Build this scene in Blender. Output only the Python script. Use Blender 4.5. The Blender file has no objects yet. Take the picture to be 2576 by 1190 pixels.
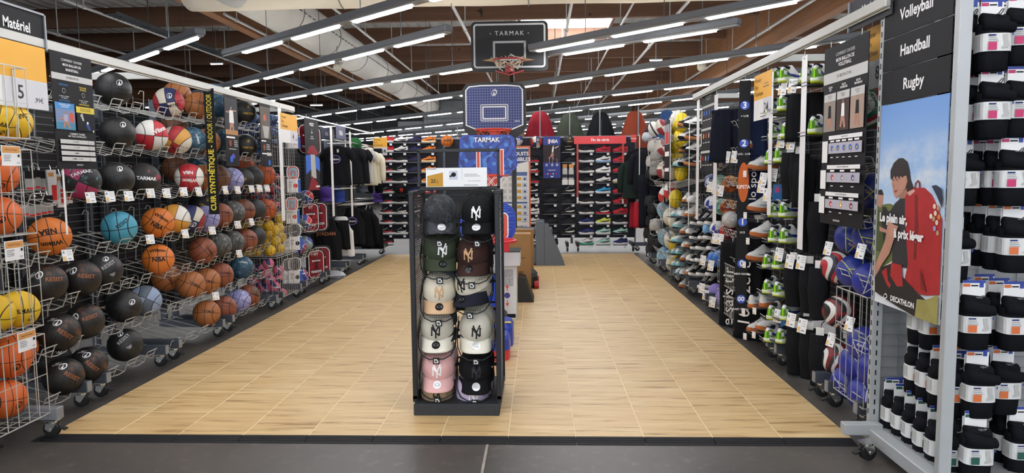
import bpy, bmesh, math, random
from mathutils import Vector, Matrix, Euler, Quaternion
random.seed(7)
SC = bpy.context.scene
COL = SC.collection
PI = math.pi
# ---------------------------------------------------------------- camera
F, YAW, PIT, ROL = 1735.0, .0406, .0903, -.0104
IW, IH = 2576, 1190
CAM = Vector((0, 0, 1.5))
FWD = Vector((-math.sin(YAW)*math.cos(PIT), math.cos(YAW)*math.cos(PIT), -math.sin(PIT)))
RGT = Vector((math.cos(YAW), math.sin(YAW), 0))
UPV = RGT.cross(FWD)
_c, _s = math.cos(ROL), math.sin(ROL)
RGT, UPV = RGT*_c + UPV*_s, UPV*_c - RGT*_s
cd = bpy.data.cameras.new('camera'); cam = bpy.data.objects.new('camera', cd); COL.objects.link(cam)
cd.sensor_fit = 'HORIZONTAL'; cd.sensor_width = 36.0; cd.lens = 36.0*F/IW
cd.clip_start = .05; cd.clip_end = 200
M = Matrix((RGT, UPV, -FWD)).transposed().to_4x4(); M.translation = CAM
cam.matrix_world = M
SC.camera = cam
# ---------------------------------------------------------------- world and exposure
w = bpy.data.worlds.new('world'); SC.world = w; w.use_nodes = True
bg = w.node_tree.nodes['Background']; bg.inputs[0].default_value = (.86, .92, 1, 1); bg.inputs[1].default_value = 1.5
vs = SC.view_settings
vs.view_transform = 'Standard'; vs.look = 'None'; vs.exposure = 1.0; vs.gamma = 1.0; vs.use_curve_mapping = False
cy_ = SC.cycles
cy_.max_bounces = 4; cy_.diffuse_bounces = 3; cy_.glossy_bounces = 2; cy_.transmission_bounces = 2; cy_.transparent_max_bounces = 4
cy_.caustics_reflective = False; cy_.caustics_refractive = False
LIGHT_STRENGTH = 19.0
ADDED_UP_STRENGTH = 10.0  # strength of the added glow towards the roof
LIGHT_Z = 3.2
def at(u, v, X=None, Y=None, Z=None):
    """world point seen at photo pixel (u, v) on the plane X=, Y= or Z="""
    d = FWD + RGT*((u-IW/2)/F) - UPV*((v-IH/2)/F)
    k = (X-CAM.x)/d.x if X is not None else (Y-CAM.y)/d.y if Y is not None else (Z-CAM.z)/d.z
    return CAM + d*k
# ---------------------------------------------------------------- materials
MATS = {}
def srgb(c):
    if isinstance(c, str):
        c = c.lstrip('#'); c = tuple(int(c[i:i+2], 16)/255 for i in (0, 2, 4))
    return tuple((x/12.92 if x <= .04045 else ((x+.055)/1.055)**2.4) for x in c) + (1,)
class NT:
    def __init__(s, name):
        s.m = bpy.data.materials.new(name); s.m.use_nodes = True; s.t = s.m.node_tree
        s.b = s.t.nodes['Principled BSDF']
    def n(s, typ, **kw):
        x = s.t.nodes.new(typ)
        for k, v in kw.items(): setattr(x, k, v)
        return x
    def lk(s, a, b): s.t.links.new(a, b)
    def val(s, sock, v):
        if hasattr(v, 'is_output') or isinstance(v, bpy.types.NodeSocket): s.lk(v, sock)
        else: sock.default_value = v
    def math(s, op, a, b=0.0, c=0.0):
        x = s.n('ShaderNodeMath', operation=op)
        s.val(x.inputs[0], a); s.val(x.inputs[1], b); s.val(x.inputs[2], c)
        return x.outputs[0]
    def mix(s, fac, a, b):
        x = s.n('ShaderNodeMix', data_type='RGBA')
        s.val(x.inputs[0], fac); s.val(x.inputs[6], a); s.val(x.inputs[7], b)
        return x.outputs[2]
    def ramp(s, v, lo, hi):
        x = s.n('ShaderNodeMapRange'); x.clamp = True
        s.val(x.inputs[0], v); x.inputs[1].default_value = lo; x.inputs[2].default_value = hi
        return x.outputs[0]
    def obj(s): return s.n('ShaderNodeTexCoord').outputs['Object']
    def noise(s, vec, scale, detail=3, rough=.5):
        x = s.n('ShaderNodeTexNoise'); x.inputs['Scale'].default_value = scale
        x.inputs['Detail'].default_value = detail; x.inputs['Roughness'].default_value = rough
        s.lk(vec, x.inputs['Vector']); return x.outputs[0]
    def scale(s, vec, sc, off=None):
        x = s.n('ShaderNodeMapping'); s.lk(vec, x.inputs[0]); x.inputs['Scale'].default_value = sc
        if off is not None: s.lk(off, x.inputs['Location'])
        return x.outputs[0]
    def bump(s, h, strength=.3, dist=.01):
        x = s.n('ShaderNodeBump'); x.inputs['Strength'].default_value = strength; x.inputs['Distance'].default_value = dist
        s.lk(h, x.inputs['Height']); s.lk(x.outputs[0], s.b.inputs['Normal'])
    def fin(s, col, rough=.5, metal=0.):
        s.val(s.b.inputs['Base Color'], col); s.val(s.b.inputs['Roughness'], rough); s.val(s.b.inputs['Metallic'], metal)
        return s.m
def mat(name, col=None, rough=.55, metal=0., var=0., vs_=8., bump=0., emit=0.):
    """plain procedural material, with a little noise variation in colour"""
    if name in MATS: return MATS[name]
    t = NT(name); c = srgb(col)
    if var or bump:
        nz = t.noise(t.obj(), vs_, 4)
        if bump: t.bump(nz, bump, .01)
    if var:
        f = t.ramp(nz, .3, .7)
        cc = t.mix(f, tuple(x*(1-var) for x in c[:3])+(1,), tuple(min(1, x*(1+var)) for x in c[:3])+(1,))
    else: cc = c
    t.fin(cc, rough, metal)
    if rough >= .8: t.b.inputs['Specular IOR Level'].default_value = .15
    elif rough >= .6: t.b.inputs['Specular IOR Level'].default_value = .25
    if emit:
        t.b.inputs['Emission Color'].default_value = c; t.b.inputs['Emission Strength'].default_value = emit
    MATS[name] = t.m; return t.m
STEEL = mat('grey_painted_steel', '#8b8f94', .4, .3, var=.05)
DSTEEL = mat('dark_grey_steel', '#50565f', .42, .3, var=.06)
WIRE = mat('pale_wire', '#bdbdb7', .38, .3)
GWIRE = mat('grid_wire', '#757a81', .4, .4)
CHROME = mat('bright_zinc', '#d4d4cf', .22, .9)
RUBBER = mat('black_rubber', '#141416', .55)
BLACK = mat('black_powder_coat', '#1b1d20', .5, .1, var=.1, vs_=30)
WHITE = mat('white_plastic', '#eceae4', .4)
PAPER = mat('white_card', '#efefee', .6)
AMBER = mat('amber_card', '#f2b33c', .55)
INK = mat('black_ink', '#151517', .6)
CHALK = mat('white_ink', '#f4f4f2', .6)
GREYINK = mat('grey_ink', '#8d8f93', .6)
PANELBLK = mat('charcoal_board', '#19191c', .6)
# ---------------------------------------------------------------- mesh building
class MB:
    def __init__(s): s.v = []; s.f = []; s.m = []; s.mats = []; s.smooth = False
    def _mi(s, mt):
        if mt is None: return 0
        if mt not in s.mats: s.mats.append(mt)
        return s.mats.index(mt)
    def add(s, vs, fs, mt=None, mx=None):
        o = len(s.v); k = s._mi(mt)
        s.v += [tuple(mx @ Vector(p)) for p in vs] if mx is not None else [tuple(p) for p in vs]
        s.f += [tuple(i+o for i in f) for f in fs]; s.m += [k]*len(fs); return s
    def box(s, c, sz, mt=None, mx=None, bev=0.):
        x, y, z = c; a, b, d = sz[0]/2, sz[1]/2, sz[2]/2
        if not bev:
            vs = [(x+i*a, y+j*b, z+k*d) for i in (-1, 1) for j in (-1, 1) for k in (-1, 1)]
            return s.add(vs, [(0, 1, 3, 2), (4, 6, 7, 5), (0, 4, 5, 1), (2, 3, 7, 6), (0, 2, 6, 4), (1, 5, 7, 3)], mt, mx)
        e = min(bev, a*.9, b*.9, d*.9)
        bm = bmesh.new(); bmesh.ops.create_cube(bm, size=1)
        for q in bm.verts: q.co = Vector((x+q.co.x*sz[0], y+q.co.y*sz[1], z+q.co.z*sz[2]))
        bmesh.ops.bevel(bm, geom=list(bm.edges), offset=e, segments=1, affect='EDGES', profile=.5)
        bm.verts.index_update()
        vs = [tuple(q.co) for q in bm.verts]; fs = [tuple(q.index for q in f.verts) for f in bm.faces]; bm.free()
        return s.add(vs, fs, mt, mx)
    def tube(s, pts, r, n=6, mt=None, mx=None, closed=False, cap=True):
        pts = [Vector(p) for p in pts]; N = len(pts); rs = r if isinstance(r, (list, tuple)) else [r]*N
        vs = []; fs = []; ref = None
        for i, p in enumerate(pts):
            if closed: d = (pts[(i+1) % N]-p).normalized() + (p-pts[i-1]).normalized()
            elif i == 0: d = pts[1]-p
            elif i == N-1: d = p-pts[i-1]
            else: d = (pts[i+1]-p).normalized() + (p-pts[i-1]).normalized()
            if d.length < 1e-9: d = Vector((0, 0, 1))
            d.normalize()
            if ref is None: ref = Vector((0, 0, 1)) if abs(d.z) < .9 else Vector((1, 0, 0))
            a = d.cross(ref)
            if a.length < 1e-4: ref = Vector((0, 1, 0)) if abs(d.y) < .9 else Vector((1, 0, 0)); a = d.cross(ref)
            a.normalize(); b = d.cross(a); ref = -b if False else a.cross(d)
            for k in range(n):
                t = 2*PI*k/n + PI/n; vs.append(p + (a*math.cos(t)+b*math.sin(t))*rs[i])
        for i in range(N if closed else N-1):
            j = (i+1) % N
            for k in range(n): fs.append((i*n+k, i*n+(k+1) % n, j*n+(k+1) % n, j*n+k))
        if cap and not closed: fs.append(tuple(range(n))); fs.append(tuple((N-1)*n+k for k in reversed(range(n))))
        return s.add(vs, fs, mt, mx)
    def lathe(s, prof, n=16, mt=None, mx=None):
        vs = []; fs = []
        for r, z in prof:
            for k in range(n): t = 2*PI*k/n; vs.append((r*math.cos(t), r*math.sin(t), z))
        for i in range(len(prof)-1):
            for k in range(n): fs.append((i*n+k, i*n+(k+1) % n, (i+1)*n+(k+1) % n, (i+1)*n+k))
        fs.append(tuple(reversed(range(n)))); fs.append(tuple((len(prof)-1)*n+k for k in range(n)))
        return s.add(vs, fs, mt, mx)
    def prism(s, poly, d0, d1, mt=None, mx=None):
        """polygon in the local XZ plane (x, z), extruded along Y from d0 to d1"""
        n = len(poly); ar = sum(poly[i][0]*poly[(i+1) % n][1]-poly[(i+1) % n][0]*poly[i][1] for i in range(n))
        if ar < 0: poly = poly[::-1]
        vs = [(x, d0, z) for x, z in poly] + [(x, d1, z) for x, z in poly]
        fs = [tuple(range(n)), tuple(n+k for k in reversed(range(n)))]
        fs += [(k, n+k, n+(k+1) % n, (k+1) % n) for k in range(n)]
        return s.add(vs, fs, mt, mx)
    def loft(s, secs, mt=None, mx=None, cap=True, closed=True):
        """secs: list of rings of equal length"""
        n = len(secs[0]); vs = [p for r in secs for p in r]; fs = []
        for i in range(len(secs)-1):
            for k in range(n if closed else n-1): fs.append((i*n+k, i*n+(k+1) % n, (i+1)*n+(k+1) % n, (i+1)*n+k))
        if cap and closed: fs.append(tuple(reversed(range(n)))); fs.append(tuple((len(secs)-1)*n+k for k in range(n)))
        return s.add(vs, fs, mt, mx)
    def mesh(s, name, mt=None, smooth=False):
        me = bpy.data.meshes.new(name); me.from_pydata(s.v, [], s.f)
        mats = s.mats or ([mt] if mt else [])
        if mt is not None and not s.mats: mats = [mt]
        for q in mats: me.materials.append(q)
        if len(mats) > 1: me.polygons.foreach_set('material_index', s.m)
        if smooth: me.polygons.foreach_set('use_smooth', [True]*len(me.polygons))
        me.update(); return me
    def build(s, name, mt=None, parent=None, smooth=False, loc=None, rot=None, kind=None):
        return obj(name, s.mesh(name, mt, smooth), parent, loc, rot, kind)
def obj(name, me, parent=None, loc=None, rot=None, kind=None):
    o = bpy.data.objects.new(name, me); COL.objects.link(o)
    if parent is not None: o.parent = parent
    if loc is not None: o.location = loc
    if rot is not None: o.rotation_euler = rot
    if kind: o['kind'] = kind
    return o
def tag(o, label, cat, group=None):
    o['label'] = label; o['category'] = cat
    if group: o['group'] = group
    return o
def thing(name, label, cat, loc=(0, 0, 0), rz=0., group=None, rot=None):
    o = bpy.data.objects.new(name, None); COL.objects.link(o); o.empty_display_size = .1
    o.location = loc; o.rotation_euler = rot if rot is not None else (0, 0, rz)
    return tag(o, label, cat, group)
def struct(o): o['kind'] = 'structure'; return o
def smooth_angle(me, a=.7):
    me.polygons.foreach_set('use_smooth', [True]*len(me.polygons))
    try: me.set_sharp_from_angle(angle=a)
    except Exception: pass
    return me
ORD = ['first', 'second', 'third', 'fourth', 'fifth', 'sixth', 'seventh', 'eighth', 'ninth', 'tenth', 'eleventh', 'twelfth', 'thirteenth',
       'fourteenth', 'fifteenth', 'sixteenth', 'seventeenth', 'eighteenth', 'nineteenth', 'twentieth']
# text: flat lettering mesh lying in the local XZ plane, facing -Y, centred on the origin
_TX = {}
def text_geo(body, size, bold=0., spacing=1.0, align='CENTER'):
    key = (body, round(size, 4), bold, spacing, align)
    if key in _TX: return _TX[key]
    c = bpy.data.curves.new('lettering', 'FONT'); c.body = body; c.size = size; c.resolution_u = 2 if size < .2 else 3
    c.align_x = align; c.align_y = 'CENTER'; c.offset = bold*size; c.space_character = spacing; c.space_line = .95
    o = bpy.data.objects.new('lettering', c)
    me = bpy.data.meshes.new_from_object(o)
    vs = [(v.co.x, v.co.y) for v in me.vertices]; fs = [tuple(p.vertices) for p in me.polygons]
    bpy.data.objects.remove(o); bpy.data.meshes.remove(me); bpy.data.curves.remove(c)
    _TX[key] = (vs, fs); return _TX[key]
def text(mb, body, size, x, z, y, mt, bold=0., spacing=1.0, align='CENTER', sx=1., mx=None):
    """add lettering to a mesh builder at local (x, y, z), reading from -Y"""
    vs, fs = text_geo(body, size, bold, spacing, align)
    mb.add([(x+a*sx, y, z+b) for a, b in vs], fs, mt, mx); return mb
def text_w(body, size, bold=0.):
    vs, _ = text_geo(body, size, bold); return max(v[0] for v in vs)-min(v[0] for v in vs)
def rect(mb, x0, x1, z0, z1, y, mt, mx=None):
    """flat printed rectangle facing -Y"""
    mb.add([(x0, y, z0), (x1, y, z0), (x1, y, z1), (x0, y, z1)], [(0, 1, 2, 3)], mt, mx); return mb
def poly(mb, pts, y, mt, mx=None):
    n = len(pts); ar = sum(pts[i][0]*pts[(i+1) % n][1]-pts[(i+1) % n][0]*pts[i][1] for i in range(n))
    if ar < 0: pts = pts[::-1]
    mb.add([(a, y, b) for a, b in pts], [tuple(range(n))], mt, mx); return mb
def disc(mb, x, z, r, y, mt, n=20, rz=None):
    poly(mb, [(x+r*math.cos(2*PI*k/n), z+(rz or r)*math.sin(2*PI*k/n)) for k in range(n)], y, mt); return mb
def clone(o, parent=None, loc=None, rot=None, scale=None):
    """copy a thing with its parts and sub-parts"""
    c = o.copy(); COL.objects.link(c)
    if parent is not None: c.parent = parent
    if loc is not None: c.location = loc
    if rot is not None: c.rotation_euler = rot
    if scale is not None: c.scale = scale
    for ch in list(o.children): clone(ch, c)
    return c
# ================================================================ floor, mat, walls, roof
def floor_mat():
    t = NT('dark_concrete'); v = t.obj()
    a = t.noise(v, .9, 5, .6); b = t.noise(v, 14, 4, .6)
    c = t.mix(t.ramp(a, .35, .7), srgb('#423e3b'), srgb('#5c5751')); c = t.mix(t.ramp(b, .55, .8), c, srgb('#6a655e'))
    t.bump(b, .05, .004)
    return t.fin(c, t.math('MULTIPLY_ADD', a, .25, .28))
mb = MB(); mb.box((0, 14, -.05), (60, 64, .1)); fl = struct(mb.build('floor', floor_mat()))
jt = MB().box((0, 0, .0008), (.014, 3.0, .0016)).build('floor_joint', mat('pale_joint_filler', '#9b958c', .8, var=.2), fl, loc=(-.30, 2.25, 0))
def wood_tile_mat():
    t = NT('pale_wood_print')
    r = t.n('ShaderNodeObjectInfo').outputs['Random']
    off = t.n('ShaderNodeCombineXYZ'); t.lk(t.math('MULTIPLY', r, 37.), off.inputs[0]); t.lk(t.math('MULTIPLY', r, 91.), off.inputs[1])
    v = t.scale(t.obj(), (1.3, 13., 1), off.outputs[0])
    a = t.noise(v, 1.6, 5, .6); b = t.noise(t.scale(t.obj(), (6, 120, 1), off.outputs[0]), 1., 3, .6); d = t.noise(v, .7, 3)
    c = t.mix(t.ramp(a, .25, .62), srgb('#bf9a64'), srgb('#dabc89'))
    c = t.mix(t.ramp(d, .55, .78), c, srgb('#e7cfa0'))
    c = t.mix(t.math('MULTIPLY', t.ramp(a, .43, .33), .75), c, srgb('#8c683c'))
    c = t.mix(t.math('MULTIPLY', t.ramp(b, .45, .75), .18), c, srgb('#a5824c'))
    t.bump(b, .06, .002)
    return t.fin(c, .42)
MX0, MY0, TX, TY, NX, NY_ = -2.869, 3.80, .3831, .3909, 12, 23
mat_root = thing('court_flooring', 'pale wood-look interlocking tile floor running down the middle of the aisle', 'flooring', (MX0, MY0, 0))
MB().box((NX*TX/2, NY_*TY/2, .0074), (NX*TX, NY_*TY, .0148)).build('underlay', mat('cream_joint', '#f0d9b4', .6), mat_root)
tm = MB().box((0, 0, .008), (TX-.0045, TY-.0045, .016), bev=.0015).mesh('wood_tile', wood_tile_mat())
for i in range(NX):
    for j in range(NY_):
        obj('wood_tile', tm, mat_root, ((i+.5)*TX, (j+.5)*TY, 0))
e = MB(); w_ = TX-.004
e.add([(-w_/2, 0, 0), (w_/2, 0, 0), (w_/2, -.085, 0), (-w_/2, -.085, 0), (-w_/2, 0, .016), (w_/2, 0, .016), (w_/2, -.085, .003), (-w_/2, -.085, .003)],
      [(4, 7, 6, 5), (3, 2, 6, 7), (0, 3, 7, 4), (1, 5, 6, 2)])
for k in range(3): e.box((0, -.02-.02*k, .0137-.0031*k), (w_, .004, .003))
em = e.mesh('edge_ramp', mat('black_edge_rubber', '#232325', .6, var=.15, vs_=20))
for i in range(NX): obj('edge_ramp', em, mat_root, ((i+.5)*TX, 0, 0))
cm = MB().prism([(0, 0), (-.06, 0), (-.0, .016)], 0, -.085).mesh('corner_ramp', em.materials[0])
obj('corner_ramp', cm, mat_root, (0, 0, 0))
# walls
WALLM = mat('grey_wall_cladding', '#7d7f80', .7, var=.08, vs_=2)
for nm, c, s in (('wall_back', (0, 43, 3), (60, .3, 6.4)), ('wall_left', (-29, 14, 3), (.3, 60, 6.4)), ('wall_right', (29, 14, 3), (.3, 60, 6.4))):
    struct(MB().box(c, s).build(nm, WALLM))
# roof: corrugated deck, timber purlins and main beams
def timber(nm, c0, c1, c2):
    t = NT(nm); v = t.obj(); a = t.noise(t.scale(v, (.35, .35, 9)), 1., 4, .6); k = t.noise(v, 3.2, 2)
    c = t.mix(t.ramp(a, .3, .7), srgb(c0), srgb(c1)); c = t.mix(t.ramp(k, .70, .74), c, srgb(c2))
    return t.fin(c, .65)
TIMBER = timber('brown_glulam', '#664938', '#785743', '#38261d')
roof = struct(thing('ceiling', 'white corrugated roof deck on brown timber beams', 'ceiling'))
del roof['category']
mb = MB(); P = .33; n = 170; zz = 6.0; vs = []
prof = [(0, 0), (.10, 0), (.14, .07), (.29, .07)]
xs = []
for k in range(n):
    for a, b in prof: xs.append((-28.5+k*P+a, zz+b))
mb.add([(x, -16.8, z) for x, z in xs]+[(x, 42.9, z) for x, z in xs], [(i, i+1, len(xs)+i+1, len(xs)+i) for i in range(len(xs)-1)])
mb.build('roof_deck', mat('white_roof_sheet', '#c4c8ca', .5, .1), roof)
for k in range(-9, 8):
    y = 18.3+3.12*k
    MB().box((0, y+.07, 5.75), (57, .14, .50), bev=.01).build('timber_purlin', TIMBER, roof)
TIMBER2 = timber('golden_glulam', '#775133', '#956640', '#4a2c18')
for x, zb, y0, y1 in ((5.75, 4.55, 12, 42.5), (-6.9, 4.9, -16, 42.5), (-19, 4.9, -16, 42.5), (18, 4.9, -16, 42.5)):
    MB().box((x, (y0+y1)/2, (zb+5.98)/2), (.24, y1-y0, 5.98-zb), bev=.012).build('main_beam', TIMBER2, roof)
# skylight opening lined with timber, white daylight dome
p0 = at(1309, 58, Z=5.55); p1 = at(1535, 72, Z=5.55)
sx0, sx1 = at(1309, 62, Z=5.9).x, at(1532, 62, Z=5.9).x; sy = 18.3+3.12*.5
SKY = mat('skylight_dome', '#ffffff', .5, emit=7.0)
sk = MB().box(((sx0+sx1)/2, sy, 5.87), (sx1-sx0, 2.8, .03)).build('skylight_dome', SKY, roof)
for a in (sx0, sx1): MB().box((a, sy, 5.87), (.08, 2.9, .22)).build('skylight_lining', TIMBER, roof)
# grey steel column at the back
DUCTGREY = mat('galvanised_duct', '#6f7478', .45, .5, var=.1, vs_=3)
FABRIC = mat('white_duct_fabric', '#c9c9c6', .85, var=.05, vs_=2, bump=.4)
CREAM = mat('cream_duct_fabric', '#e6dfcf', .85, var=.04, vs_=2, bump=.3)
def fabric_duct(name, label, p, axis, length, r, m, seams):
    t = thing(name, label, 'air duct', p)
    N = 40; secs = []
    for i in range(N+1):
        s = length*i/N; rr = r*(1+.004*math.sin(i*1.7)+.003*math.sin(i*.6))
        ring = []
        for k in range(28):
            a = 2*PI*k/28; d, h = rr*math.cos(a), rr*math.sin(a) - (.006 if math.sin(a) < -.3 else 0)*math.sin(i*.9)
            ring.append((s, d, h) if axis == 'x' else (d, s, h))
        secs.append(ring)
    o = MB().loft(secs, mt=m); o.build('fabric_tube', None, t, smooth=True)
    for s in seams:
        pts = []
        for k in range(28):
            a = 2*PI*k/28; d, h = r*1.015*math.cos(a), r*1.015*math.sin(a)
            pts.append((s, d, h) if axis == 'x' else (d, s, h))
        MB().tube(pts, .012, 5, closed=True).build('seam_ring', mat('duct_seam', '#8e8d88', .8), t)
    for k in range(int(length/2.5)):
        s = 1+2.5*k
        MB().tube([((s, 0, r) if axis == 'x' else (0, s, r)), ((s, 0, 5.99-p[2]) if axis == 'x' else (0, s, 5.99-p[2]))], .006, 5).build('hanger_wire', DSTEEL, t)
    return t
pd = at(765, 12, Z=4.7)
t = fabric_duct('fabric_air_duct', 'long white fabric air duct hanging under the roof along the aisle', (pd.x-.62, 11.2, 4.72), 'y', 21.0, .42, FABRIC, [2.5, 5, 7.5, 10, 12.5, 15, 17.5])
for k, dx in enumerate((.30, .37)):       # perforated strip along the duct's side
    m_ = MB()
    for i in range(80): m_.box((dx+.06, .2+i*.26, -.12+.09*k), (.03, .13, .012))
    m_.build('vent_strip', mat('duct_perforation', '#6a6a68', .8), t, kind='stuff')
pc = at(1400, 13, Z=4.25)
fabric_duct('fabric_air_duct', 'thick cream fabric air duct crossing the top of the view', (at(440, 8, Z=4.3).x, pc.y+.05, 4.76), 'x', 13., .47, CREAM, [at(1330, 8, Z=4.3).x-at(440, 8, Z=4.3).x, 2.6, 10.2])
# box ducts at the far end of the white duct
t = thing('box_duct', 'grey sheet metal duct box at the far end of the fabric duct', 'air duct', (-4.2, 33.2, 3.05))
MB().box((0, 0, 1.1), (2.4, 1.6, 2.2), bev=.02).build('duct_body', DUCTGREY, t)
for k in range(3): MB().box((0, -.81, .2+.85*k), (2.42, .04, .06)).build('flange', DSTEEL, t)
MB().box((-1.8, .2, .4), (1.4, 1.2, 1.2), bev=.02).build('branch_duct', DUCTGREY, t)
# sprinkler pipes running down the aisle, with hangers to the roof
PIPE = mat('white_pipe', '#c3c5c6', .4, .2)
def pipe(label, x, z, y0, y1, r=.03):
    t = thing('sprinkler_pipe', label, 'pipe', (x, 0, z))
    MB().tube([(0, y0, 0), (0, y1, 0)], r, 8).build('pipe_run', PIPE, t, smooth=True)
    y = y0+.6
    while y < y1:
        MB().tube([(0, y, r), (0, y, 5.99-z)], .014, 5).build('hanger_rod', PIPE, t)
        MB().tube([(0, y-.04, 0), (0, y+.04, 0)], r*1.45, 8).build('coupling', PIPE, t)
        y += 3.12
def pipe_px(label, u, v, z, **k):
    p = at(u, v, Z=z); pipe(label, p.x, z, max(7., p.y-3), 41, **k)
pipe_px('white ceiling pipe furthest left, passing behind the hanging banner', 300, 132, 4.9)
pipe_px('white ceiling pipe beside the perforated cable tray', 380, 80, 4.9)
pipe_px('white ceiling pipe left of the white fabric duct', 700, 104, 4.9)
pipe_px('white ceiling pipe just right of the white fabric duct', 900, 70, 5.0)
pipe_px('white ceiling pipe passing behind the left edge of the black backboard', 1162, 60, 5.0, r=.035)
pipe_px('white ceiling pipe right of the skylight', 1428, 60, 5.0, r=.035)
pipe_px('thin dark ceiling pipe between two white pipes right of skylight', 1570, 50, 5.0, r=.022)
pipe_px('white ceiling pipe crossing in front of the golden beam', 1700, 40, 5.0, r=.035)
pipe_px('white ceiling pipe furthest right, above the shoe shelves', 1960, 55, 4.9, r=.035)
# cable tray
def cable_tray(label, u, v, z, wd):
    p = at(u, v, Z=z); t = thing('cable_tray', label, 'cable tray', (p.x, 0, z))
    y0, y1 = max(7, p.y-3), 40
    for s in (-1, 1): MB().box((s*wd/2, (y0+y1)/2, .03), (.006, y1-y0, .07)).build('side_rail', DSTEEL, t)
    m_ = MB(); y = y0
    while y < y1: m_.box((0, y, 0), (wd, .10, .008)); y += .16
    m_.build('perforated_base', DSTEEL, t, kind='stuff')
    for k in range(4): MB().tube([(-wd/4+k*wd/7, y0, .02), (-wd/4+k*wd/7, y1, .02)], .012, 5).build('cable', mat('black_cable', '#1d1e20', .6), t)
    y = y0+1.2
    while y < y1: MB().tube([(wd/2, y, 0), (wd/2, y, 5.99-z)], .012, 5).build('hanger_rod', DSTEEL, t); y += 3.12
cable_tray('perforated grey cable tray running overhead above the ball wall', 460, 105, 4.9, .32)
cable_tray('narrow grey cable tray with switch boxes right of the light rows', 800, 225, 4.7, .22)
# ---------------------------------------------------------------- rows of linear lights
HOUS = mat('grey_light_trunking', '#868a90', .5, .2)
LAMP = mat('lit_light_tube', '#fbfbff', .5, emit=LIGHT_STRENGTH)
ADDED_UPL = mat('added_roof_glow', '#fff6ea', .5, emit=ADDED_UP_STRENGTH)  # unseen glow added above the trunking to brighten the roof
HOUSB = mat('pale_trunking_underside', '#a9aaa8', .5)
HW, LITL, PITCH = .13, .98, 1.32
LM = MB().box((0, 0, 0), (LITL, .062, .03)).mesh('lamp_module', LAMP)
TM_ = {}
def light_row(label, a, b, z=LIGHT_Z, off=.14):
    a, b = Vector((a[0], a[1])), Vector((b[0], b[1])); L = (b-a).length; ang = math.atan2(b.y-a.y, b.x-a.x)
    t = thing('light_row', label, 'ceiling light', (a.x, a.y, z), ang, 'rows of linear lights under the roof')
    m_ = MB(); m_.box((L/2, 0, .055), (L, HW, .08), HOUS, bev=.012); m_.box((L/2, 0, .006), (L-.02, .085, .02), HOUSB)
    m_.build('trunking', None, t)
    MB().box((L/2, 0, .0935), (L-.1, .05, .006)).build('uplight_strip', ADDED_UPL, t)  # added strip, hidden from below, that lights deck and beams
    s = off
    while s+LITL < L:
        obj('lamp_module', LM, t, (s+LITL/2, 0, -.008)); s += PITCH
    s = 1.
    while s < L:
        MB().tube([(s, 0, .09), (s, 0, 5.99-z)], .006, 5).build('hanger_wire', DSTEEL, t); s += 3.96
def px2(u, v, z=LIGHT_Z): p = at(u, v, Z=z); return (p.x, p.y)
def ext(a, b, k):   # point on the line a->b at parameter k
    return (a[0]+(b[0]-a[0])*k, a[1]+(b[1]-a[1])*k)
A1 = px2(505, 90); A0 = px2(225, 190)
light_row('short light row ending above the left shelf rail, furthest left', A1, ext(A1, A0, 1.7))
a, b = px2(605, 133), px2(1060, 5)
light_row('nearest light row on the left, crossing under the cream duct', ext(a, b, 2.0), ext(a, b, -.12))
a, b = px2(600, 213), px2(1130, 82)
light_row('light row ending just left of the black backboard', b, ext(a, b, -.9))
a, b = px2(1390, 140), px2(1860, 65)
light_row('light row passing behind the black backboard, ending near the golden beam', b, ext(b, a, 5.2), off=.3)
a, b = px2(1335, 130), px2(2000, 2)
light_row('light row whose end overlaps the black backboard, nearest on the right', a, ext(a, b, 2.6))
a, b = px2(1159, 240), px2(2000, 122)
light_row('light row crossing behind the gap between the two upper backboards', ext(a, b, 1.6), ext(a, b, -1.6))
a, b = px2(1159, 281), px2(1811, 208)
light_row('light row passing behind the middle of the blue dotted backboard', ext(a, b, 1.5), ext(a, b, -1.5))
a, b = px2(1327, 291), px2(1748, 246)
light_row('light row just above the hanging sleeping bags', ext(a, b, 2.), ext(a, b, -2.))
a, b = px2(1327, 312), px2(1900, 262)
light_row('far light row passing behind the hanging sleeping bags', ext(a, b, 1.4), ext(a, b, -1.5))
a, b = px2(1327, 326), px2(1900, 288)
light_row('farthest light row, low over the back of the hall', ext(a, b, 1.2), ext(a, b, -1.3))
dx, dy = .733, -.680
for k in range(7):
    s = 21.0+3.0*k; c = Vector((.68*s, .733*s))
    light_row('far background light row over the hall, %s behind the back wall' % ORD[k], c - Vector((dx, dy))*min(26., (41-c.y)/.68), c + Vector((dx, dy))*(6+1.5*k))
for k, s in enumerate((2.6, 1.2, -.2, -1.6, -3.0)):
    c = Vector((.68*s, .733*s))
    light_row('light row over the entrance of the aisle, %s outside the picture' % ORD[k], c - Vector((dx, dy))*min(6., (6.2-c.y)/.68), c + Vector((dx, dy))*6)
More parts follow.
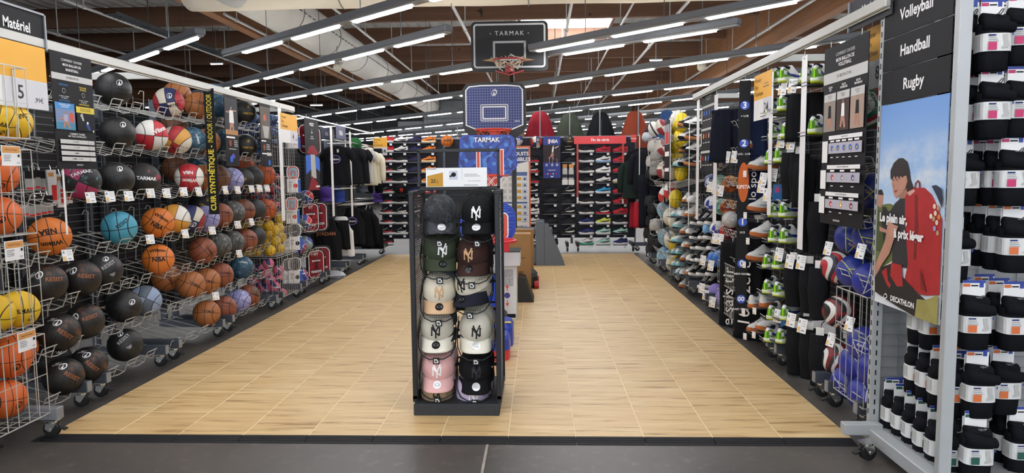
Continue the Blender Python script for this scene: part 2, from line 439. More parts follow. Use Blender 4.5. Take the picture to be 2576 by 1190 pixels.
# ================================================================ boards and signs
class Board:
    """flat sign in its local XZ plane, facing -Y; print is placed with fractions from the top left"""
    def __init__(s, name, label, cat, w, h, base, th=.005, group=None):
        s.w, s.h, s.k = w, h, 0; s.root = thing(name, label, cat, group=group); s.th = th
        MB().box((0, 0, 0), (w, th, h), base).build('board', None, s.root); s.p = MB()
    def y(s): s.k += 1; return -s.th/2-.0006-.00025*s.k
    def X(s, f): return (f-.5)*s.w
    def Z(s, f): return (.5-f)*s.h
    def r(s, x0, y0, x1, y1, m): rect(s.p, s.X(x0), s.X(x1), s.Z(y1), s.Z(y0), s.y(), m); return s
    def t(s, body, x, y, size, m, bold=0., align='CENTER', spacing=1., sx=1.): text(s.p, body, size*s.h, s.X(x), s.Z(y), s.y(), m, bold, spacing, align, sx); return s
    def pg(s, pts, m): poly(s.p, [(s.X(a), s.Z(b)) for a, b in pts], s.y(), m); return s
    def d(s, x, y, r, m, n=18, rz=None): disc(s.p, s.X(x), s.Z(y), r*s.h, s.y(), m, n, None if rz is None else rz*s.h); return s
    def lines(s, x0, y0, x1, n, dy, m, hh=.35):
        for i in range(n): s.r(x0, y0+i*dy, x0+(x1-x0)*(1-.25*random.random()), y0+i*dy+dy*hh, m)
        return s
    def place(s, loc, rz=0., hooks=(), hz=.03):
        if s.p.v: s.p.build('print', None, s.root)
        for f in hooks:
            x = s.X(f); MB().tube([(x, 0, s.h/2-.012), (x, 0, s.h/2+hz), (x+.008, 0, s.h/2+hz+.01)], .0022, 5).build('hook', CHROME, s.root)
        s.root.location = loc; s.root.rotation_euler = (0, 0, rz); return s.root
    def px(s, u, v, X=None, Y=None, hooks=(), hz=.03):
        return s.place(at(u, v, X=X, Y=Y), 0 if X is None else (PI/2 if X < 0 else -PI/2), hooks, hz)
def span(u0, u1, v, X):
    return abs(at(u0, v, X=X).y-at(u1, v, X=X).y)
def hspan(u, v0, v1, X=None, Y=None):
    return abs(at(u, v0, X=X, Y=Y).z-at(u, v1, X=X, Y=Y).z)
def price_sign(label, u0, u1, v0, v1, X, lines, big, small, Y=None, hooks=(.25, .75), cut=False):
    um, vm = (u0+u1)/2, (v0+v1)/2
    if Y is None: w, h = span(u0, u1, vm, X), hspan(um, v0, v1, X)
    else: w, h = abs(at(u0, vm, Y=Y).x-at(u1, vm, Y=Y).x), hspan(um, v0, v1, None, Y)
    b = Board('price_sign', label, 'price sign', w, h, PAPER)
    b.r(0, 0, 1, .55, AMBER); b.r(.55, .56, 1, 1, mat('pale_grey_card', '#d9dade', .6))
    for i, l in enumerate(lines): b.t(l, .06, .13+.15*i, .135, INK, 0, 'LEFT', 1., min(1., .62*w/text_w('Technique', .135*h)))
    b.t(big, .72, .77, .30, mat('dark_grey_ink', '#3c3d42', .6), .01); b.t(small, .90, .86, .11, mat('dark_grey_ink', '#3c3d42', .6))
    return b.px(um, vm, X=X if Y is None else None, Y=Y, hooks=hooks)
# ================================================================ gondola units
CAST = {}
def caster(parent, loc, rz):
    """chrome swivel caster: fork, wheel, hub, brake pedal"""
    if not CAST:
        m = MB(); m.box((0, 0, .098), (.07, .06, .006), CHROME); m.lathe([(.024, .080), (.026, .096)], 10, CHROME)
        for s in (-1, 1): m.prism([(-.035, .083), (.028, .083), (.034, .05), (.012, .034), (-.0, .034)], s*.021-.0015, s*.021+.0015, CHROME)
        CAST['fork'] = m.mesh('fork')
        m = MB(); q = Matrix.Rotation(PI/2, 4, 'X') @ Matrix.Translation((0, 0, 0))
        for s in (-.0095, .0095): m.lathe([(.030, -.008), (.044, -.006), (.045, 0), (.044, .006), (.030, .008)], 18, RUBBER, Matrix.Translation((.006, s, .045)) @ q)
        CAST['wheel'] = m.mesh('wheel', smooth=False)
        m = MB().tube([(.006, -.026, .045), (.006, .026, .045)], .008, 8); CAST['axle'] = m.mesh('axle', CHROME)
        m = MB().box((-.045, 0, .066), (.035, .03, .008), RUBBER, Matrix.Rotation(-.3, 4, 'Y')); CAST['brake_pedal'] = m.mesh('brake_pedal')
    f = obj('caster', CAST['fork'], parent, loc, (0, 0, rz))
    for k in ('wheel', 'axle', 'brake_pedal'): obj(k, CAST[k], f)
    return f
GM = {}
def gondola(label, X, y0, y1, sg, top=2.22, depth=.52, near=False, back=BLACK, backtop=1.98, canopy=True, grid=True, light=False):
    """wheeled wire-grid shelf unit. X: grid plane, sg: +1 when the aisle is towards +X"""
    yc, L = (y0+y1)/2, y1-y0
    t = thing('gondola_unit', label, 'shelf unit', (X, yc, 0), group='wheeled shelf units along the aisle')
    st = STEEL if light else DSTEEL
    for s in (-1, 1):
        y = s*(L/2-.1)
        MB().box((-.02*sg, y, top/2+.09), (.05, .03, top-.18), st).build('upright', None, t)
        MB().box((sg*(depth+.0)/2-.02*sg, y, .155), (depth+.08, .05, .07), bev=.003).build('foot', st, t)
        MB().box((sg*(depth+.021), y, .155), (.004, .046, .066)).build('end_cap', STEEL, t)
        caster(t, (sg*(depth-.03), y, .021), PI if sg > 0 else 0)
    if grid:
        key = (round(L, 2), round(top, 2))
        if key not in GM:
            m = MB(); z = .28
            while z < top: m.tube([(0, -L/2+.01, z), (0, L/2-.01, z)], .0027, 4, cap=False); z += .05
            for k in range(int(L/.25)+1): m.tube([(.005, -L/2+.06+k*.24, .25), (.005, -L/2+.06+k*.24, top)], .0032, 4, cap=False)
            GM[key] = m.mesh('wire_grid', GWIRE)
        obj('wire_grid', GM[key], t, kind='stuff')
    if back is not None: MB().box((-.07*sg, 0, (backtop+.3)/2), (.02, L-.02, backtop-.3)).build('backing_panel', back, t)
    return t
SHM = {}
def ball_shelf(t, sg, zf, L, depth=.5, pitch=.245, m_=WIRE, name='ball_shelf'):
    """sloping pairs of wires whose front ends turn up into loops"""
    key = (round(L, 2), sg, depth, m_.name)
    if key not in SHM:
        m = MB(); n = int(L/pitch); x1 = depth; r = .0038
        z0, z1 = .06, -.055
        ys = [(-L/2+(L-n*pitch)/2+(k+.5)*pitch) for k in range(n)]
        fr = []
        for y in ys:
            for d in (-.055, -.02, .02, .055) if abs(L) > 99 else (-.055, .055):
                m.tube([(sg*.01, y+d, z0), (sg*(x1-.045), y+d, z1), (sg*(x1-.012), y+d, z1+.075), (sg*x1, y+d, z1+.08)], r, 5)
            m.tube([(sg*x1, y-.055, z1+.08), (sg*x1, y+.055, z1+.08)], r, 5)
            m.tube([(sg*(x1-.022), y-.055, z1+.044), (sg*(x1-.022), y+.055, z1+.044)], r*.9, 5)
        for a, b in zip(ys, ys[1:]):
            m.tube([(sg*(x1-.042), a+.055, z1+.004), (sg*(x1-.050), (a+b)/2, z1-.006), (sg*(x1-.042), b-.055, z1+.004)], r, 5)
        for f in (.12,): m.tube([(sg*(.01+(x1-.055)*f), -L/2+.02, z0+(z1-z0)*f-.006), (sg*(.01+(x1-.055)*f), L/2-.02, z0+(z1-z0)*f-.006)], r, 5)
        for y in ys: m.tube([(sg*.012, y, z0+.13), (sg*.03, y, z0+.16), (sg*.06, y, z0+.15), (sg*.05, y, z0+.0)], r, 5)
        SHM[key] = m.mesh(name, m_)
    return obj(name, SHM[key], t, (0, 0, zf))
def wire_bin(t, sg, x0, x1, y0, y1, z0, z1, step=.055, m_=WIRE, slope=0.):
    """open wire bin; local to the unit"""
    m = MB(); r = .0028; a, b = sg*x0, sg*x1
    for z in (z0, z1): m.tube([(a, y0, z), (b, y0, z), (b, y1, z), (a, y1, z)], r*1.4, 5, closed=True)
    n = max(2, round((y1-y0)/step))
    for k in range(n+1): y = y0+(y1-y0)*k/n; m.tube([(b, y, z1), (b, y, z0), (a, y, z0)], r, 4)
    n = max(2, round((x1-x0)/step))
    for k in range(1, n): x = a+(b-a)*k/n; m.tube([(x, y0, z1), (x, y0, z0), (x, y1, z0), (x, y1, z1)], r, 4)
    m.tube([(b, y0, (z0+z1)/2), (b, y1, (z0+z1)/2)], r, 4)
    m.tube([(a, y0, (z0+z1)/2), (b, y0, (z0+z1)/2)], r, 4)
    return m.build('wire_bin', m_, t)
TAGM = {}
def ticket(t, loc, rot, w=.045, h=.065, colour=None):
    colour = colour or mat('pale_amber_card', '#e6c58a', .6)
    if False: pass
    """small shelf price ticket, part of the shelf it clips on"""
    key = (w, h, colour.name)
    if key not in TAGM:
        m = MB(); m.box((0, 0, 0), (w, .0015, h), PAPER); rect(m, -w*.46, -w*.16, -h*.46, -h*.10, -.0012, colour)
        for k in range(3): rect(m, -w*.02, w*.40, h*(.32-.16*k), h*(.35-.16*k), -.0012, GREYINK)
        rect(m, -w*.02, w*.30, -h*.36, -h*.28, -.0012, GREYINK); rect(m, -w*.4, -w*.25, h*.16, h*.36, -.0012, GREYINK)
        TAGM[key] = m.mesh('price_ticket')
    return obj('price_ticket', TAGM[key], t, loc, rot)
# ================================================================ balls
def ball_mat(name, c1, c2=None, c3=None, seam='#141414', w=.022, rough=.5, nz=None, pebble=.25):
    if name in MATS: return MATS[name]
    t = NT(name); v = t.obj(); sp = t.n('ShaderNodeSeparateXYZ'); t.lk(v, sp.inputs[0]); x, y, z = sp.outputs
    ax = t.math('ABSOLUTE', x); az = t.math('ABSOLUTE', z)
    arc = t.math('SUBTRACT', ax, t.math('MULTIPLY_ADD', t.math('MULTIPLY', z, z), .32, .5))
    col = srgb(c1)
    if c2: col = t.mix(t.math('GREATER_THAN', t.math('MULTIPLY', x, z), 0.), col, srgb(c2))
    if c3: col = t.mix(t.math('GREATER_THAN', arc, 0.), col, srgb(c3))
    if nz: col = t.mix(t.ramp(t.noise(v, nz[1], 5, .65), nz[2], nz[3]), col, srgb(nz[0]))
    dm = t.math('MINIMUM', t.math('MINIMUM', ax, az), t.math('MULTIPLY', t.math('ABSOLUTE', arc), .8))
    msk = t.ramp(dm, w, w*.6)
    h = t.math('ADD', t.math('MULTIPLY', t.noise(v, 70, 2), .25), t.math('MULTIPLY', msk, -1.))
    t.bump(h, pebble, .012)
    MATS[name] = t.fin(t.mix(msk, col, srgb(seam)), rough); return t.m
def split_mat(name, cols, k, seam=None, w=.02, rough=.4, scale=None):
    """ball of curved stripes: volleyball (k bands) or rugby panels"""
    if name in MATS: return MATS[name]
    t = NT(name); v = t.obj(); sp = t.n('ShaderNodeSeparateXYZ'); t.lk(v, sp.inputs[0]); x, y, z = sp.outputs
    if k == 'band':      # swirling bands
        s = t.math('ADD', t.math('MULTIPLY', x, 1.15), t.math('MULTIPLY', t.math('MULTIPLY', z, z), .9))
        q = t.math('ADD', s, t.math('MULTIPLY', t.math('MULTIPLY', y, z), .7))
        fr = t.math('FRACT', t.math('ADD', q, 5.)); lo = t.math('LESS_THAN', fr, .33); hi = t.math('GREATER_THAN', fr, .66)
        col = t.mix(hi, t.mix(lo, srgb(cols[0]), srgb(cols[1])), srgb(cols[2]))
        d = t.math('MINIMUM', t.math('ABSOLUTE', t.math('SUBTRACT', fr, .33)), t.math('ABSOLUTE', t.math('SUBTRACT', fr, .66)))
    elif k == 'wedge':   # alternating panels around Y
        d1 = t.math('MULTIPLY', t.math('ABSOLUTE', x), 1.); d2 = t.math('ABSOLUTE', z)
        col = t.mix(t.math('GREATER_THAN', t.math('MULTIPLY', x, z), 0.), srgb(cols[0]), srgb(cols[1]))
        col = t.mix(t.math('LESS_THAN', t.math('ABSOLUTE', t.math('ADD', x, t.math('MULTIPLY', z, .5))), .16), col, srgb(cols[2])); d = t.math('MINIMUM', d1, d2)
    elif k == 'tri':     # plain with a three-armed line
        d = t.math('MINIMUM', t.math('ABSOLUTE', t.math('SUBTRACT', t.math('ABSOLUTE', x), t.math('MULTIPLY_ADD', z, .35, .32))),
                   t.math('MAXIMUM', t.math('ABSOLUTE', t.math('ADD', z, t.math('MULTIPLY', x, .25))), t.math('SUBTRACT', t.math('ABSOLUTE', x), .35)))
        col = srgb(cols[0])
    else:                # cells: handball, football
        vo = t.n('ShaderNodeTexVoronoi'); vo.inputs['Scale'].default_value = 1.45; vo.inputs['Randomness'].default_value = .55; t.lk(v, vo.inputs['Vector'])
        ve = t.n('ShaderNodeTexVoronoi', feature='DISTANCE_TO_EDGE'); ve.inputs['Scale'].default_value = 1.45; ve.inputs['Randomness'].default_value = .55; t.lk(v, ve.inputs['Vector'])
        d = ve.outputs['Distance']; s2 = t.n('ShaderNodeSeparateColor'); t.lk(vo.outputs['Color'], s2.inputs[0])
        col = t.mix(t.math('GREATER_THAN', s2.outputs[0], .5), srgb(cols[0]), srgb(cols[1])); col = t.mix(t.math('GREATER_THAN', s2.outputs[1], .8), col, srgb(cols[2]))
    msk = t.ramp(d, w, w*.6)
    t.bump(t.math('MULTIPLY', msk, -1.), .25, .01)
    MATS[name] = t.fin(t.mix(msk, col, srgb(seam)) if seam else col, rough); return t.m
def uv_sphere(n=28, r=18):
    prof = [(max(1e-4, math.sin(PI*i/r)), -math.cos(PI*i/r)) for i in range(r+1)]
    return MB().lathe(prof, n)
_SP = uv_sphere()
BM_ = {}
def ball_mesh(m):
    if m.name not in BM_: BM_[m.name] = _SP.mesh('ball', m, True)
    return BM_[m.name]
def on_sphere(vs, lat, lon, roll, k=1.012):
    out = []
    R = Matrix.Rotation(lon, 3, 'Z') @ Matrix.Rotation(-lat, 3, 'X') @ Matrix.Rotation(roll, 3, 'Y')
    for a, b in vs: out.append(tuple(R @ Vector((math.sin(a)*math.cos(b), -math.cos(a)*math.cos(b), math.sin(b)))*k))
    return out
LOGO = []
def logo_geo(s):
    """orbit mark: ring with a rising peak inside; (verts, faces) in a flat plane"""
    vs = []; fs = []; n = 20
    for k in range(n):
        a = 2*PI*k/n; c, d = math.cos(a), math.sin(a); th = .30 if math.cos(a-.6) > -.2 else .13
        for q in (1., 1.-th):
            x, y = .8*q*c, q*d; vs.append((s*(x*.92+y*.38), s*(-x*.38*.6+y*.92)))
    for k in range(n): j = (k+1) % n; fs.append((2*k, 2*j, 2*j+1, 2*k+1))
    o = len(vs); vs += [(-.42*s, -.62*s), (.02*s, .55*s), (.16*s, -.75*s)]; fs.append((o, o+2, o+1)); return vs, fs
BT = {}
def decal(parent, kind, body, size, lat, lon, roll, m, bold=.01):
    key = (body, size, lat, lon, roll, m.name)
    if key not in BT:
        vs, fs = logo_geo(size) if kind == 'logo' else text_geo(body, size, bold)
        BT[key] = MB().add(on_sphere(vs, lat, lon, roll), fs).mesh('emblem' if kind == 'logo' else 'lettering', m)
    return obj('emblem' if kind == 'logo' else 'lettering', BT[key], parent)
GOLD = mat('gold_ink', '#c9a24a', .4, .4); NAVYI = mat('navy_ink', '#1d2a63', .6); REDI = mat('red_ink', '#d0342c', .6)
COPPER = mat('copper_ink', '#b06a3e', .5)
LTINK = mat('grey_print_ink', '#b9b9b6', .6)
DKINK = mat('soft_black_ink', '#2b211c', .6)
# type: (description, material, decals)
BALLS = {
 'K': ('plain black rubber basketball', ball_mat('ball_black', '#1e1f20', seam='#101011', rough=.42, w=.03), [('logo', '', .21, .42, .45, 0, CHALK), ('t', 'RESIST', .24, -.1, .62, 0, mat('embossed_black', '#3a3a3b', .4))]),
 'KR': ('black rubber basketball with outlined lettering', ball_mat('ball_black', '#1e1f20', seam='#101011', rough=.42, w=.03), [('logo', '', .20, .66, .1, 0, CHALK), ('t', 'RESIST', .30, .25, .15, -.45, LTINK), ('t', 'STREET\nGRIP', .10, -.35, .3, -.3, CHALK)]),
 'KO': ('black rubber basketball with bronze flame print', ball_mat('ball_bronze', '#1f1d1c', seam='#0f0f0f', rough=.45, nz=('#7d4e33', 1.5, .56, .74), w=.03), [('logo', '', .22, .38, -.2, 0, CHALK), ('t', 'RESIST', .30, -.1, .35, .3, COPPER), ('t', 'SIZE 7\nOUTDOOR', .11, .5, -.5, -.3, CHALK)]),
 'OR': ('bright orange basketball', ball_mat('ball_orange', '#d8772c'), [('t', 'NBA', .40, -.18, .05, 0, INK, .03), ('t', 'Wilson', .34, .48, .0, 0, INK, .03)]),
 'TE': ('teal blue basketball', ball_mat('ball_teal', '#4a9db5', w=.03), [('t', 'RESIST', .30, .35, .3, -.5, INK, .015)]),
 'BR': ('tan brown leather basketball', ball_mat('ball_tan', '#a8683a', seam='#2a1a12'), [('t', 'TARMAK', .24, .1, .25, .1, DKINK)]),
 'DB': ('dark brown leather basketball', ball_mat('ball_dark_brown', '#6b4530', seam='#1d120c'), [('t', 'TARMAK', .22, .2, .2, -.2, DKINK)]),
 'RB': ('reddish brown leather basketball', ball_mat('ball_red_brown', '#8f5038', seam='#20120c'), [('t', 'TARMAK', .26, .25, .35, .15, DKINK)]),
 'RM': ('two-tone brown leather basketball', ball_mat('ball_two_brown', '#8f5038', '#6a4432', seam='#20120c'), [('t', 'TARMAK', .2, .0, .5, .15, DKINK)]),
 'TB': ('blue marbled basketball', ball_mat('ball_blue_marble', '#2c5068', seam='#131a20', nz=('#6f9db4', 2.4, .5, .72)), [('t', 'TARMAK', .2, .55, .2, .5, CHALK)]),
 'BG': ('black basketball with gold print', ball_mat('ball_black_gold', '#232425', seam='#111111', rough=.45), [('logo', '', .15, .45, .3, 0, GOLD), ('t', 'LIMITED', .26, -.15, .25, .1, GOLD, .02)]),
 'BK': ('charcoal basketball without print', ball_mat('ball_charcoal', '#2d2e2f', seam='#151515'), []),
 'LV': ('lavender marbled basketball', ball_mat('ball_lavender', '#8f8fc4', seam='#20202a', nz=('#d9d9ea', 2.2, .5, .72)), []),
 'GY': ('grey marbled basketball', ball_mat('ball_grey_marble', '#4a4b49', seam='#1c1c1c', nz=('#a9aaa4', 2.2, .52, .75)), []),
 'TRI': ('red white and blue basketball', ball_mat('ball_tricolour', '#d9d2c0', '#26305f', '#b0323a'), [('logo', '', .21, .45, .3, 0, CHALK), ('t', 'LIMITED', .27, -.25, .3, .0, INK, .015)]),
 'TR2': ('red cream and orange basketball', ball_mat('ball_red_cream', '#b2323a', '#d8a04c', '#d9d2c0'), [('t', 'LIMITED', .2, -.45, .4, .5, INK)]),
 'TR3': ('navy cream and red basketball', ball_mat('ball_navy_cream', '#26305f', '#cfc8b6', '#a2343a'), [('logo', '', .22, -.3, .2, 0, CHALK)]),
 'WI': ('white and red basketball with team badges', ball_mat('ball_white_red', '#e6e3dc', '#c2303a', None, nz=None), [('t', 'Wilson', .40, .42, .35, -.5, CHALK, .03)]),
 'WR': ('red basketball with white badge-covered poles', ball_mat('ball_red_white', '#c2303a', None, '#e6e3dc'), [('t', 'NBA', .34, .35, .0, PI, CHALK, .03), ('t', 'Wilson', .34, -.25, .1, PI, CHALK, .03)]),
 'YW': ('orange and white panelled basketball', ball_mat('ball_orange_white', '#d99a3a', '#e4e0d6'), []),
 'GB': ('grey and pale blue swirled basketball', ball_mat('ball_grey_blue', '#5a6570', '#8a9ab6', '#8a9ab6'), []),
 'PK': ('pink and black camouflage basketball', ball_mat('ball_pink', '#a8335f', '#1c1c1e', nz=('#5c8d93', 2.6, .60, .62)), [('t', 'TARMAK', .28, .5, -.1, -.9, CHALK, .02)]),
 'KT': ('black basketball with yellow and crimson flashes', ball_mat('ball_black_flash', '#232322', nz=('#8c2f43', 1.7, .60, .62)), [('t', 'TARMAK', .3, .1, .2, 0, CHALK, .03)]),
 'YL': ('yellow basketball', ball_mat('ball_yellow', '#e2b81f', seam='#2a250d', w=.026), [('t', 'TARMAK', .3, .1, -.1, 0, INK, .01), ('logo', '', .16, -.35, .35, 0, INK)]),
 'O2': ('plain orange basketball', ball_mat('ball_red_orange', '#dc6a2c', w=.022), [('logo', '', .20, -.3, .3, 0, INK)]),
 'MK': ('glossy orange leather basketball', ball_mat('ball_moka', '#b4552c', seam='#1c100a'), [('t', 'NBA', .24, .2, .3, 0, DKINK)]),
}
CN = {}
def place_ball(typ, p, r, label, group, roll=None, jit=.5, name='basketball', cat='ball', spec=None, sc=None):
    d, m, dec = spec or BALLS[typ]
    o = obj(name, ball_mesh(m), None, p); o.scale = (r, r, r) if sc is None else sc
    q = (CAM-Vector(p)).normalized().to_track_quat('-Y', 'Z')
    o.rotation_mode = 'QUATERNION'
    roll = random.uniform(-.6, .6) if roll is None else roll
    o.rotation_quaternion = q @ Euler((random.uniform(-jit, jit)*.7, roll, random.uniform(-jit, jit)*.7)).to_quaternion()
    tag(o, label, cat, group)
    for x in dec: decal(o, *x)
    return o
LX = -3.47
LB = [2.40, 3.38, 4.36, 5.30, 6.28, 7.58, 8.36, 9.36, 10.34, 11.34, 12.90]
LNAME = ['left shelf unit nearest the camera, holding wire bins of orange and yellow balls', 'left shelf unit with black rubber balls behind the basketball guide banner',
         'left shelf unit holding the teal ball and the near ball lanes', 'left shelf unit of mixed basketballs behind the vertical yellow and black banner',
         'left shelf unit with the farthest ball lanes', 'left shelf unit with bins of yellow and pink mini balls', 'left shelf unit with mini hoop packs and kids balls',
         'left shelf unit where red mini backboards hang', 'left shelf unit with black basketball shirts on rails', 'left shelf unit of dark trousers nearest the shoe wall']
LU = [gondola(LNAME[i], LX, LB[i], LB[i+1], 1, top=2.2) for i in range(10)]
ROWZ = [2.03, 1.72, 1.39, 1.04, .75, .46, .16]
ROWN = ['top', 'second-highest', 'third-highest', 'middle', 'third-lowest', 'second-lowest', 'lowest']
for i in (1, 2, 3, 4):
    for z in ROWZ:
        ball_shelf(LU[i], 1, z, LB[i+1]-LB[i])
# ball list per shelf row: (u, v, type, layer, roll)
ROWS = [
 [(285, 225, 'K', 0, .1), (425, 257, 'TRI', 0, -.2), (446, 238, 'BR', 1, .4), (500, 266, 'BR', 0, .2), (538, 240, 'TB', 1, 0), (557, 266, 'TB', 0, .5), (614, 282, 'BG', 0, 0)],
 [(295, 335, 'K', 0, .0), (381, 340, 'WI', 0, .1), (444, 352, 'TR2', 0, .6), (440, 322, 'DB', 1, 0), (484, 354, 'TB', 0, .9), (520, 357, 'BR', 0, 0), (541, 322, 'BK', 1, 0), (560, 357, 'TB', 0, .3), (618, 366, 'BG', 0, 0)],
 [(205, 455, 'PK', 0, .5), (293, 450, 'K', 0, -.2), (362, 450, 'KT', 0, .1), (443, 424, 'DB', 1, 0), (476, 446, 'WR', 0, 0), (512, 447, 'BR', 0, .1), (505, 422, 'TB', 1, 0), (546, 446, 'DB', 0, .1), (582, 452, 'LV', 0, .3), (608, 452, 'BG', 0, .7), (634, 446, 'BK', 0, .2), (665, 440, 'MK', 0, .1), (612, 415, 'MK', 1, 0)],
 [(125, 595, 'OR', 0, 3.0), (300, 573, 'TE', 0, -.1), (397, 560, 'OR', 0, .6), (440, 550, 'YW', 0, .3), (480, 550, 'TR3', 0, .4), (518, 550, 'LV', 0, .3), (508, 512, 'BG', 1, .4), (553, 542, 'RB', 0, .0), (585, 535, 'GY', 0, .2), (612, 530, 'RM', 0, 0), (641, 528, 'BK', 0, .3), (668, 527, 'MK', 0, .1)],
 [(115, 712, 'KO', 0, -.3), (205, 700, 'KO', 0, -.2), (262, 680, 'KR', 0, -.1), (398, 652, 'OR', 0, 0), (510, 630, 'RB', 0, .9), (550, 617, 'GY', 0, .5), (584, 610, 'GY', 0, .2), (618, 605, 'RB', 0, 0), (641, 596, 'BK', 0, .3)],
 [(150, 836, 'KO', 0, .4), (213, 808, 'KO', 0, -.6), (312, 770, 'K', 0, .4), (365, 757, 'GB', 0, .5), (418, 698, 'BR', 1, 1.1), (480, 716, 'BR', 0, .5), (452, 690, 'DB', 1, 0), (520, 707, 'BR', 0, .2), (555, 692, 'RB', 0, 0), (608, 673, 'TB', 0, -.3)],
 [(160, 947, 'KO', 0, .3), (222, 917, 'KO', 0, .5), (130, 905, 'K', 1, 0), (315, 868, 'KR', 0, -.3), (520, 788, 'BR', 0, .1), (563, 775, 'RB', 0, .1), (600, 757, 'LV', 0, .4), (625, 745, 'RM', 0, .2)],
]
for ri, row in enumerate(ROWS):
    row = sorted(row, key=lambda b: b[0])
    for k, (u, v, ty, ly, rl) in enumerate(row):
        p = at(u, v, X=-3.06 if ly == 0 else -3.30)
        place_ball(ty, p, .12, '%s, %s from left, %s left ball shelf' % (BALLS[ty][0], ORD[k], ROWN[ri]), 'basketballs on the left ball shelves', rl, .25)
# price tickets along the shelf fronts
for u, v, ui in ((228, 497, 1), (277, 494, 2), (324, 493, 2), (379, 486, 2), (419, 486, 3), (462, 482, 3), (500, 482, 3), (567, 478, 3), (598, 478, 4), (633, 475, 4), (653, 474, 4), (672, 474, 4), (170, 642, 1), (378, 602, 3), (466, 588, 3), (534, 580, 4), (598, 565, 4), (633, 558, 4), (602, 638, 4), (543, 745, 4)):
    p = at(u, v, X=-2.93); yc = (LB[ui]+LB[ui+1])/2
    ticket(LU[ui], (p.x-LX, p.y-yc, p.z), (-.25, 0, PI/2-.5+random.uniform(-.15, .15)), w=.062, h=.072)
# --- near-left wire bins with mesh fronts
def bin_unit():
    t = LU[0]; yc = (LB[0]+LB[1])/2
    y0, y1 = 2.95-yc, 3.72-yc
    for z0, z1 in ((.17, .63), (.68, 1.14), (1.20, 1.66), (1.72, 2.1)):
        wire_bin(t, 1, .02, -2.80-LX, y0, y1, z0, z1, .075, WIRE)
    MB().box((.36, .86, .16), (.70, .06, .07), bev=.003).build('foot', STEEL, t)
    caster(t, (.66, .86, .021), PI)
bin_unit()
NB = [(-15, 300, 'YL'), (27, 307, 'YL'), (-8, 440, 'O2'), (-2, 543, 'O2'), (-70, 470, 'O2'), (-80, 560, 'O2'), (46, 779, 'YL'), (-18, 790, 'YL'), (-90, 760, 'YL'), (25, 903, 'O2'), (15, 1015, 'O2'), (45, 878, 'O2'), (-70, 930, 'O2'), (-75, 1030, 'O2')]
for k, (u, v, ty) in enumerate(NB):
    p = at(u, v, X=-2.97 if k != 11 else -3.2); p.z = max(p.z, .285)
    tier = 'highest' if v < 400 else 'second-highest' if v < 650 else 'second-lowest' if v < 840 else 'lowest'
    place_ball(ty, p, .107, '%s in %s wire bin at left edge, %s' % (BALLS[ty][0], tier, {0: 'nearer the camera', 1: 'against the mesh', 2: 'upper one against the mesh', 3: 'lower one against the mesh', 4: 'upper of two nearer ones', 5: 'lower of two nearer ones', 6: 'against the mesh', 7: 'middle one', 8: 'nearest the camera', 9: 'upper one against the mesh', 10: 'lower one against the mesh', 11: 'hidden behind another', 12: 'upper of two nearer ones', 13: 'lower of two nearer ones'}[k]), 'balls in the near-left wire bins', random.choice((0, 2.8, .3)))
for u, v in ((28, 392), (36, 630), (68, 857)):
    w_, h_ = .13, .105
    b = Board('bin_ticket', 'white and tan price card on the %s wire bin at the left edge' % {392: 'second-highest', 630: 'second-lowest', 857: 'lowest'}[v], 'price card', w_, h_, PAPER, .003)
    b.r(.03, .04, .97, .36, mat('tan_card', '#d99b5a', .6)); b.t('Premier Prix Technique', .5, .2, .13, DKINK, 0, sx=.62); b.lines(.08, .46, .5, 4, .09, GREYINK); b.r(.82, .42, .92, .56, INK); b.t('5,99', .82, .85, .12, INK)
    b.px(u, v, X=-2.785)
# --- bins of mini balls in unit 4
t4 = LU[5]; yc4 = (LB[5]+LB[6])/2
for z0, z1 in ((.11, .58), (.60, 1.06), (1.08, 1.50), (1.62, 2.05)):
    wire_bin(t4, 1, .04, .50, 7.63-yc4, 8.30-yc4, z0, z1, .07, WIRE)
MINI = {'y': ('small yellow basketball in the bin beside the brown balls', ball_mat('mini_yellow', '#e0b62a', seam='#3a3210', w=.03), [], [(675, 566), (673, 585), (668, 604), (692, 606), (706, 597), (645, 632), (679, 630), (702, 625), (652, 567), (703, 551), (622, 635), (617, 568), (690, 580), (656, 612), (648, 590), (700, 573)]),
        'p': ('small pink and navy basketball in the lowest mini ball bin', ball_mat('mini_pink', '#2b3566', '#d26a86', '#d26a86', w=.018), [('t', 'TARMAK', .3, 0, 0, .3, CHALK, .03)], [(675, 664), (665, 691), (699, 700), (636, 710), (668, 728), (690, 745), (708, 739), (647, 745), (652, 677), (692, 723), (679, 706), (655, 715), (700, 680)]),
        'b': ('small navy and blue basketball in the highest mini ball bin', ball_mat('mini_navy', '#2a3c6e', '#3a63a0', None, seam='#c9c48a', w=.026), [], [(625, 316), (641, 334), (644, 367), (612, 323), (630, 350), (684, 318), (684, 302), (687, 337), (684, 361), (660, 330), (662, 360), (655, 385), (640, 300)]),
        'r': ('small red and navy basketball in the bin under the navy ones', ball_mat('mini_red', '#2a3058', '#b23a40', None, seam='#d9d4c8', w=.03), [], [(679, 469), (683, 496), (690, 447), (641, 490), (692, 520), (660, 495), (694, 480), (625, 480), (676, 520)])}
for k, (lb, m, dec, pts) in MINI.items():
    for i, (u, v) in enumerate(pts):
        p = at(u, v, Y=7.71+.05*(i % 3)) if u < 672 else at(u, v, X=-3.06-.06*(i % 3))
        ll = '%s, %s from left' % (lb, ORD[sorted(pts).index((u, v))])
        place_ball(None, p, .064, ll, 'small balls piled: ' + lb.split(' basketball')[0], None, .8, spec=('', m, dec))
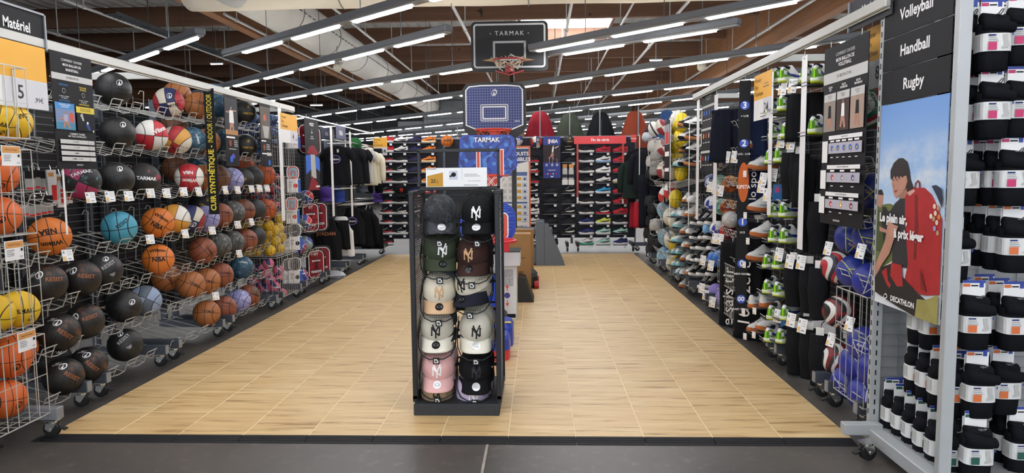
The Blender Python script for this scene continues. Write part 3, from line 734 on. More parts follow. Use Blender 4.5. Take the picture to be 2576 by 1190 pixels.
# ================================================================ cap display in the middle of the aisle
CST = thing('cap_display_stand', 'black metal cap display stand on a low plinth in the middle of the aisle', 'display stand', (-.522, 4.126, .016))
STB = mat('black_satin_metal', '#202225', .45, .2, var=.08, vs_=25)
PLT = mat('charcoal_plinth', '#34363a', .6, var=.12, vs_=40)
MB().box((0, .30, .036), (.532, .60, .072), bev=.004).build('plinth', PLT, CST)
MB().box((0, .30, .0735), (.51, .58, .004)).build('plinth_top', mat('scuffed_black_top', '#26282b', .6, var=.35, vs_=12), CST)
for s in (-1, 1):
    x = s*.262
    for y in (.06, .50):
        MB().box((x, y, .72), (.03, .03, 1.30), bev=.003).build('post', STB, CST)
    MB().box((x, .28, 1.375), (.03, .47, .02)).build('top_rail', STB, CST)
    m = MB(); z = .10
    while z < 1.36: m.box((x, .28, z), (.006, .42, .0075), None, Matrix.Translation((x, .28, z)) @ Matrix.Rotation(.5, 4, 'Y') @ Matrix.Translation((-x, -.28, -z))); z += .0135
    m.build('louvred_side', mat('dark_louvre', '#2f3236', .45, .3), CST, kind='stuff')
    MB().box((x, .28, .10), (.03, .47, .02)).build('bottom_rail', STB, CST)
for k in range(7):
    z = .20+.19*k
    MB().box((0, .46, z), (.50, .02, .022)).build('cross_bar', STB, CST)
    MB().box((0, .46, z+.045), (.50, .012, .012)).build('hang_bar', STB, CST)
# sign frame above
z0, z1 = 1.412-.016, 1.655-.016
for nm, c, s in (('frame_bar', (0, .33, z0), (.53, .02, .025)), ('frame_bar', (0, .33, z1), (.535, .02, .02)), ('frame_bar', (-.258, .33, (z0+z1)/2), (.018, .02, z1-z0)), ('frame_bar', (.258, .33, (z0+z1)/2), (.018, .02, z1-z0))):
    MB().box(c, s, bev=.002).build(nm, STB, CST)
for s in (-1, 1): MB().box((s*.18, .36, 1.36), (.02, .02, .1)).build('frame_foot', STB, CST)
b = Board('price_sign', 'white price card reading 25,99 in the frame above the caps', 'price sign', .395, .122, PAPER, .004)
b.pg([(.02, .98), (.02, .42), (.28, .24), (.28, .98)], mat('ochre_card', '#c4943c', .6)); b.t('25', .12, .70, .27, INK, .02); b.t('€\n,99', .185, .72, .11, INK)
b.r(.38, .16, .52, .62, mat('pale_blue_card', '#c9cfda', .6)); b.d(.455, .36, .13, INK, 18, .12); b.pg([(.385, .46), (.40, .38), (.44, .42), (.41, .50)], INK)
b.lines(.63, .34, .92, 2, .08, GREYINK, .3); b.t('TAILLE UNIQUE RÉGLABLE', .79, .70, .055, INK); b.lines(.62, .90, .92, 1, .06, INK, .3)
b.pg([(.59, .03), (.597, .03), (.597, .62), (.59, .62)], mat('pale_blue_card', '#c9cfda', .6)); b.lines(.02, .04, .2, 1, .05, INK, .5)
b.place((-.535, 4.445, 1.483))
# --- caps
CRX, CRY, CRH = .090, .100, .118
def crown_pt(a, t):
    f = (1-t**3.0)**.5 if t < 1 else 0.
    fr = max(0., -math.sin(a))                       # front (-Y)
    x = CRX*f*math.cos(a); y = CRY*f*math.sin(a)*(1+.10*fr*(1-t)) - .012*t*0 - .010*fr*(t*(1-t))*4
    return (x, y, CRH*t + .006*math.sin(a)*(1-t))
def crown_front(x, z):
    t = min(.98, max(0., z/CRH)); f = (1-t**3.0)**.5; q = max(-.97, min(.97, x/(CRX*f)))
    a = -math.acos(q) if True else 0
    return crown_pt(a, t)[1]
CAPM = {}
def cap_meshes():
    m = MB(); N, R = 30, 9
    rings = [[crown_pt(2*PI*k/N, t) for k in range(N)] for t in (0, .12, .28, .45, .6, .74, .86, .95, .995)]
    m.loft(rings, cap=False); m.f.append(tuple(8*N+k for k in range(N))); m.m.append(0)
    inner = [[(p[0]*.97, p[1]*.97, p[2]-.001) for p in crn] for crn in rings[:4]]
    CAPM['crown'] = m
    m = MB(); S, Q = 20, 6; top = []; bot = []
    for i in range(S+1):
        s = -1+2*i/S; ph = s*1.36
        bx, by = CRX*.99*math.sin(ph), -CRY*1.02*math.cos(ph)
        for j in range(Q+1):
            r = j/Q; ext = .074*(1-abs(s)**3.6)
            x = bx*(1+.06*r*(1-s*s)); y = by - ext*r; z = -.002 - .050*r*(1-.3*r) - .030*s*s*r - .02*s*s
            top.append((x, y, z)); bot.append((x, y, z-.004))
    W_ = Q+1; fs = []
    for i in range(S):
        for j in range(Q): fs.append((i*W_+j, i*W_+j+1, (i+1)*W_+j+1, (i+1)*W_+j))
    n = len(top); m.add(top+bot, fs+[tuple(n+q for q in reversed(f)) for f in fs]+[(i*W_+Q, n+i*W_+Q, n+(i+1)*W_+Q, (i+1)*W_+Q) for i in range(S)])
    CAPM['brim'] = m
    m = MB().lathe([(.007, 0), (.008, .003), (.005, .006)], 8); CAPM['button'] = m
    m = MB()
    for k in range(6):                               # panel seams over the crown
        a = PI/2+2*PI*k/6 if True else 0; pts = [tuple(c*1.004 for c in crown_pt(a, t)) for t in (.02, .2, .4, .6, .75, .88, .96)]
        m.tube(pts, .0011, 4)
    CAPM['panel_seams'] = m
cap_meshes()
CMC = {}
def cmesh(part, mt, smooth=True):
    k = (part, mt.name)
    if k not in CMC: CMC[k] = CAPM[part].mesh(part, mt, smooth)
    return CMC[k]
EMB = {}
def ny_emblem(kind, mt):
    k = (kind, mt.name)
    if k not in EMB:
        m = MB()
        if kind == 'NY': st = [((-.021, -.022), (-.019, .021)), ((-.021, .020), (.019, -.021)), ((.018, -.020), (.020, .021)), ((-.016, .030), (.001, .002)), ((.018, .031), (.001, .002)), ((.001, .005), (.000, -.034))]
        else: st = [((-.016, .030), (-.016, -.004)), ((-.018, -.003), (.004, -.003)), ((.008, .016), (-.008, -.027)), ((.008, .016), (.022, -.027)), ((-.003, -.012), (.016, -.012))]
        for a, b_ in st:
            a, b_ = Vector(a), Vector(b_); d = (b_-a).normalized(); nn = Vector((-d.y, d.x)); N = 9; vs = []
            for i in range(N):
                f = i/(N-1); c = a+(b_-a)*f; w = .0034*(1+.9*max(0, abs(f-.5)*2-.55))
                for s in (-1, 1):
                    q = c+nn*w*s; x, z = q.x, .052+q.y; t = max(.02, z/CRH); f_ = (1-t**3.0)**.5; an = -math.acos(max(-.97, min(.97, x/(CRX*f_))))
                    p = Vector(crown_pt(an, t)); p += Vector((math.cos(an), math.sin(an), .35))*.0022; vs.append(p)
            m.add(vs, [(2*i, 2*i+1, 2*i+3, 2*i+2) for i in range(N-1)])
        EMB[k] = m.mesh('emblem', mt)
    return EMB[k]
def cap(label, pos, crown, brim, emb=None, kind='NY', sticker=None, yaw=0., tilt=.42, group='caps on the display stand', top=True, roll=0.):
    t = thing('baseball_cap', label, 'cap', pos, group=group); t.scale = (1.17, 1.17, 1.17); tilt += .12
    d = (CAM-Vector(pos)); d.x *= .5; d.normalize(); q = d.to_track_quat('-Y', 'Z')
    t.rotation_mode = 'QUATERNION'; t.rotation_quaternion = q @ Euler((tilt, roll, yaw)).to_quaternion()
    c = obj('crown', cmesh('crown', crown), t); obj('panel_seams', cmesh('panel_seams', mat('seam_'+crown.name, '#222222', .8) if False else crown), c)
    obj('brim', cmesh('brim', brim), t); obj('button', cmesh('button', crown), t, (0, 0, CRH-.002))
    if emb: obj('emblem', ny_emblem(kind, emb), t)
    if sticker:
        m = MB(); n = 22
        for r, mm, dz in ((.022, sticker, 0.), (.014, GREYINK, .0006), (.011, sticker, .0010)):
            m.add([(r*math.cos(2*PI*q/n), -.132+(r if r > .02 else r*.5)*math.sin(2*PI*q/n), -.0180+dz+.511*(r if r > .02 else r*.5)*math.sin(2*PI*q/n)-.014*(r*math.cos(2*PI*q/n)/.085)**2) for q in range(n)], [tuple(range(n))], mm)
        m.build('sticker', None, t)
    m = MB(); vs, fs = text_geo('N', .016, .02)         # small side mark
    m.add([(.0832-.03*abs(a), .012-a, .05+b_) for a, b_ in vs], [f for f in fs]); m.build('side_mark', emb or INK, t)
    return t
HOLD = {}
def holder(parent, pos, q):
    """black wire cradle under a cap with a square logo tag"""
    if not HOLD:
        m = MB()
        m.tube([(-.100, .09, .02), (-.108, .0, -.03), (-.104, -.07, -.058), (-.080, -.130, -.078), (-.04, -.158, -.086), (.04, -.158, -.086), (.080, -.130, -.078), (.104, -.07, -.058), (.108, 0, -.03), (.100, .09, .02)], .0034, 6)
        m.tube([(-.10, .08, .06), (-.110, -.03, .0), (-.098, -.10, -.055)], .0022, 5); m.tube([(.10, .08, .06), (.110, -.03, .0), (.098, -.10, -.055)], .0022, 5)
        m.tube([(0, .09, .0), (0, .16, .0)], .005, 6)
        HOLD['wire'] = m.mesh('cap_cradle', BLACK)
        m = MB()
        for k in range(15):
            x = -.091+.013*k; e = math.sqrt(max(0, 1-(x/.1)**2)); m.tube([(x, .08, -.01), (x, -.02, -.055), (x, -.02-.130*e, -.062-.022*e)], .0009, 3)
        for k in range(12):
            y = .07-.018*k; e = .096*math.sqrt(max(.05, 1-max(0, (-y-.0)/.16)**2)); z = -.028-.27*max(0, .07-y)*.9; m.tube([(-e, y, z+.004), (0, y, z-.004), (e, y, z+.004)], .0009, 3)
        HOLD['mesh'] = m.mesh('mesh_floor', BLACK)
        m = MB(); m.box((0, 0, 0), (.036, .004, .036), BLACK)
        poly(m, [(-.010, -.012), (-.012, .012), (.004, .012), (.013, -.002), (.010, -.012)], -.0025, CHALK); poly(m, [(-.006, -.007), (-.007, .007), (-.002, .007), (.0, -.004), (.002, .007), (.006, .0), (.005, -.007)], -.003, INK)
        HOLD['tag'] = m.mesh('logo_tag')
    c = obj('cap_cradle', HOLD['wire'], parent)
    c.matrix_local = Matrix.Translation(Vector(pos)-parent.location) @ q.to_matrix().to_4x4() @ Matrix.Scale(1.12, 4)
    obj('mesh_floor', HOLD['mesh'], c, kind='stuff')
    g = obj('logo_tag', HOLD['tag'], c, (.0, -.163, -.094)); g.rotation_euler = (-.15, 0, 0)
def cloth(n, c, **k): return mat(n, c, .85, bump=.15, vs_=60, **k)
CAMO = None
def camo_mat(name, a, b_, c, sc=9):
    t = NT(name); n = t.noise(t.obj(), sc, 2, .4); n2 = t.noise(t.scale(t.obj(), (1.3, 1.3, 1.3)), sc*1.3, 2, .4)
    col = t.mix(t.math('GREATER_THAN', n, .52), srgb(a), srgb(b_)); col = t.mix(t.math('GREATER_THAN', n2, .60), col, srgb(c)); return t.fin(col, .85)
C_CAMO = camo_mat('dark_camouflage', '#2a2c30', '#3a3d43', '#1b1c1f', 22)
C_BLK = cloth('black_cloth', '#17181a'); C_OLV = cloth('olive_cloth', '#3c4535'); C_BRN = cloth('brown_cloth', '#3d2a26'); C_CRM = cloth('cream_cloth', '#ded6c2'); C_TAN = cloth('peach_cloth', '#d3b08c')
C_NVY = cloth('navy_cloth', '#23242f'); C_STN = cloth('stone_cloth', '#c9c5b6'); C_IVY = cloth('ivory_cloth', '#e6e2d3'); C_PNK = cloth('pink_cloth', '#e2b2b0'); C_KHK = cloth('khaki_cloth', '#a08a6c'); C_LIL = cloth('lilac_cloth', '#c3b4d3')
C_GRY = cloth('slate_cloth', '#6f7883'); C_MAU = camo_mat('mauve_print', '#c4a0a0', '#a98488', '#d3b3b0', 30); C_CHR = cloth('charcoal_cloth', '#3a3a3d')
S_SIL = mat('silver_sticker', '#cfd1d4', .25, .6); S_BLK = mat('black_gloss_sticker', '#17171a', .2); S_WHT = mat('white_sticker', '#f0f0f2', .35)
E_TAN = mat('tan_thread', '#caa27a', .8); E_SMK = mat('smoke_thread', '#2e2f33', .7)
CAPS = [ # u, v, crown, brim, emblem, sticker, yaw, tilt, label, (behind crown, behind label)
 (1106, 543, C_CAMO, C_CAMO, E_SMK, S_SIL, .15, .20, 'dark grey camouflage cap, top row of the display stand', None),
 (1203, 543, C_BLK, C_BLK, CHALK, S_SIL, -.05, .20, 'black cap with white NY letters, top row of the stand', (C_BLK, 'black cap behind the top-row black one')),
 (1106, 633, C_OLV, C_OLV, CHALK, S_BLK, .2, .26, 'olive green cap with white NY letters', (C_OLV, 'olive green cap behind the front olive one')),
 (1192, 645, C_BRN, C_BRN, E_TAN, S_BLK, -.2, .26, 'dark brown cap with outlined NY letters', (C_CHR, 'charcoal cap stacked behind the dark brown one')),
 (1106, 737, C_CRM, C_TAN, E_TAN, S_BLK, .05, .32, 'cream cap with peach brim and tan NY letters', (C_GRY, 'slate blue cap stacked behind the cream and peach one')),
 (1192, 718, C_CRM, C_NVY, INK, S_BLK, -.55, .32, 'cream cap with navy brim turned to the left', (C_CRM, 'cream cap stacked behind the navy-brimmed one')),
 (1100, 828, C_STN, C_IVY, INK, S_BLK, .0, .42, 'stone cap with ivory brim, left column of the stand', (C_CHR, 'charcoal cap stacked behind the left stone cap')),
 (1198, 830, C_STN, C_IVY, INK, S_SIL, .05, .42, 'stone cap with ivory brim and silver sticker, right column', (C_STN, 'stone cap stacked behind the right-hand stone cap')),
 (1103, 925, C_PNK, C_PNK, CHALK, S_WHT, .0, .48, 'pale pink cap with white NY letters', (C_MAU, 'mauve printed cap stacked behind the pale pink one')),
 (1195, 930, C_BLK, C_BLK, E_SMK, S_SIL, .1, .48, 'all-black cap with black NY letters, above the lilac cap', (C_BLK, 'black cap stacked behind the all-black one')),
 (1100, 985, C_KHK, C_KHK, INK, S_BLK, .05, .5, 'khaki cap with LA letters, bottom row of the stand', None),
 (1188, 988, C_LIL, C_LIL, CHALK, S_WHT, .1, .5, 'lilac cap with red tag, bottom row of the stand', (C_LIL, 'lilac cap stacked behind the bottom-row lilac one')),
]
for i, (u, v, cr, br, em, stk, yw, tl, lb, beh) in enumerate(CAPS):
    p = at(u, v, Y=4.30)
    c = cap(lb, p, cr, br, em, 'LA' if i == 10 else 'NY', stk, yw, tl)
    d = (CAM-p); d.x *= .5; d.normalize(); q = d.to_track_quat('-Y', 'Z') @ Euler((tl+.12, 0, yw*.3)).to_quaternion()
    holder(CST, p+Vector((0, .0, -.012)), q)
    if beh:
        o = cap(beh[1], p+Vector((.016, .075, .036)), beh[0], beh[0], None, 'NY', None, yw*.5-.1, tl-.08)
    if i == 11:
        m = MB(); m.box((0, 0, 0), (.036, .002, .085), mat('red_tag', '#b8372c', .6)); rect(m, -.012, .012, -.03, .02, -.0016, PAPER); rect(m, -.006, .006, -.025, -.01, -.002, INK)
        m.build('swing_tag', None, c, loc=(.040, -.158, -.02), rot=(-.3, .1, 0))
# ================================================================ basketball hoops
def rrect(w, h, r, n=6, taper=0.):
    pts = []
    for cx, cz, a0 in ((w/2-r, h/2-r, 0), (-w/2+r, h/2-r, PI/2), (-w/2+r, -h/2+r, PI), (w/2-r, -h/2+r, 1.5*PI)):
        for k in range(n+1): a = a0+PI/2*k/n; x, z = cx+r*math.cos(a), cz+r*math.sin(a); pts.append((x*(1-taper*(h/2-z)/h), z))
    return pts
def outline(mb, pts, w, y, m):
    """flat line of width w just inside a closed outline"""
    n = len(pts); cx = sum(p[0] for p in pts)/n; cz = sum(p[1] for p in pts)/n; inn = []
    for i in range(n):
        a, b_, c = Vector(pts[i-1]), Vector(pts[i]), Vector(pts[(i+1) % n]); d = ((b_-a).normalized()+(c-b_).normalized()).normalized(); nn = Vector((-d.y, d.x))
        if (Vector((cx, cz))-b_).dot(nn) < 0: nn = -nn
        inn.append((b_.x+nn.x*w, b_.y+nn.y*w))
    mb.add([(x, y, z) for x, z in pts]+[(x, y, z) for x, z in inn], [(i, (i+1) % n, n+(i+1) % n, n+i) for i in range(n)], m)
    return inn
def net(t, c, r, h, m, tangle=0., n=10, name='net'):
    mb = MB(); random.seed(3)
    for k in range(n):
        a = 2*PI*k/n
        for sgn in (-1, 1):
            pts = []
            for j in range(6):
                f = j/5; rr = r*(1-.45*f); aa = a+sgn*f*1.1; jx = tangle*random.uniform(-1, 1)
                pts.append((c[0]+rr*math.cos(aa)+jx, c[1]+rr*math.sin(aa), c[2]-h*f*(1 if not tangle else random.uniform(.4, 1))+tangle*random.uniform(-.3, .8)))
            mb.tube(pts, .005 if tangle else .004, 4, m)
    mb.build(name, None, t)
def rim(t, c, r, m, tube=.010):
    MB().tube([(c[0]+r*math.cos(2*PI*k/28), c[1]+r*math.sin(2*PI*k/28), c[2]) for k in range(28)], tube, 7, closed=True).build('rim', m, t, smooth=True)
    m_ = MB().box((c[0], c[1]+r+.04, c[2]-.05), (.13, .05, .14), m, bev=.005); m_.build('rim_bracket', None, t)
RIMR = mat('red_rim_paint', '#a82f33', .4); RIMO = mat('orange_rim_paint', '#d9432f', .4); NETW = mat('ivory_cord', '#ddd2bc', .8); NETO = mat('orange_cord', '#cf5a3c', .8)
BBK = mat('matt_black_board', '#17191c', .55); LINEG = mat('pale_grey_line', '#c4c6c8', .5); HOOPF = mat('black_frame_plastic', '#151617', .5)
# tall black hoop
yb = 10.02; pa, pb = at(1184, 58, Y=yb), at(1379, 181, Y=yb); cx, cz = (pa.x+pb.x)/2, (pa.z+pb.z)/2; w_, h_ = pb.x-pa.x, pa.z-pb.z
t = thing('basketball_hoop', 'tall basketball hoop with black backboard lettered in white', 'basketball hoop', (cx, yb, 0.016))
o = rrect(w_, h_, .07); m = MB().prism([(x, z+cz) for x, z in o], 0, .05, HOOPF); m.build('board_rim', None, t)
o2 = rrect(w_-.05, h_-.06, .055); m = MB().prism([(x, z+cz+.008) for x, z in o2], -.006, .0, BBK); bd = m.build('backboard', None, t)
m = MB(); outline(m, [(x, z+cz+.008) for x, z in rrect(w_-.07, h_-.08, .05)], .026, -.0085, LINEG)
sq = [(x, z+cz-.06) for x, z in rrect(.47, .27, .005, 1)]; outline(m, sq, .032, -.0085, LINEG)
text(m, 'TARMAK', .085, 0, cz+.18, -.009, LINEG, .012, 1.35); disc(m, -.27, cz+.18, .008, -.009, LINEG, 8); disc(m, .27, cz+.18, .008, -.009, LINEG, 8)
m.build('board_lines', None, bd)
rc = (0, -.29, cz-h_/2+.105); rim(t, rc, .225, RIMR, .012); net(t, (0, -.29, rc[2]+.02), .23, .16, NETW, .05)
for s in (-1, 1): MB().prism([(s*.2, rc[2]+.02), (s*.36, rc[2]-.01), (s*.2, rc[2]-.03)], -.40, -.37).build('rim_spring', mat('tan_leather', '#a88a66', .7), t)
MB().tube([(-.2, -.03, rc[2]-.1), (0, -.12, rc[2]-.17), (.2, -.03, rc[2]-.1)], .012, 6).build('rim_brace', RIMR, t)
gx = at(1375, 670, Y=11.0).x-cx; gy = 11.0-yb
MB().tube([(0, gy+.35, .5), (0, gy+.35, 2.5), (0, .3, cz-.1), (0, .14, cz-.05)], .04, 10).build('pole', HOOPF, t, smooth=True)
MB().box((0, .13, cz-.05), (.10, .20, .5)).build('pole_bracket', HOOPF, t)
for k, yy in enumerate((gy+.15, gy+.55)):
    MB().box((gx-.10, yy, .36), (.14, .10, .72), bev=.006).build('base_column', mat('slate_base_paint', '#5f666f', .5), t)
    MB().prism([(gx-.03, .66), (gx+.03, .66), (gx+.30, .0), (gx-.03, .0)], yy-.05, yy+.05).build('base_gusset', mat('slate_base_paint', '#5f666f', .5), t)
MB().box((gx/2-.05, gy+.35, .55), (gx+.3, .4, .10), bev=.01).build('base_beam', mat('slate_base_paint', '#5f666f', .5), t)
MB().box((gx/2-.05, gy+.35, .15), (gx+.3, .4, .28), bev=.02).build('ballast_box', mat('slate_base_paint', '#5f666f', .5), t)
# blue dotted hoop
yb = 9.0; pa, pb = at(1163, 215, Y=yb), at(1324, 345, Y=yb); cx = (pa.x+pb.x)/2; top, low = pa.z, pb.z; w_ = pb.x-pa.x
t = thing('basketball_hoop', 'basketball hoop with navy backboard covered in pale dots', 'basketball hoop', (cx, yb, .016))
cz = (top+low)/2
fr = [(-w_*.44, top+.0), (-w_*.2, top+.022), (w_*.2, top+.022), (w_*.44, top), (w_*.5, top-.06), (w_*.5, low+.12), (w_*.46, low+.05), (w_*.2, low-.1), (-w_*.2, low-.1), (-w_*.46, low+.05), (-w_*.5, low+.12), (-w_*.5, top-.06)]
MB().prism(fr, 0, .05).build('board_frame', HOOPF, t)
def dotted():
    t_ = NT('navy_dotted_board'); sp = t_.n('ShaderNodeSeparateXYZ'); t_.lk(t_.obj(), sp.inputs[0]); x, y, z = sp.outputs
    fx = t_.math('SUBTRACT', t_.math('FRACT', t_.math('MULTIPLY', x, 30.)), .5); fz = t_.math('SUBTRACT', t_.math('FRACT', t_.math('MULTIPLY', z, 30.)), .5)
    d = t_.math('ADD', t_.math('MULTIPLY', fx, fx), t_.math('MULTIPLY', fz, fz))
    return t_.fin(t_.mix(t_.ramp(d, .045, .025), srgb('#26326e'), srgb('#8f9cc6')), .45)
bp = [(-w_*.40, top-.03), (-w_*.2, top-.015), (w_*.2, top-.015), (w_*.40, top-.03), (w_*.455, top-.08), (w_*.455, low+.14), (w_*.22, low+.06), (-w_*.22, low+.06), (-w_*.455, low+.14), (-w_*.455, top-.08)]
bd = MB().prism(bp, -.006, 0).build('backboard', dotted(), t)
m = MB(); outline(m, bp, .016, -.0085, CHALK)
sq = [(x, z+cz-.035) for x, z in rrect(w_*.44, .22, .02, 3)]; inn = outline(m, sq, .014, -.0085, LINEG); outline(m, [(x*.93, (z-cz+.035)*.87+cz-.035) for x, z in inn], .016, -.009, CHALK)
vs, fs = logo_geo(.045); m.add([(a, -.009, b_+top-.115) for a, b_ in vs], fs, CHALK); text(m, 'KIPSTA', .022, w_*.36, low+.19, -.009, CHALK, .01)
m.build('board_lines', None, bd)
rim(t, (0, -.27, low+.065), .225, RIMO, .011); net(t, (0, -.27, low+.06), .215, .22, NETO)
MB().box((.0, .12, .95), (.06, .06, 1.9), bev=.006).build('pole', HOOPF, t)
MB().box((.0, .14, 1.0+low/2), (.08, .14, .5)).build('pole_bracket', HOOPF, t)
MB().box((.18, .1, .10), (.72, .5, .20), bev=.05).build('base_tank', HOOPF, t)
for s in (0, 1): MB().tube([(.5, -.12+.44*s, .05), (.56, -.12+.44*s, .05)], .05, 12).build('wheel', mat('red_wheel', '#b02a33', .5), t)
# kids leopard hoop
yb = 8.0; pa, pb = at(1152, 344, Y=yb), at(1302, 440, Y=yb); cx, cz = (pa.x+pb.x)/2, (pa.z+pb.z)/2; w_, h_ = pb.x-pa.x, pa.z-pb.z
t = thing('basketball_hoop', 'kids basketball hoop with blue leopard-print backboard', 'basketball hoop', (cx, yb, .016))
LEO = None
def leopard():
    t_ = NT('blue_leopard_print'); v = t_.scale(t_.obj(), (1, 1, 1)); n = t_.noise(v, 9., 1, .2); n2 = t_.noise(v, 14., 1, .2)
    c = t_.mix(t_.math('GREATER_THAN', t_.math('ABSOLUTE', t_.math('SUBTRACT', n, .5)), .055), srgb('#1c2f7d'), srgb('#2a4eae')); c = t_.mix(t_.math('GREATER_THAN', n2, .61), c, srgb('#4b82cc')); return t_.fin(c, .4)
BLUEP = mat('royal_blue_plastic', '#2443b0', .35)
sh = [(-w_*.41, h_*.5), (w_*.38, h_*.5), (w_*.45, h_*.42), (w_*.5, -h_*.28), (w_*.45, -h_*.40), (w_*.2, -h_*.62), (-w_*.25, -h_*.62), (-w_*.46, -h_*.42), (-w_*.5, -h_*.3), (-w_*.47, h_*.42)]
MB().prism([(x, z+cz) for x, z in sh], 0, .045, BLUEP).build('board_edge', None, t)
bd = MB().prism([(x*.95, z*.94+cz) for x, z in sh], -.005, 0).build('backboard', leopard(), t)
m = MB(); text(m, 'TARMAK', .075, -.01, cz+h_*.37, -.008, CHALK, .025); ORI = mat('orange_red_print', '#d8553a', .5)
m.box((-.11, -.007, cz-.09), (.05, .004, .30), CHALK); m.box((.16, -.007, cz-.09), (.05, .004, .30), CHALK); m.box((-.11, -.009, cz-.10), (.03, .004, .30), ORI); m.box((.16, -.009, cz-.10), (.03, .004, .30), ORI)
m.build('board_lines', None, bd)
rim(t, (.05, -.22, cz-h_*.55), .19, RIMO); net(t, (.05, -.22, cz-h_*.55), .19, .22, CHALK)
MB().tube([(.06, .09, .1), (.06, .09, cz)], .028, 10).build('pole', HOOPF, t); MB().box((.05, .1, .09), (.6, .45, .18), bev=.05).build('base_tank', HOOPF, t)
MB().prism([(.30, 0), (.52, 0), (.42, .28), (.34, .30)], -.1, .35).build('base_wing', HOOPF, t)
# round blue kids hoop
yb = 6.6; pa, pb = at(1156, 515, Y=yb), at(1298, 614, Y=yb); cx, cz = (pa.x+pb.x)/2, (pa.z+pb.z)/2; w_, h_ = pb.x-pa.x, pa.z-pb.z
t = thing('basketball_hoop', 'small toy hoop with rounded blue scribbled backboard and red rim', 'basketball hoop', (cx, yb, .016))
MB().prism([(x, z+cz) for x, z in rrect(w_, h_, .14, 7)], 0, .04).build('board_edge', BLUEP, t)
def scribble():
    t_ = NT('blue_scribble_print'); n = t_.noise(t_.scale(t_.obj(), (3, 1, 26)), 3., 2); return t_.fin(t_.mix(t_.ramp(n, .56, .60), srgb('#1f35a0'), srgb('#3f86d8')), .4)
bd = MB().prism([(x*.93, z*.9+cz) for x, z in rrect(w_, h_, .13, 7)], -.005, 0).build('backboard', scribble(), t)
m = MB(); outline(m, [(x+.02, z+cz-.03) for x, z in rrect(.36, .26, .05, 4)], .012, -.008, CHALK); outline(m, [(x+.02, z+cz-.03) for x, z in rrect(.33, .23, .04, 4)], .03, -.009, ORI)
disc(m, .03, cz+.05, .07, -.010, ORI, 20); m.box((.03, -.011, cz+.05), (.004, .002, .14), INK); m.box((.03, -.011, cz+.05), (.14, .002, .004), INK)
m.build('board_lines', None, bd)
rim(t, (.14, -.17, cz-h_*.42), .13, mat('red_plastic', '#d8323c', .35), .016)
MB().box((0, .06, cz/2), (.06, .06, cz), bev=.01).build('pole', mat('blue_pole_plastic', '#27409c', .4), t)
MB().box((0, .05, .09), (.34, .34, .18), bev=.06).build('base_tank', HOOPF, t)
# toy bases beside the stand
t = thing('toy_hoop_base', 'blue plastic hoop base with a yellow and white sticker behind the cap stand', 'hoop base', (-.42, 6.0, .016))
MB().loft([[(x*(1.0 if k == 0 else .86), y*(1. if k == 0 else .86)-.0, z) for x, y in [(a, b_) for a, b_ in rrect(.36, .34, .06, 4)]] for k, z in ((0, 0), (0, .16), (1, .20))]).build('tank', BLUEP, t)
MB().box((.13, -.12, .205), (.07, .05, .002), mat('yellow_sticker', '#e8cf4a', .5), Matrix.Identity(4)).build('sticker', None, t)
MB().box((0, 0, .4), (.06, .06, .42), bev=.01).build('socket_post', BLUEP, t)
t = thing('toy_hoop_base', 'blue and red plastic toy hoop base behind the bottom caps', 'hoop base', (-.43, 5.52, .016))
MB().loft([[(x, y, z) for x, y in rrect(.36, .30, .08, 4)] for z in (0, .085)]).build('red_tray', mat('red_plastic', '#d8323c', .35), t)
MB().loft([[(x*k, y*k, z) for x, y in rrect(.37, .31, .08, 4)] for z, k in ((.085, 1.), (.17, .96), (.195, .85))]).build('blue_lid', BLUEP, t)
MB().box((.05, -.13, .15), (.06, .05, .002), mat('yellow_sticker', '#e8cf4a', .5), Matrix.Translation((0, 0, .0))).build('sticker', None, t)
# cartons
CARD = mat('brown_cardboard', '#a37c52', .8, var=.08, vs_=5)
WCART = mat('white_carton', '#dedede', .55)
def carton(label, x1, y0, w_, d_, h_, m, lid=True):
    t = thing('carton', label, 'box', (x1-w_/2, y0+d_/2, .016))
    MB().box((0, 0, h_/2), (w_, d_, h_), bev=.003).build('box_body', m, t)
    MB().box((0, 0, h_+.0008), (w_-.01, .05, .0012)).build('tape_strip', mat('tan_tape', '#c3a878', .35), t)
    return t
p = at(1336, 752, Z=.0); h1 = at(1336, 592, Y=p.y).z
t = carton('tall brown cardboard box standing behind the cap stand', p.x, p.y, .5, .26, h1, CARD)
m = MB()
for zz in (.15, .32, .5): text(m, 'FRAGILE' if zz == .5 else 'B 900', .035, .12, zz*h1/.8, -.1315, DKINK)
m.build('stamp', None, t)
p2 = at(1343, 712, Z=0.)
t = carton('second brown cardboard box leaning right behind the first', p2.x, p2.y, .5, .14, at(1343, 580, Y=p2.y).z, CARD)
p = at(1300, 808, Z=0.); h1 = at(1300, 672, Y=p.y).z
t = carton('white printed carton with red arrows beside the cap stand', p.x, p.y, .40, .34, h1, WCART)
m = MB(); rect(m, -.19, .19, .02, .06, -.1716, INK); rect(m, -.17, .17, h1*.62, h1*.93, -.1714, mat('grey_lace_print', '#b4b3b6', .6, var=.3, vs_=40))
for s in (-1, 1): poly(m, [(.10, h1*.45+s*.08), (.085, h1*.45+s*.08), (.105, h1*.45+s*.115), (.125, h1*.45+s*.08), (.11, h1*.45+s*.08), (.11, h1*.45+s*.05), (.10, h1*.45+s*.05)], -.1718, ORI)
disc(m, .105, h1*.45, .03, -.1718, mat('purple_print', '#4a3f86', .5)); m.build('print', None, t)
t = thing('carton', 'white box with black edge resting on the printed carton', 'box', (p.x+.03-.2, p.y+.1, .016+h1+.004))
h2 = at(1300, 638, Y=p.y-.03).z-h1
MB().box((0, .02, h2/2), (.42, .38, h2), bev=.003).build('box_body', WCART, t); MB().box((0, .02, h2+.003), (.425, .385, .006)).build('lid_edge', INK, t)
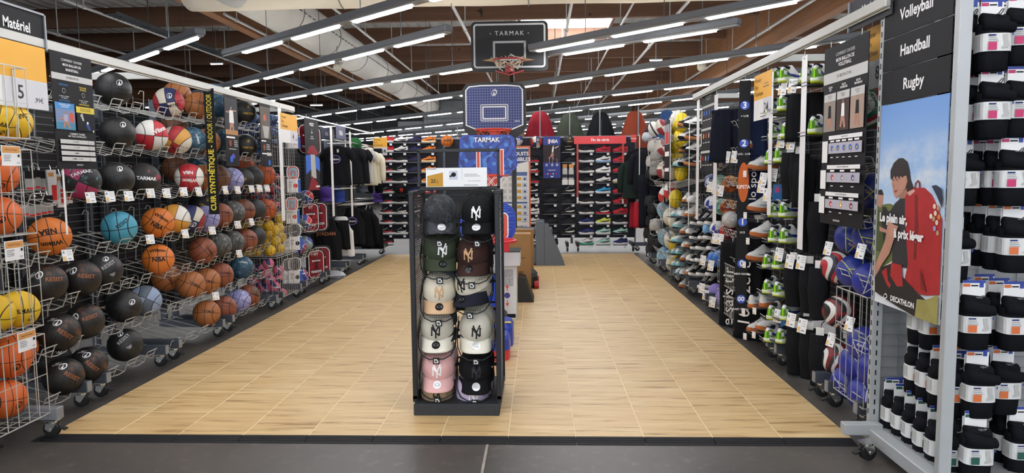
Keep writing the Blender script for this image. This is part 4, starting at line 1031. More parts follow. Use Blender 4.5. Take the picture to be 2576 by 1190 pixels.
# product table board
yb = 12.35; pa, pb = at(1248, 368, Y=yb), at(1336, 600, Y=yb); w_, h_ = pb.x-pa.x, pa.z-pb.z
ORF = mat('orange_frame', '#cf6a44', .5); SLB = mat('slate_blue_print', '#32466b', .5)
b = Board('product_board', 'orange-framed white board listing products behind the blue hoops', 'sign board', w_, h_, ORF, .03)
b.r(.05, .02, .95, .99, mat('off_white_print', '#dfddd8', .6)); b.pg([(.05, .03), (.95, .03), (.95, .165), (.05, .23)], SLB)
b.t('PRODUITS', .60, .085, .055, CHALK, .02); b.t('DISPONIBLES', .56, .145, .055, CHALK, .02)
for yy in (.28, .30, .60, .86): b.r(.08, yy, .90, yy+.018, mat('mid_blue_print', '#3d5a94', .5))
for k in range(9):
    yy = .335+.068*k+(.03 if k > 3 else 0)+(.02 if k > 6 else 0)
    b.lines(.15, yy, .30, 3, .012, GREYINK); b.lines(.36, yy, .5, 3, .012, GREYINK); b.r(.60, yy, .72, yy+.03, mat('ochre_card', '#c4943c', .6)); b.r(.76, yy-.008, .90, yy+.04, mat('pale_blue_print', '#b7bfd6', .6)); b.pg([(.79, yy+.025), (.84, yy+.004), (.86, yy+.028)], INK)
b.place(((pa.x+pb.x)/2, yb, (pa.z+pb.z)/2))
MB().box((0, .1, -(pa.z+pb.z)/4), (w_*.9, .03, (pa.z+pb.z)/2-.02)).build('board_stand', BLACK, b.root) if False else None
for s in (-1, 1): MB().box((s*w_*.4, .05, -(pa.z+pb.z)/4-.0), (.03, .04, (pa.z+pb.z)/2-.03)).build('stand_leg', BLACK, b.root)
for s in (-1, 1): MB().box((s*w_*.4, .05, -(pa.z+pb.z)/2+.012+.012), (.04, .5, .024)).build('stand_foot', BLACK, b.root)
# ================================================================ shoes
SHOE = {}
def shoe_geo():
    L = .29; K = 11; B = .032
    def hw(x):
        f = x/L; return .012+.036*math.sin(PI*min(1, max(0, f*.93+.05)))**.55*(1+.12*math.sin(2*PI*(f-.35))) if 0 < f < 1 else .012
    xs = [0, .008, .025, .05, .075, .10, .125, .15, .18, .21, .24, .265, .282, .29]
    hs = [.062, .086, .094, .082, .076, .092, .106, .090, .071, .057, .049, .042, .028, .008]
    def hh(x):
        for a, b, p, q in zip(xs, xs[1:], hs, hs[1:]):
            if a <= x <= b: return p+(q-p)*(x-a)/(b-a)
        return .01
    def uy(x, z):
        h = hh(x); s = min(1., max(0., (z-B)/h))**(1/.7); return math.sqrt(max(0, 1-s*s))*hw(x)*(1-.25*s*(1 if h > .06 else .3))
    up = MB(); rings = []
    for x, h in zip(xs, hs):
        r = []; w = hw(x)
        for k in range(K):
            a = PI*k/(K-1); c = math.cos(a); s = math.sin(a)
            r.append((x, c*w*(1-.25*(s if h > .06 else s*.3)), B+h*s**.7 if s > 1e-6 else B))
        rings.append(r)
    up.loft(rings, closed=False)
    up.f.append(tuple(range(K))); up.m.append(0); up.f.append(tuple((len(xs)-1)*K+k for k in reversed(range(K)))); up.m.append(0)
    def sole(levels):
        so = MB(); rr = []
        for z, g, tp in levels:
            ring = []
            for sg, seq in ((-1, xs), (1, xs[::-1])):
                for x in seq: ring.append((x+(x-L/2)*(g-1)*.6, sg*hw(x)*g*1.02, z+(.016*max(0, (x-.2)/.09)**2+.006*max(0, (.05-x)/.05)**2)*tp+(.006*math.sin(x*26)+.004 if z > .03 else 0)))
            rr.append(ring)
        so.loft(rr); return so
    la = MB()
    for k in range(6):
        x = .122+.016*k; z = B+hh(x)+.002
        la.tube([(x, -.024, z-.016), (x+.004, -.010, z-.001), (x, .010, z), (x+.004, .024, z-.016)], .0034, 4)
    def patch(pts, off=.0016):
        m = MB()
        for s in (-1, 1): m.add([(x, s*(uy(x, z)+off), z) for x, z in pts], [tuple(range(len(pts))) if s < 0 else tuple(reversed(range(len(pts))))])
        return m
    st = MB()
    for s in (-1, 1):
        lo = [(.03, .062), (.07, .050), (.11, .044), (.16, .046), (.205, .056)]; hi = [(.03, .080), (.07, .070), (.11, .066), (.16, .062), (.20, .062)]
        v = [(x, s*(uy(x, z)+.0016), z) for x, z in lo]+[(x, s*(uy(x, z)+.0016), z) for x, z in hi]
        st.add(v, [((i, i+1, 6+i, 5+i) if s < 0 else (5+i, 6+i, i+1, i)) for i in range(4)])
    op = MB(); R_ = []
    for k in range(14): a = 2*PI*k/14; x = .062+.042*math.cos(a); R_.append((x, .020*math.sin(a), B+hh(x)+.0))
    op.tube(R_, .006, 5, closed=True); op.add([(x, y, z+.001) for x, y, z in R_], [tuple(range(14))])
    he = MB()
    for s in (-1, 1):
        X_ = [0, .008, .025, .05, .075]; lo = [(x, .036) for x in X_]; hi = [(0, .086), (.008, .104), (.025, .106), (.05, .088), (.075, .060)]
        v = [(x-.0015, s*(uy(x, z)+.0018), z) for x, z in lo]+[(x-.0015, s*(uy(x, z)+.0018), z) for x, z in hi]
        he.add(v, [((i, i+1, 6+i, 5+i) if s < 0 else (5+i, 6+i, i+1, i)) for i in range(4)])
    he.box((-.001, 0, .063), (.005, .026, .052))
    ps = MB().box((-.004, 0, .068), (.006, .007, .060))
    SHOE.update(upper=up, sole=sole([(0., .96, 1), (.010, 1.03, 1), (.030, 1.07, .4), (.036, 1.0, .4)]), outsole=sole([(-.001, .97, 1), (.004, 1.05, 1), (.011, 1.06, 1)]), laces=la, side_stripe=st, collar=op, heel_tab=he, pull_strip=ps)
shoe_geo()
SMC = {}
def shm(part, mt):
    k = (part, mt.name)
    if k not in SMC: SMC[k] = smooth_angle(SHOE[part].mesh(part, mt), .9) if part in ('sole', 'outsole', 'upper') else SHOE[part].mesh(part, mt)
    return SMC[k]
def fab(c, r=.6): return mat('shoe_'+c.strip('#'), c, r)
def shoe(label, pos, rz, up, so, la='#eeeeee', st=None, group=None, heel=None, sc=1., tagc=None, tilt=0., stat=None):
    t = thing('sports_shoe', label, 'shoe', pos, 0, group); t.rotation_euler = (0, tilt, rz); t.scale = (sc, sc, sc)
    U = fab(up)
    for part, m in (('upper', U), ('sole', fab(so)), ('laces', fab(la)), ('side_stripe', fab(st or la)), ('collar', fab('#1d1f2a'))): obj(part, shm(part, m), t, (-.145, 0, 0))
    if heel:
        obj('heel_tab', shm('heel_tab', fab('#5f8f2c')), t, (-.145, 0, 0)); obj('pull_strip', shm('pull_strip', fab('#a6f02c')), t, (-.145, 0, 0)); obj('outsole', shm('outsole', fab('#b9cc3a')), t, (-.145, 0, 0))
    if tagc:
        m = MB(); m.box((0, 0, 0), (.036, .002, .055), tagc); rect(m, -.012, .012, -.02, .012, -.0016, PAPER if tagc != PAPER else INK)
        m.tube([(0, 0, .027), (-.01, .02, .06)], .0012, 3, INK)
        m.build('swing_tag', None, t, loc=(stat or .02, -.058 if abs(rz) > 1 else .058, .055), rot=(.1, .15, 0 if abs(rz) < 1 else PI if False else 0))
    return t
# ================================================================ back wall of shoes
BY = 13.45
SLAT = mat('slate_slat_panel', '#3a3f4a', .5, .2)
bx = [-3.10, -1.85, -.62, .62, 1.86]
BN = ['back shelf unit left of the cap stand, carrying black and white shoes', 'back shelf unit with orange shoes hidden behind the cap stand', 'back shelf unit behind the hoops and product board', 'back shelf unit with the blue poster and red promo frame']
BU = []
for i in range(4):
    L = bx[i+1]-bx[i]; t = thing('back_shelf_unit', BN[i], 'shelf unit', ((bx[i]+bx[i+1])/2, BY, 0), group='shelf units across the back of the aisle'); BU.append(t)
    m = MB(); z = .25
    while z < 2.18:
        m.add([(-L/2+.015, 0, z), (L/2-.015, 0, z), (L/2-.015, -.012, z+.036), (-L/2+.015, -.012, z+.036), (-L/2+.015, 0, z+.044), (L/2-.015, 0, z+.044)], [(0, 1, 2, 3), (3, 2, 5, 4)]); z += .044
    m.build('slat_panel', SLAT, t, kind='stuff')
    MB().box((0, .03, 1.22), (L-.02, .02, 1.92)).build('panel_back', BLACK, t)
    for s in (-1, 1):
        MB().box((s*(L/2-.012), -.0, 1.17), (.022, .05, 2.06)).build('upright', DSTEEL, t)
        MB().box((s*(L/2-.10), -.18, .155), (.05, .55, .07), bev=.003).build('foot', BLACK, t)
        caster(t, (s*(L/2-.10), -.40, .021), -PI/2)
    MB().box((0, 0, 2.20), (L, .05, .03)).build('top_rail', STEEL, t)
def back_unit(x):
    for i in range(4):
        if x < bx[i+1]: return BU[i]
    return BU[3]
SHELF = MB().box((0, 0, 0), (.27, .11, .004)).box((0, -.055, .008), (.27, .002, .016)).mesh('shoe_shelf', mat('smoked_shelf_plastic', '#5a5f68', .3))
TKT = MB().box((0, 0, 0), (.05, .002, .04)).mesh('size_ticket', PAPER)
COLN = {973: 'first', 1008: 'second', 1043: 'third', 1078: 'fourth', 1338: 'fifth', 1385: 'sixth', 1430: 'seventh', 1475: 'eighth', 1517: 'ninth', 1560: 'tenth'}
RV = [352, 376, 401, 427, 453, 479, 505, 531, 556, 582, 608]
W_, K_, R_, N_, O_ = '#e8e6e2', '#1c1c1f', '#c8303a', '#2a2f66', '#e07a30'
def cols():
    c = {973: [(R_, W_)]*2+[(K_, W_)]*9, 1008: [(W_, K_)]*2+[(K_, W_)]*3+[None]+[(K_, W_)]*4+[None], 1043: [('#2a2550', K_)]*6+[(K_, '#3a3a55')]*3, 1078: [(O_, '#f0d8a0')]*5+[(W_, R_)]*2,
         1338: [None, None, (K_, R_), (K_, R_), (K_, R_), (K_, K_), (W_, W_), (W_, W_), (W_, W_), (W_, W_), (W_, W_)],
         1385: [None]*5+[('#232328', '#101013')]*6, 1430: [None, (K_, K_), (K_, K_), None, None, (K_, K_), (K_, '#26262a'), (K_, '#26262a'), (K_, '#26262a'), (K_, '#26262a'), None],
         1475: [None, ('#222225', W_), ('#222225', W_), ('#222225', W_), ('#222225', W_), ('#222225', W_), ('#222225', W_), ('#222225', W_), ('#2b336e', W_), ('#2b336e', W_), (W_, '#3fae8a')],
         1517: [None, (R_, '#a8283a'), (W_, '#8fb3d6'), (W_, W_), (W_, K_), ('#3a9fd0', W_), (K_, W_), (K_, R_), ('#d6e05a', W_), ('#a9d6c8', W_), ('#a9d6c8', W_)],
         1560: [None, (R_, '#a8283a'), (R_, '#a8283a'), (R_, '#a8283a'), (W_, '#c9a97a'), (R_, '#a8283a'), (R_, '#a8283a'), (R_, '#a8283a'), ('#222225', W_), ('#a9d6c8', K_), ('#2b336e', W_)]}
    return c
CNAME = {W_: 'white', K_: 'black', R_: 'red', N_: 'navy', O_: 'orange', '#2a2550': 'dark purple', '#232328': 'all-black', '#222225': 'black and grey', '#2b336e': 'navy blue', '#3a9fd0': 'sky blue', '#d6e05a': 'lime green', '#a9d6c8': 'mint green'}
REDT = mat('red_tag', '#b8372c', .6)
for u, lst in cols().items():
    for k, s in enumerate(lst):
        if not s: continue
        p = at(u, RV[k]+8, Y=BY-.07); un = back_unit(p.x)
        shoe('%s shoe with %s sole, row %s of the %s column, back wall' % (CNAME[s[0]], CNAME.get(s[1], 'coloured'), ['one', 'two', 'three', 'four', 'five', 'six', 'seven', 'eight', 'nine', 'ten', 'eleven'][k], COLN[u]),
             p+Vector((0, 0, .003)), PI, s[0], s[1], K_ if s[0] == W_ else W_ if s[0] == K_ and k % 2 else '#2a2a2d', R_ if (u == 973) else None, 'shoes on the back wall', tagc=(REDT if u >= 1475 else PAPER) if (k+u) % 3 != 0 else None)
        obj('shoe_shelf', SHELF, un, (p.x-un.location.x, -.07, p.z-.004))
        obj('size_ticket', TKT, un, (p.x-un.location.x+.09, -.13, p.z-.03))
# balls on top of the back wall
WNB = ('', ball_mat('ball_white_blue', '#d8d8e2', '#27387e', None), [('t', 'Wilson', .4, .2, 0, 0, CHALK, .03)])
O3 = ('', ball_mat('ball_orange', '#d8772c'), [('t', 'TARMAK', .34, .15, 0, 0, INK, .03)])
for u, v, ty, sp, lb in ((1125, 355, None, O3, 'bright orange basketball on the back wall above the cap stand'), (1300, 352, None, WNB, 'white and blue basketball on the back wall above the product board'), (1349, 358, 'TRI', None, 'red white and blue basketball left of the blue wall poster'), (1430, 355, 'BG', None, 'black and gold basketball between the blue poster and red frame'), (1190, 356, 'BR', None, 'brown basketball on the back wall hidden behind the hoops')):
    p = at(u, v, Y=BY-.16); place_ball(ty, p, .118, lb, 'basketballs on the back wall', 0., .1, spec=sp)
    un = back_unit(p.x); MB().tube([(.12*math.cos(2*PI*k/14)*.6, .12*math.sin(2*PI*k/14)*.6, 0) for k in range(14)], .004, 5, closed=True).build('ball_ring', WIRE, un, loc=(p.x-un.location.x, -.16, p.z-.102))
    MB().box((p.x-un.location.x, -.06, p.z-.102), (.02, .12, .008)).build('ring_arm', WIRE, un)
# blue poster
yb = BY-.22
def wh(u0, v0, u1, v1, Y):
    a, b_ = at(u0, v0, Y=Y), at(u1, v1, Y=Y); return b_.x-a.x, a.z-b_.z, (a.x+b_.x)/2, (a.z+b_.z)/2
w_, h_, cx, cz = wh(1366, 344, 1410, 448, yb)
PBL = mat('poster_blue', '#2a3f92', .5); PDK = mat('poster_dark', '#3a3338', .6)
b = Board('wall_poster', 'blue hanging poster with white letters and player above the shoes', 'poster', w_, h_, PBL, .004)
b.r(.28, .06, .40, .17, CHALK); b.r(.29, .065, .345, .165, REDI); b.pg([(.33, .07), (.37, .09), (.36, .16), (.32, .16)], CHALK); b.t('NBA', .60, .115, .115, CHALK, .03, sx=.9)
b.r(0, .20, 1, .62, PDK); SK = mat('print_skin', '#b98b76', .6); PINKS = mat('print_pink', '#c87f9c', .6)
b.pg([(.55, .24), (.62, .24), (.60, .36), (.50, .38), (.52, .30)], CHALK); b.pg([(.50, .38), (.60, .37), (.62, .46), (.52, .50), (.40, .48)], SK); b.d(.60, .225, .018, SK); b.pg([(.30, .50), (.42, .48), (.38, .56)], PINKS); b.pg([(.50, .50), (.60, .50), (.66, .56)], PINKS)
b.pg([(.66, .27), (.9, .22), (.92, .23), (.68, .29)], CHALK)
for x in (.20, .52, .80): b.d(x, .68, .03, CHALK); b.d(x, .68, .023, PBL); b.d(x, .68, .012, CHALK); b.r(x-.005+(.16 if x < .3 else .02 if x < .6 else 0)-.0, .52, x+.005+(.16 if x < .3 else .02 if x < .6 else 0), .655, CHALK)
b.t('PLUSIEURS CHAUSSURES\nPOUR TON STYLE', .5, .81, .018, CHALK, .02)
for k in range(5): b.d(.10+.16*k, .895, .016, CHALK if k % 2 else REDI)
b.r(.44, .945, .58, .975, CHALK); b.place((cx, yb, cz), 0, (.15, .85))
# red promo frame
w_, h_, cx, cz = wh(1444, 343, 1575, 361, yb); RDF = mat('promo_red', '#e0454a', .5); RDB = mat('promo_bar_red', '#b8443c', .5)
t = thing('promotion_display', 'red frame headed Fin de série around clearance shoes', 'sign frame', (cx, yb, cz))
m = MB(); m.box((0, 0, 0), (w_, .006, h_), RDF); m.build('header_board', None, t); m = MB(); text(m, 'Fin de série', h_*.5, 0, 0, -.005, CHALK, .02); m.build('lettering', None, t)
for u, vb in ((1453, 512), (1567, 512)):
    q = at(u, vb, Y=yb); m = MB(); hb = cz-h_/2-q.z
    m.box((q.x-cx, .004, -h_/2-hb/2), (.035, .006, hb), RDB); m.box((q.x-cx, .002, -h_/2-hb+.06), (.035, .006, .12), PAPER); m.build('side_bar', None, t)
w_, h_, cx, cz = wh(1588, 339, 1600, 358, yb)
b = Board('promo_sign', 'small red sign edge at the right end of the back wall', 'sign', w_, h_, RDF, .006); b.t('Promo', .5, .5, .3, CHALK); b.place((cx, yb, cz))
# sock packs under the black ball, red ticket
for k, (u, v) in enumerate(((1421, 440), (1437, 440))):
    p = at(u, v, Y=BY-.12); t = thing('sock_pack', 'pack of white socks below the black ball, %s of two' % ('left' if k == 0 else 'right'), 'socks', p, group='sock packs on the back wall')
    MB().loft([[(x*g, y*g, z) for x, y in rrect(.10, .05, .02, 3)] for z, g in ((-.19, .9), (-.17, 1), (.08, 1), (.12, .9), (.14, .7))]).build('sock_bundle', mat('white_knit', '#c9c9c9', .9), t)
    MB().box((0, -.028, -.02), (.105, .006, .06)).build('paper_band', mat('dark_band', '#30333f', .6), t); MB().box((0, -.02, .17), (.09, .003, .07)).build('header_card', mat('tan_card', '#d99b5a', .6), t); MB().box((0, -.03, -.14), (.11, .008, .10)).build('label_card', PAPER, t)
# price sign at the left of the back wall
price_sign('amber and white price sign reading 24,99 hanging before the shoe wall', 939, 974, 346, 391, None, ['Premier', 'Prix', 'Technique'], '24', ',99€', Y=BY-.5)
# black cap hung among the shoes
p = at(1008, 481, Y=BY-.15); c = cap('black cap hanging among the shoes of the back wall', p, C_BLK, C_BLK, REDI, 'NY', None, .2, .2, group='caps away from the stand')
# red-tagged hook strips
for z in (1.05, .62):
    pass
# vertical white hanging strips of the back aisle
STRIP = mat('white_hanging_strip', '#efefef', .4)
def strip(label, u0, v0, u1, v1, X, wd=.035):
    a = at(u0, v0, X=X); b_ = at(u1, v1, X=X); m = MB(); L_ = a.z-b_.z
    t = thing('hanging_strip', label, 'ticket strip', (X, a.y, b_.z), PI/2 if X < 0 else -PI/2, 'vertical ticket strips hanging from the rails')
    MB().box((0, 0, L_/2), (wd, .004, L_), bev=.001).build('strip', STRIP, t); MB().tube([(0, 0, L_-.01), (0, 0, L_+.03)], .003, 5).build('hook', CHROME, t)
    MB().box((0, -.003, L_-.02), (.008, .002, .008)).build('rivet', DSTEEL, t); return t
# sleeping bags hanging over the back wall
def puffy(label, u, v_top, wpx, colour, rows, seed, Y=13.8):
    rnd = random.Random(seed); a = at(u, v_top, Y=Y); W = wpx*Y/F/2*1.0
    t = thing('sleeping_bag', label, 'sleeping bag', (a.x, Y, 0), group='sleeping bags hanging above the back wall')
    secs = []; n = 28; H = a.z-1.0
    for i in range(31):
        f = i/30; z = a.z-H*f; d = a.z-z
        if d < .12: w = W*(.30+.5*math.sqrt(max(0, d/.12))*.55)
        else: w = W*(.575+.425*min(1, (d-.12)/.40)**.8)
        if d > .8: w = W*(1-.1*min(1, (d-.8)/1.))
        pf = 1+.10*abs(math.sin(PI*d/.15)) if rows else 1.+.02*math.sin(d*30)
        secs.append([(w*pf*math.cos(2*PI*k/n)*(1+.025*math.sin(5*k+i*.7)), .17*pf*math.sin(2*PI*k/n)*(.6+.4*min(1, d/.2))*(1+.12*math.sin(k*2.3+i*.5)), z) for k in range(n)])
    MB().loft(secs).build('quilted_shell', cloth('bag_'+colour.strip('#'), colour), t, smooth=True)
    MB().tube([(0, -.19, a.z-.16), (0, -.19, a.z-.5), (0, -.185, a.z-.9)], .004, 4).build('zip', DSTEEL, t)
    MB().tube([(0, 0, a.z), (0, 0, a.z+.05), (.03, 0, a.z+.09), (.0, 0, a.z+.12)], .004, 5).build('hanger_hook', DSTEEL, t)
    return t
puffy('tan quilted sleeping bag hanging furthest left, beside the dotted backboard', 1290, 287, 60, '#8a7048', True, 1)
puffy('dark red quilted sleeping bag hanging above the back wall', 1358, 281, 74, '#8c2430', True, 2)
puffy('olive green sleeping bag hanging above the blue poster', 1433, 286, 78, '#454c40', False, 3)
puffy('black sleeping bag hanging above the red promo frame', 1511, 283, 76, '#1e2126', False, 4)
puffy('rust orange sleeping bag hanging right of the black one', 1597, 280, 72, '#9c4a34', False, 5)
puffy('steel blue sleeping bag hanging furthest right behind the helmets', 1678, 278, 66, '#3f5c8c', False, 6)
for u in (1358, 1433, 1509, 1606, 1150, 1230):
    a = at(u, 268 if u > 1300 else 320, Y=13.5)
    t = thing('hanging_rod', 'thin grey vertical rod over the back wall, %s' % {1358: 'before the dark red bag', 1433: 'before the olive bag', 1509: 'before the black bag', 1606: 'before the orange bag', 1685: 'before the blue bag', 1150: 'left of the dotted backboard', 1230: 'behind the dotted backboard'}[u], 'rod', (a.x, 13.5, 2.215), group='thin vertical rods above the back wall')
    MB().tube([(0, 0, 0), (0, 0, a.z-2.215)], .012, 8).build('rod', STEEL, t); MB().box((0, 0, .0), (.05, .05, .02)).build('rod_foot', STEEL, t)
# ================================================================ hanging garments
GCL = {}
def gcloth(c): return mat('garment_'+c.strip('#'), c, .85, bump=.25, vs_=25)
def garment_geo(kind):
    m = MB(); n = 26; W, H = {'tee': (.27, .72), 'tank': (.24, .70), 'hoodie': (.29, .72), 'jacket': (.28, .78), 'shorts': (.22, .50), 'trousers': (.20, .98), 'bib': (.25, .66)}[kind]
    rnd = random.Random(len(kind)*7+3); ph = [rnd.uniform(0, 6) for _ in range(6)]
    def ring(w, d, z, cx=0., rip=0.):
        return [(cx+w*math.cos(a), d*math.sin(a)*(1+rip*math.sin(5*math.cos(a)*2+ph[0]+z*9)), z+rip*.02*math.sin(4*a+ph[1])) for a in (2*PI*k/n for k in range(n))]
    if kind in ('shorts', 'trousers'):
        for s in (-1, 1):
            secs = [ring(W*.52, .05, 0, s*W*.46, .1), ring(W*.54, .06, -.15, s*W*.48, .2)] + [ring(W*(.52-.10*f*(kind == 'trousers')), .055, -.15-(H-.15)*f, s*W*(.50+.06*f), .35) for f in (.3, .6, .85, 1.)]
            m.loft(secs)
        m.box((0, 0, -.015), (W*1.95, .075, .035), bev=.01)
        return m
    neck = .075
    if kind == 'tank': prof = [(.0, .085, .02), (.02, .12, .03), (.10, .135, .04), (.20, .17, .045), (.26, W*.92, .055)]
    else: prof = [(.0, neck, .03), (.015, .12, .045), (.045, .20, .06), (.09, W*.90, .065), (.20, W*.88, .07)]
    secs = [ring(w, d, -z, 0, .12) for z, w, d in prof] + [ring(W*(.90+.08*f), .07+.015*f, -.28-(H-.28)*f, 0, .3) for f in (0, .25, .5, .75, .95, 1.)]
    m.loft(secs)
    if kind in ('tee', 'bib'):
        for s in (-1, 1): m.loft([[(s*(x0+.0)+r*.35*math.cos(a)*s, r*.62*math.sin(a), z+r*math.cos(a)*.8) for a in (2*PI*k/14 for k in range(14))] for x0, z, r in ((W*.75, -.10, .095), (W*.98, -.16, .095), (W*1.14, -.235, .092))])
    if kind in ('hoodie', 'jacket'):
        for s in (-1, 1): m.loft([[(s*x0+r*math.cos(a), r*.8*math.sin(a), z) for a in (2*PI*k/14 for k in range(14))] for x0, z, r in ((W*.80, -.07, .06), (W*1.02, -.18, .075), (W*1.10, -.36, .068), (W*1.12, -.55, .06), (W*1.12, -.66, .05))])
    if kind == 'hoodie': m.loft([[(w*math.cos(a), .02+d*math.sin(a), z) for a in (2*PI*k/16 for k in range(16))] for z, w, d in ((.06, .05, .03), (.04, .10, .06), (-.02, .12, .07), (-.08, .10, .06))])
    return m
HANG = None
def hanger_mesh():
    global HANG
    if HANG is None:
        m = MB(); m.tube([(-.20, 0, -.075), (-.12, 0, -.035), (0, 0, -.0), (.12, 0, -.035), (.20, 0, -.075)], .007, 6); m.tube([(0, 0, 0), (0, 0, .05), (.02, 0, .075), (.035, 0, .06), (.03, 0, .045)], .0025, 5)
        HANG = m.mesh('clothes_hanger', BLACK)
    return HANG
def garment(kind, label, pos, rz, colour, group, print_=None, trim=None, sc=1., tagc=None):
    t = thing({'tee': 't_shirt', 'bib': 't_shirt', 'tank': 'tank_top', 'hoodie': 'hoodie', 'jacket': 'jacket', 'shorts': 'shorts', 'trousers': 'trousers'}[kind], label, {'tee': 't-shirt', 'bib': 't-shirt', 'tank': 'tank top'}.get(kind, kind), pos, rz, group); t.scale = (sc, sc, sc)
    k = (kind, colour)
    if k not in GCL: GCL[k] = garment_geo(kind).mesh('cloth_body', gcloth(colour), True)
    obj('cloth_body', GCL[k], t); obj('clothes_hanger', hanger_mesh(), t, (0, 0, .0))
    if print_:
        m = MB(); print_(m); m.build('chest_print', None, t)
    if trim:
        m = MB(); m.tube([(-.085, -.03, -.0), (-.06, -.055, -.10), (0, -.062, -.15), (.06, -.055, -.10), (.085, -.03, 0)], .008, 5); m.build('neck_trim', gcloth(trim), t)
    if tagc: MB().box((.05, -.085, -.10), (.035, .002, .06)).build('swing_tag', PAPER, t)
    return t
def logo_print(txt, c1, c2):
    def f(m):
        disc(m, 0, -.25, .10, -.088, c2, 20, .075); disc(m, 0, -.25, .085, -.0885, INK, 20, .062); text(m, txt, .055, 0, -.25, -.090, c1, .02)
    return f
def big_print(txt, c):
    def f(m): text(m, txt, .08, 0, -.26, -.09, c, .02)
    return f
PURP = mat('purple_ink', '#7d6cc0', .6)
GL = 'clothes hanging on the left rails'
# upper rail of the left units, near to far
for i, (u, vt, kind, col, lb, pr) in enumerate((
    (846, 366, 'tee', '#17181b', 'black basketball t-shirt with round white logo, front of the upper rail', logo_print('Lakers', CHALK, PURP)),
    (877, 370, 'tee', '#1b1c20', 'black t-shirt with grey lettering, second on the upper rail', big_print('NBA', LTINK)),
    (897, 372, 'tee', '#1d1e22', 'plain black t-shirt behind two printed ones on the upper rail', None),
    (906, 372, 'tee', '#c9c8c4', 'pale grey t-shirt peeking out beside the cream ones', None),
    (917, 380, 'tee', '#e3dcc4', 'cream t-shirt on the upper rail, nearer of two', None),
    (926, 378, 'hoodie', '#ece5cf', 'cream long-sleeved top on the upper rail, farther of two', None),
    (938, 374, 'trousers', '#15161a', 'black tracksuit trousers with white stripe at the end of the upper rail', None))):
    p = at(u, vt, X=-3.10); garment(kind, lb, p, .12*math.sin(i*2.1), col, GL, pr, None, .84, True)
for i, (u, vt, kind, col, lb, pr, tr) in enumerate((
    (822, 548, 'tank', '#18181b', 'black sleeveless jersey with orange flame print on the lower rail', big_print('JORDAN', COPPER), None),
    (846, 555, 'shorts', '#17171a', 'black basketball shorts with white hem hanging low', None, None),
    (858, 545, 'tank', '#ecebe8', 'white sleeveless jersey on the lower rail', None, None),
    (886, 522, 'tank', '#17181b', 'black sleeveless jersey with purple crest on the lower rail', logo_print('Lakers', CHALK, PURP), None),
    (905, 528, 'hoodie', '#16171a', 'black hooded top behind the purple-crest jersey', None, None),
    (914, 516, 'tank', '#1a1b1e', 'black jersey with white edging at the neck', None, '#e4e4e2'),
    (921, 518, 'tank', '#1a1b1e', 'black jersey with white piping, last of the lower rail', None, '#e4e4e2'),
    (936, 565, 'shorts', '#15161a', 'black shorts hanging beside the shoe wall', None, None))):
    p = at(u, vt, X=-3.10); garment(kind, lb, p, .12*math.sin(i*2.1+1), col, GL, pr, tr, .88)
for i, z in ((8, 1.98), (9, 1.98), (8, 1.02), (9, 1.02), (7, 1.98)):
    un = LU[i]; L = LB[i+1]-LB[i]
    MB().tube([(.37, -L/2+.03, z+.06), (.37, L/2-.03, z+.06)], .012, 8).build('clothes_rail', CHROME, un)
    for s in (-1, 1): MB().tube([(0, s*(L/2-.1), z+.05), (.37, s*(L/2-.1), z+.06)], .008, 6).build('rail_arm', CHROME, un)
# baseball caps lying on the garment shelf
un = LU[8]
for k, z in enumerate((1.30, 1.0)):
    MB().box((.22, 0, z-.0), (.42, .96, .012)).build('shelf_board', WHITE, LU[8+k])
for u, v, c, lb in ((820, 492, C_LIL, 'purple cap with tan button on the shelf below the t-shirts'), (850, 493, None, 'blue cap lying on the shelf below the t-shirts'), (910, 470, None, 'slate grey cap lying between the cream garments'), (894, 366, None, 'green cap on top of the upper rail'), (950, 496, None, 'purple cap at the end of the left wall')):
    mm = {820: cloth('violet_cloth', '#4a357c'), 850: cloth('royal_cloth', '#3c55a8'), 910: cloth('dull_slate_cloth', '#5d6770'), 894: cloth('green_cloth', '#2f6a3c'), 950: cloth('violet_cloth', '#4a357c')}[u]
    p = at(u, v, X=-3.18); cap(lb, p, mm, mm, None, 'NY', None, .5, .1, group='caps away from the stand')
# ---------------------------------------------------------------- mini hoop packs, kids balls and red mini boards (left units 6 and 7)
def pack(label, pos, w, h, d, c2, rz=PI/2-.9, style=0):
    t = thing('mini_hoop_pack', label, 'toy pack', pos, rz, 'mini hoop packs on the left wall')
    MB().box((0, 0, -h*.25), (w, d, h*.5), bev=.004).build('box', PAPER, t)
    m = MB(); disc(m, w*.12, -h*.25, w*.16, -d/2-.001, mat(c2, {'red_print': '#d8402e', 'black_print': '#222226', 'blue_print': '#3a62b8'}[c2], .5), 16); rect(m, -w*.4, -w*.1, -h*.14, -h*.12, -d/2-.001, NAVYI)
    for k in range(3): rect(m, -w*.4, -w*.15, -h*(.2+.05*k), -h*(.18+.05*k), -d/2-.001, GREYINK)
    rect(m, w*.30, w*.49, -h*.49, -h*.02, -d/2-.0012, mat('blue_print', '#3a62b8', .5)); m.build('box_print', None, t)
    pts = [(x, z+h*.22) for x, z in rrect(w*.92, h*.5, w*.35, 5)]
    MB().prism(pts, -.004, .004).build('backing_card', PAPER, t); m = MB(); outline(m, [(x*.86, (z-h*.22)*.9+h*.22) for x, z in pts], .012, -.006, mat(c2, '#d8402e', .5)); poly(m, [(x*.66, (z-h*.22)*.75+h*.22) for x, z in pts], -.0065, mat('teal_print', '#8fb3c4', .5) if c2 != 'black_print' else mat('smoke_print', '#55565c', .5)); outline(m, [(x*.4, (z-h*.22)*.5+h*.16) for x, z in pts], .01, -.0075, mat(c2, '#d8402e', .5)); m.build('mini_board', None, t)
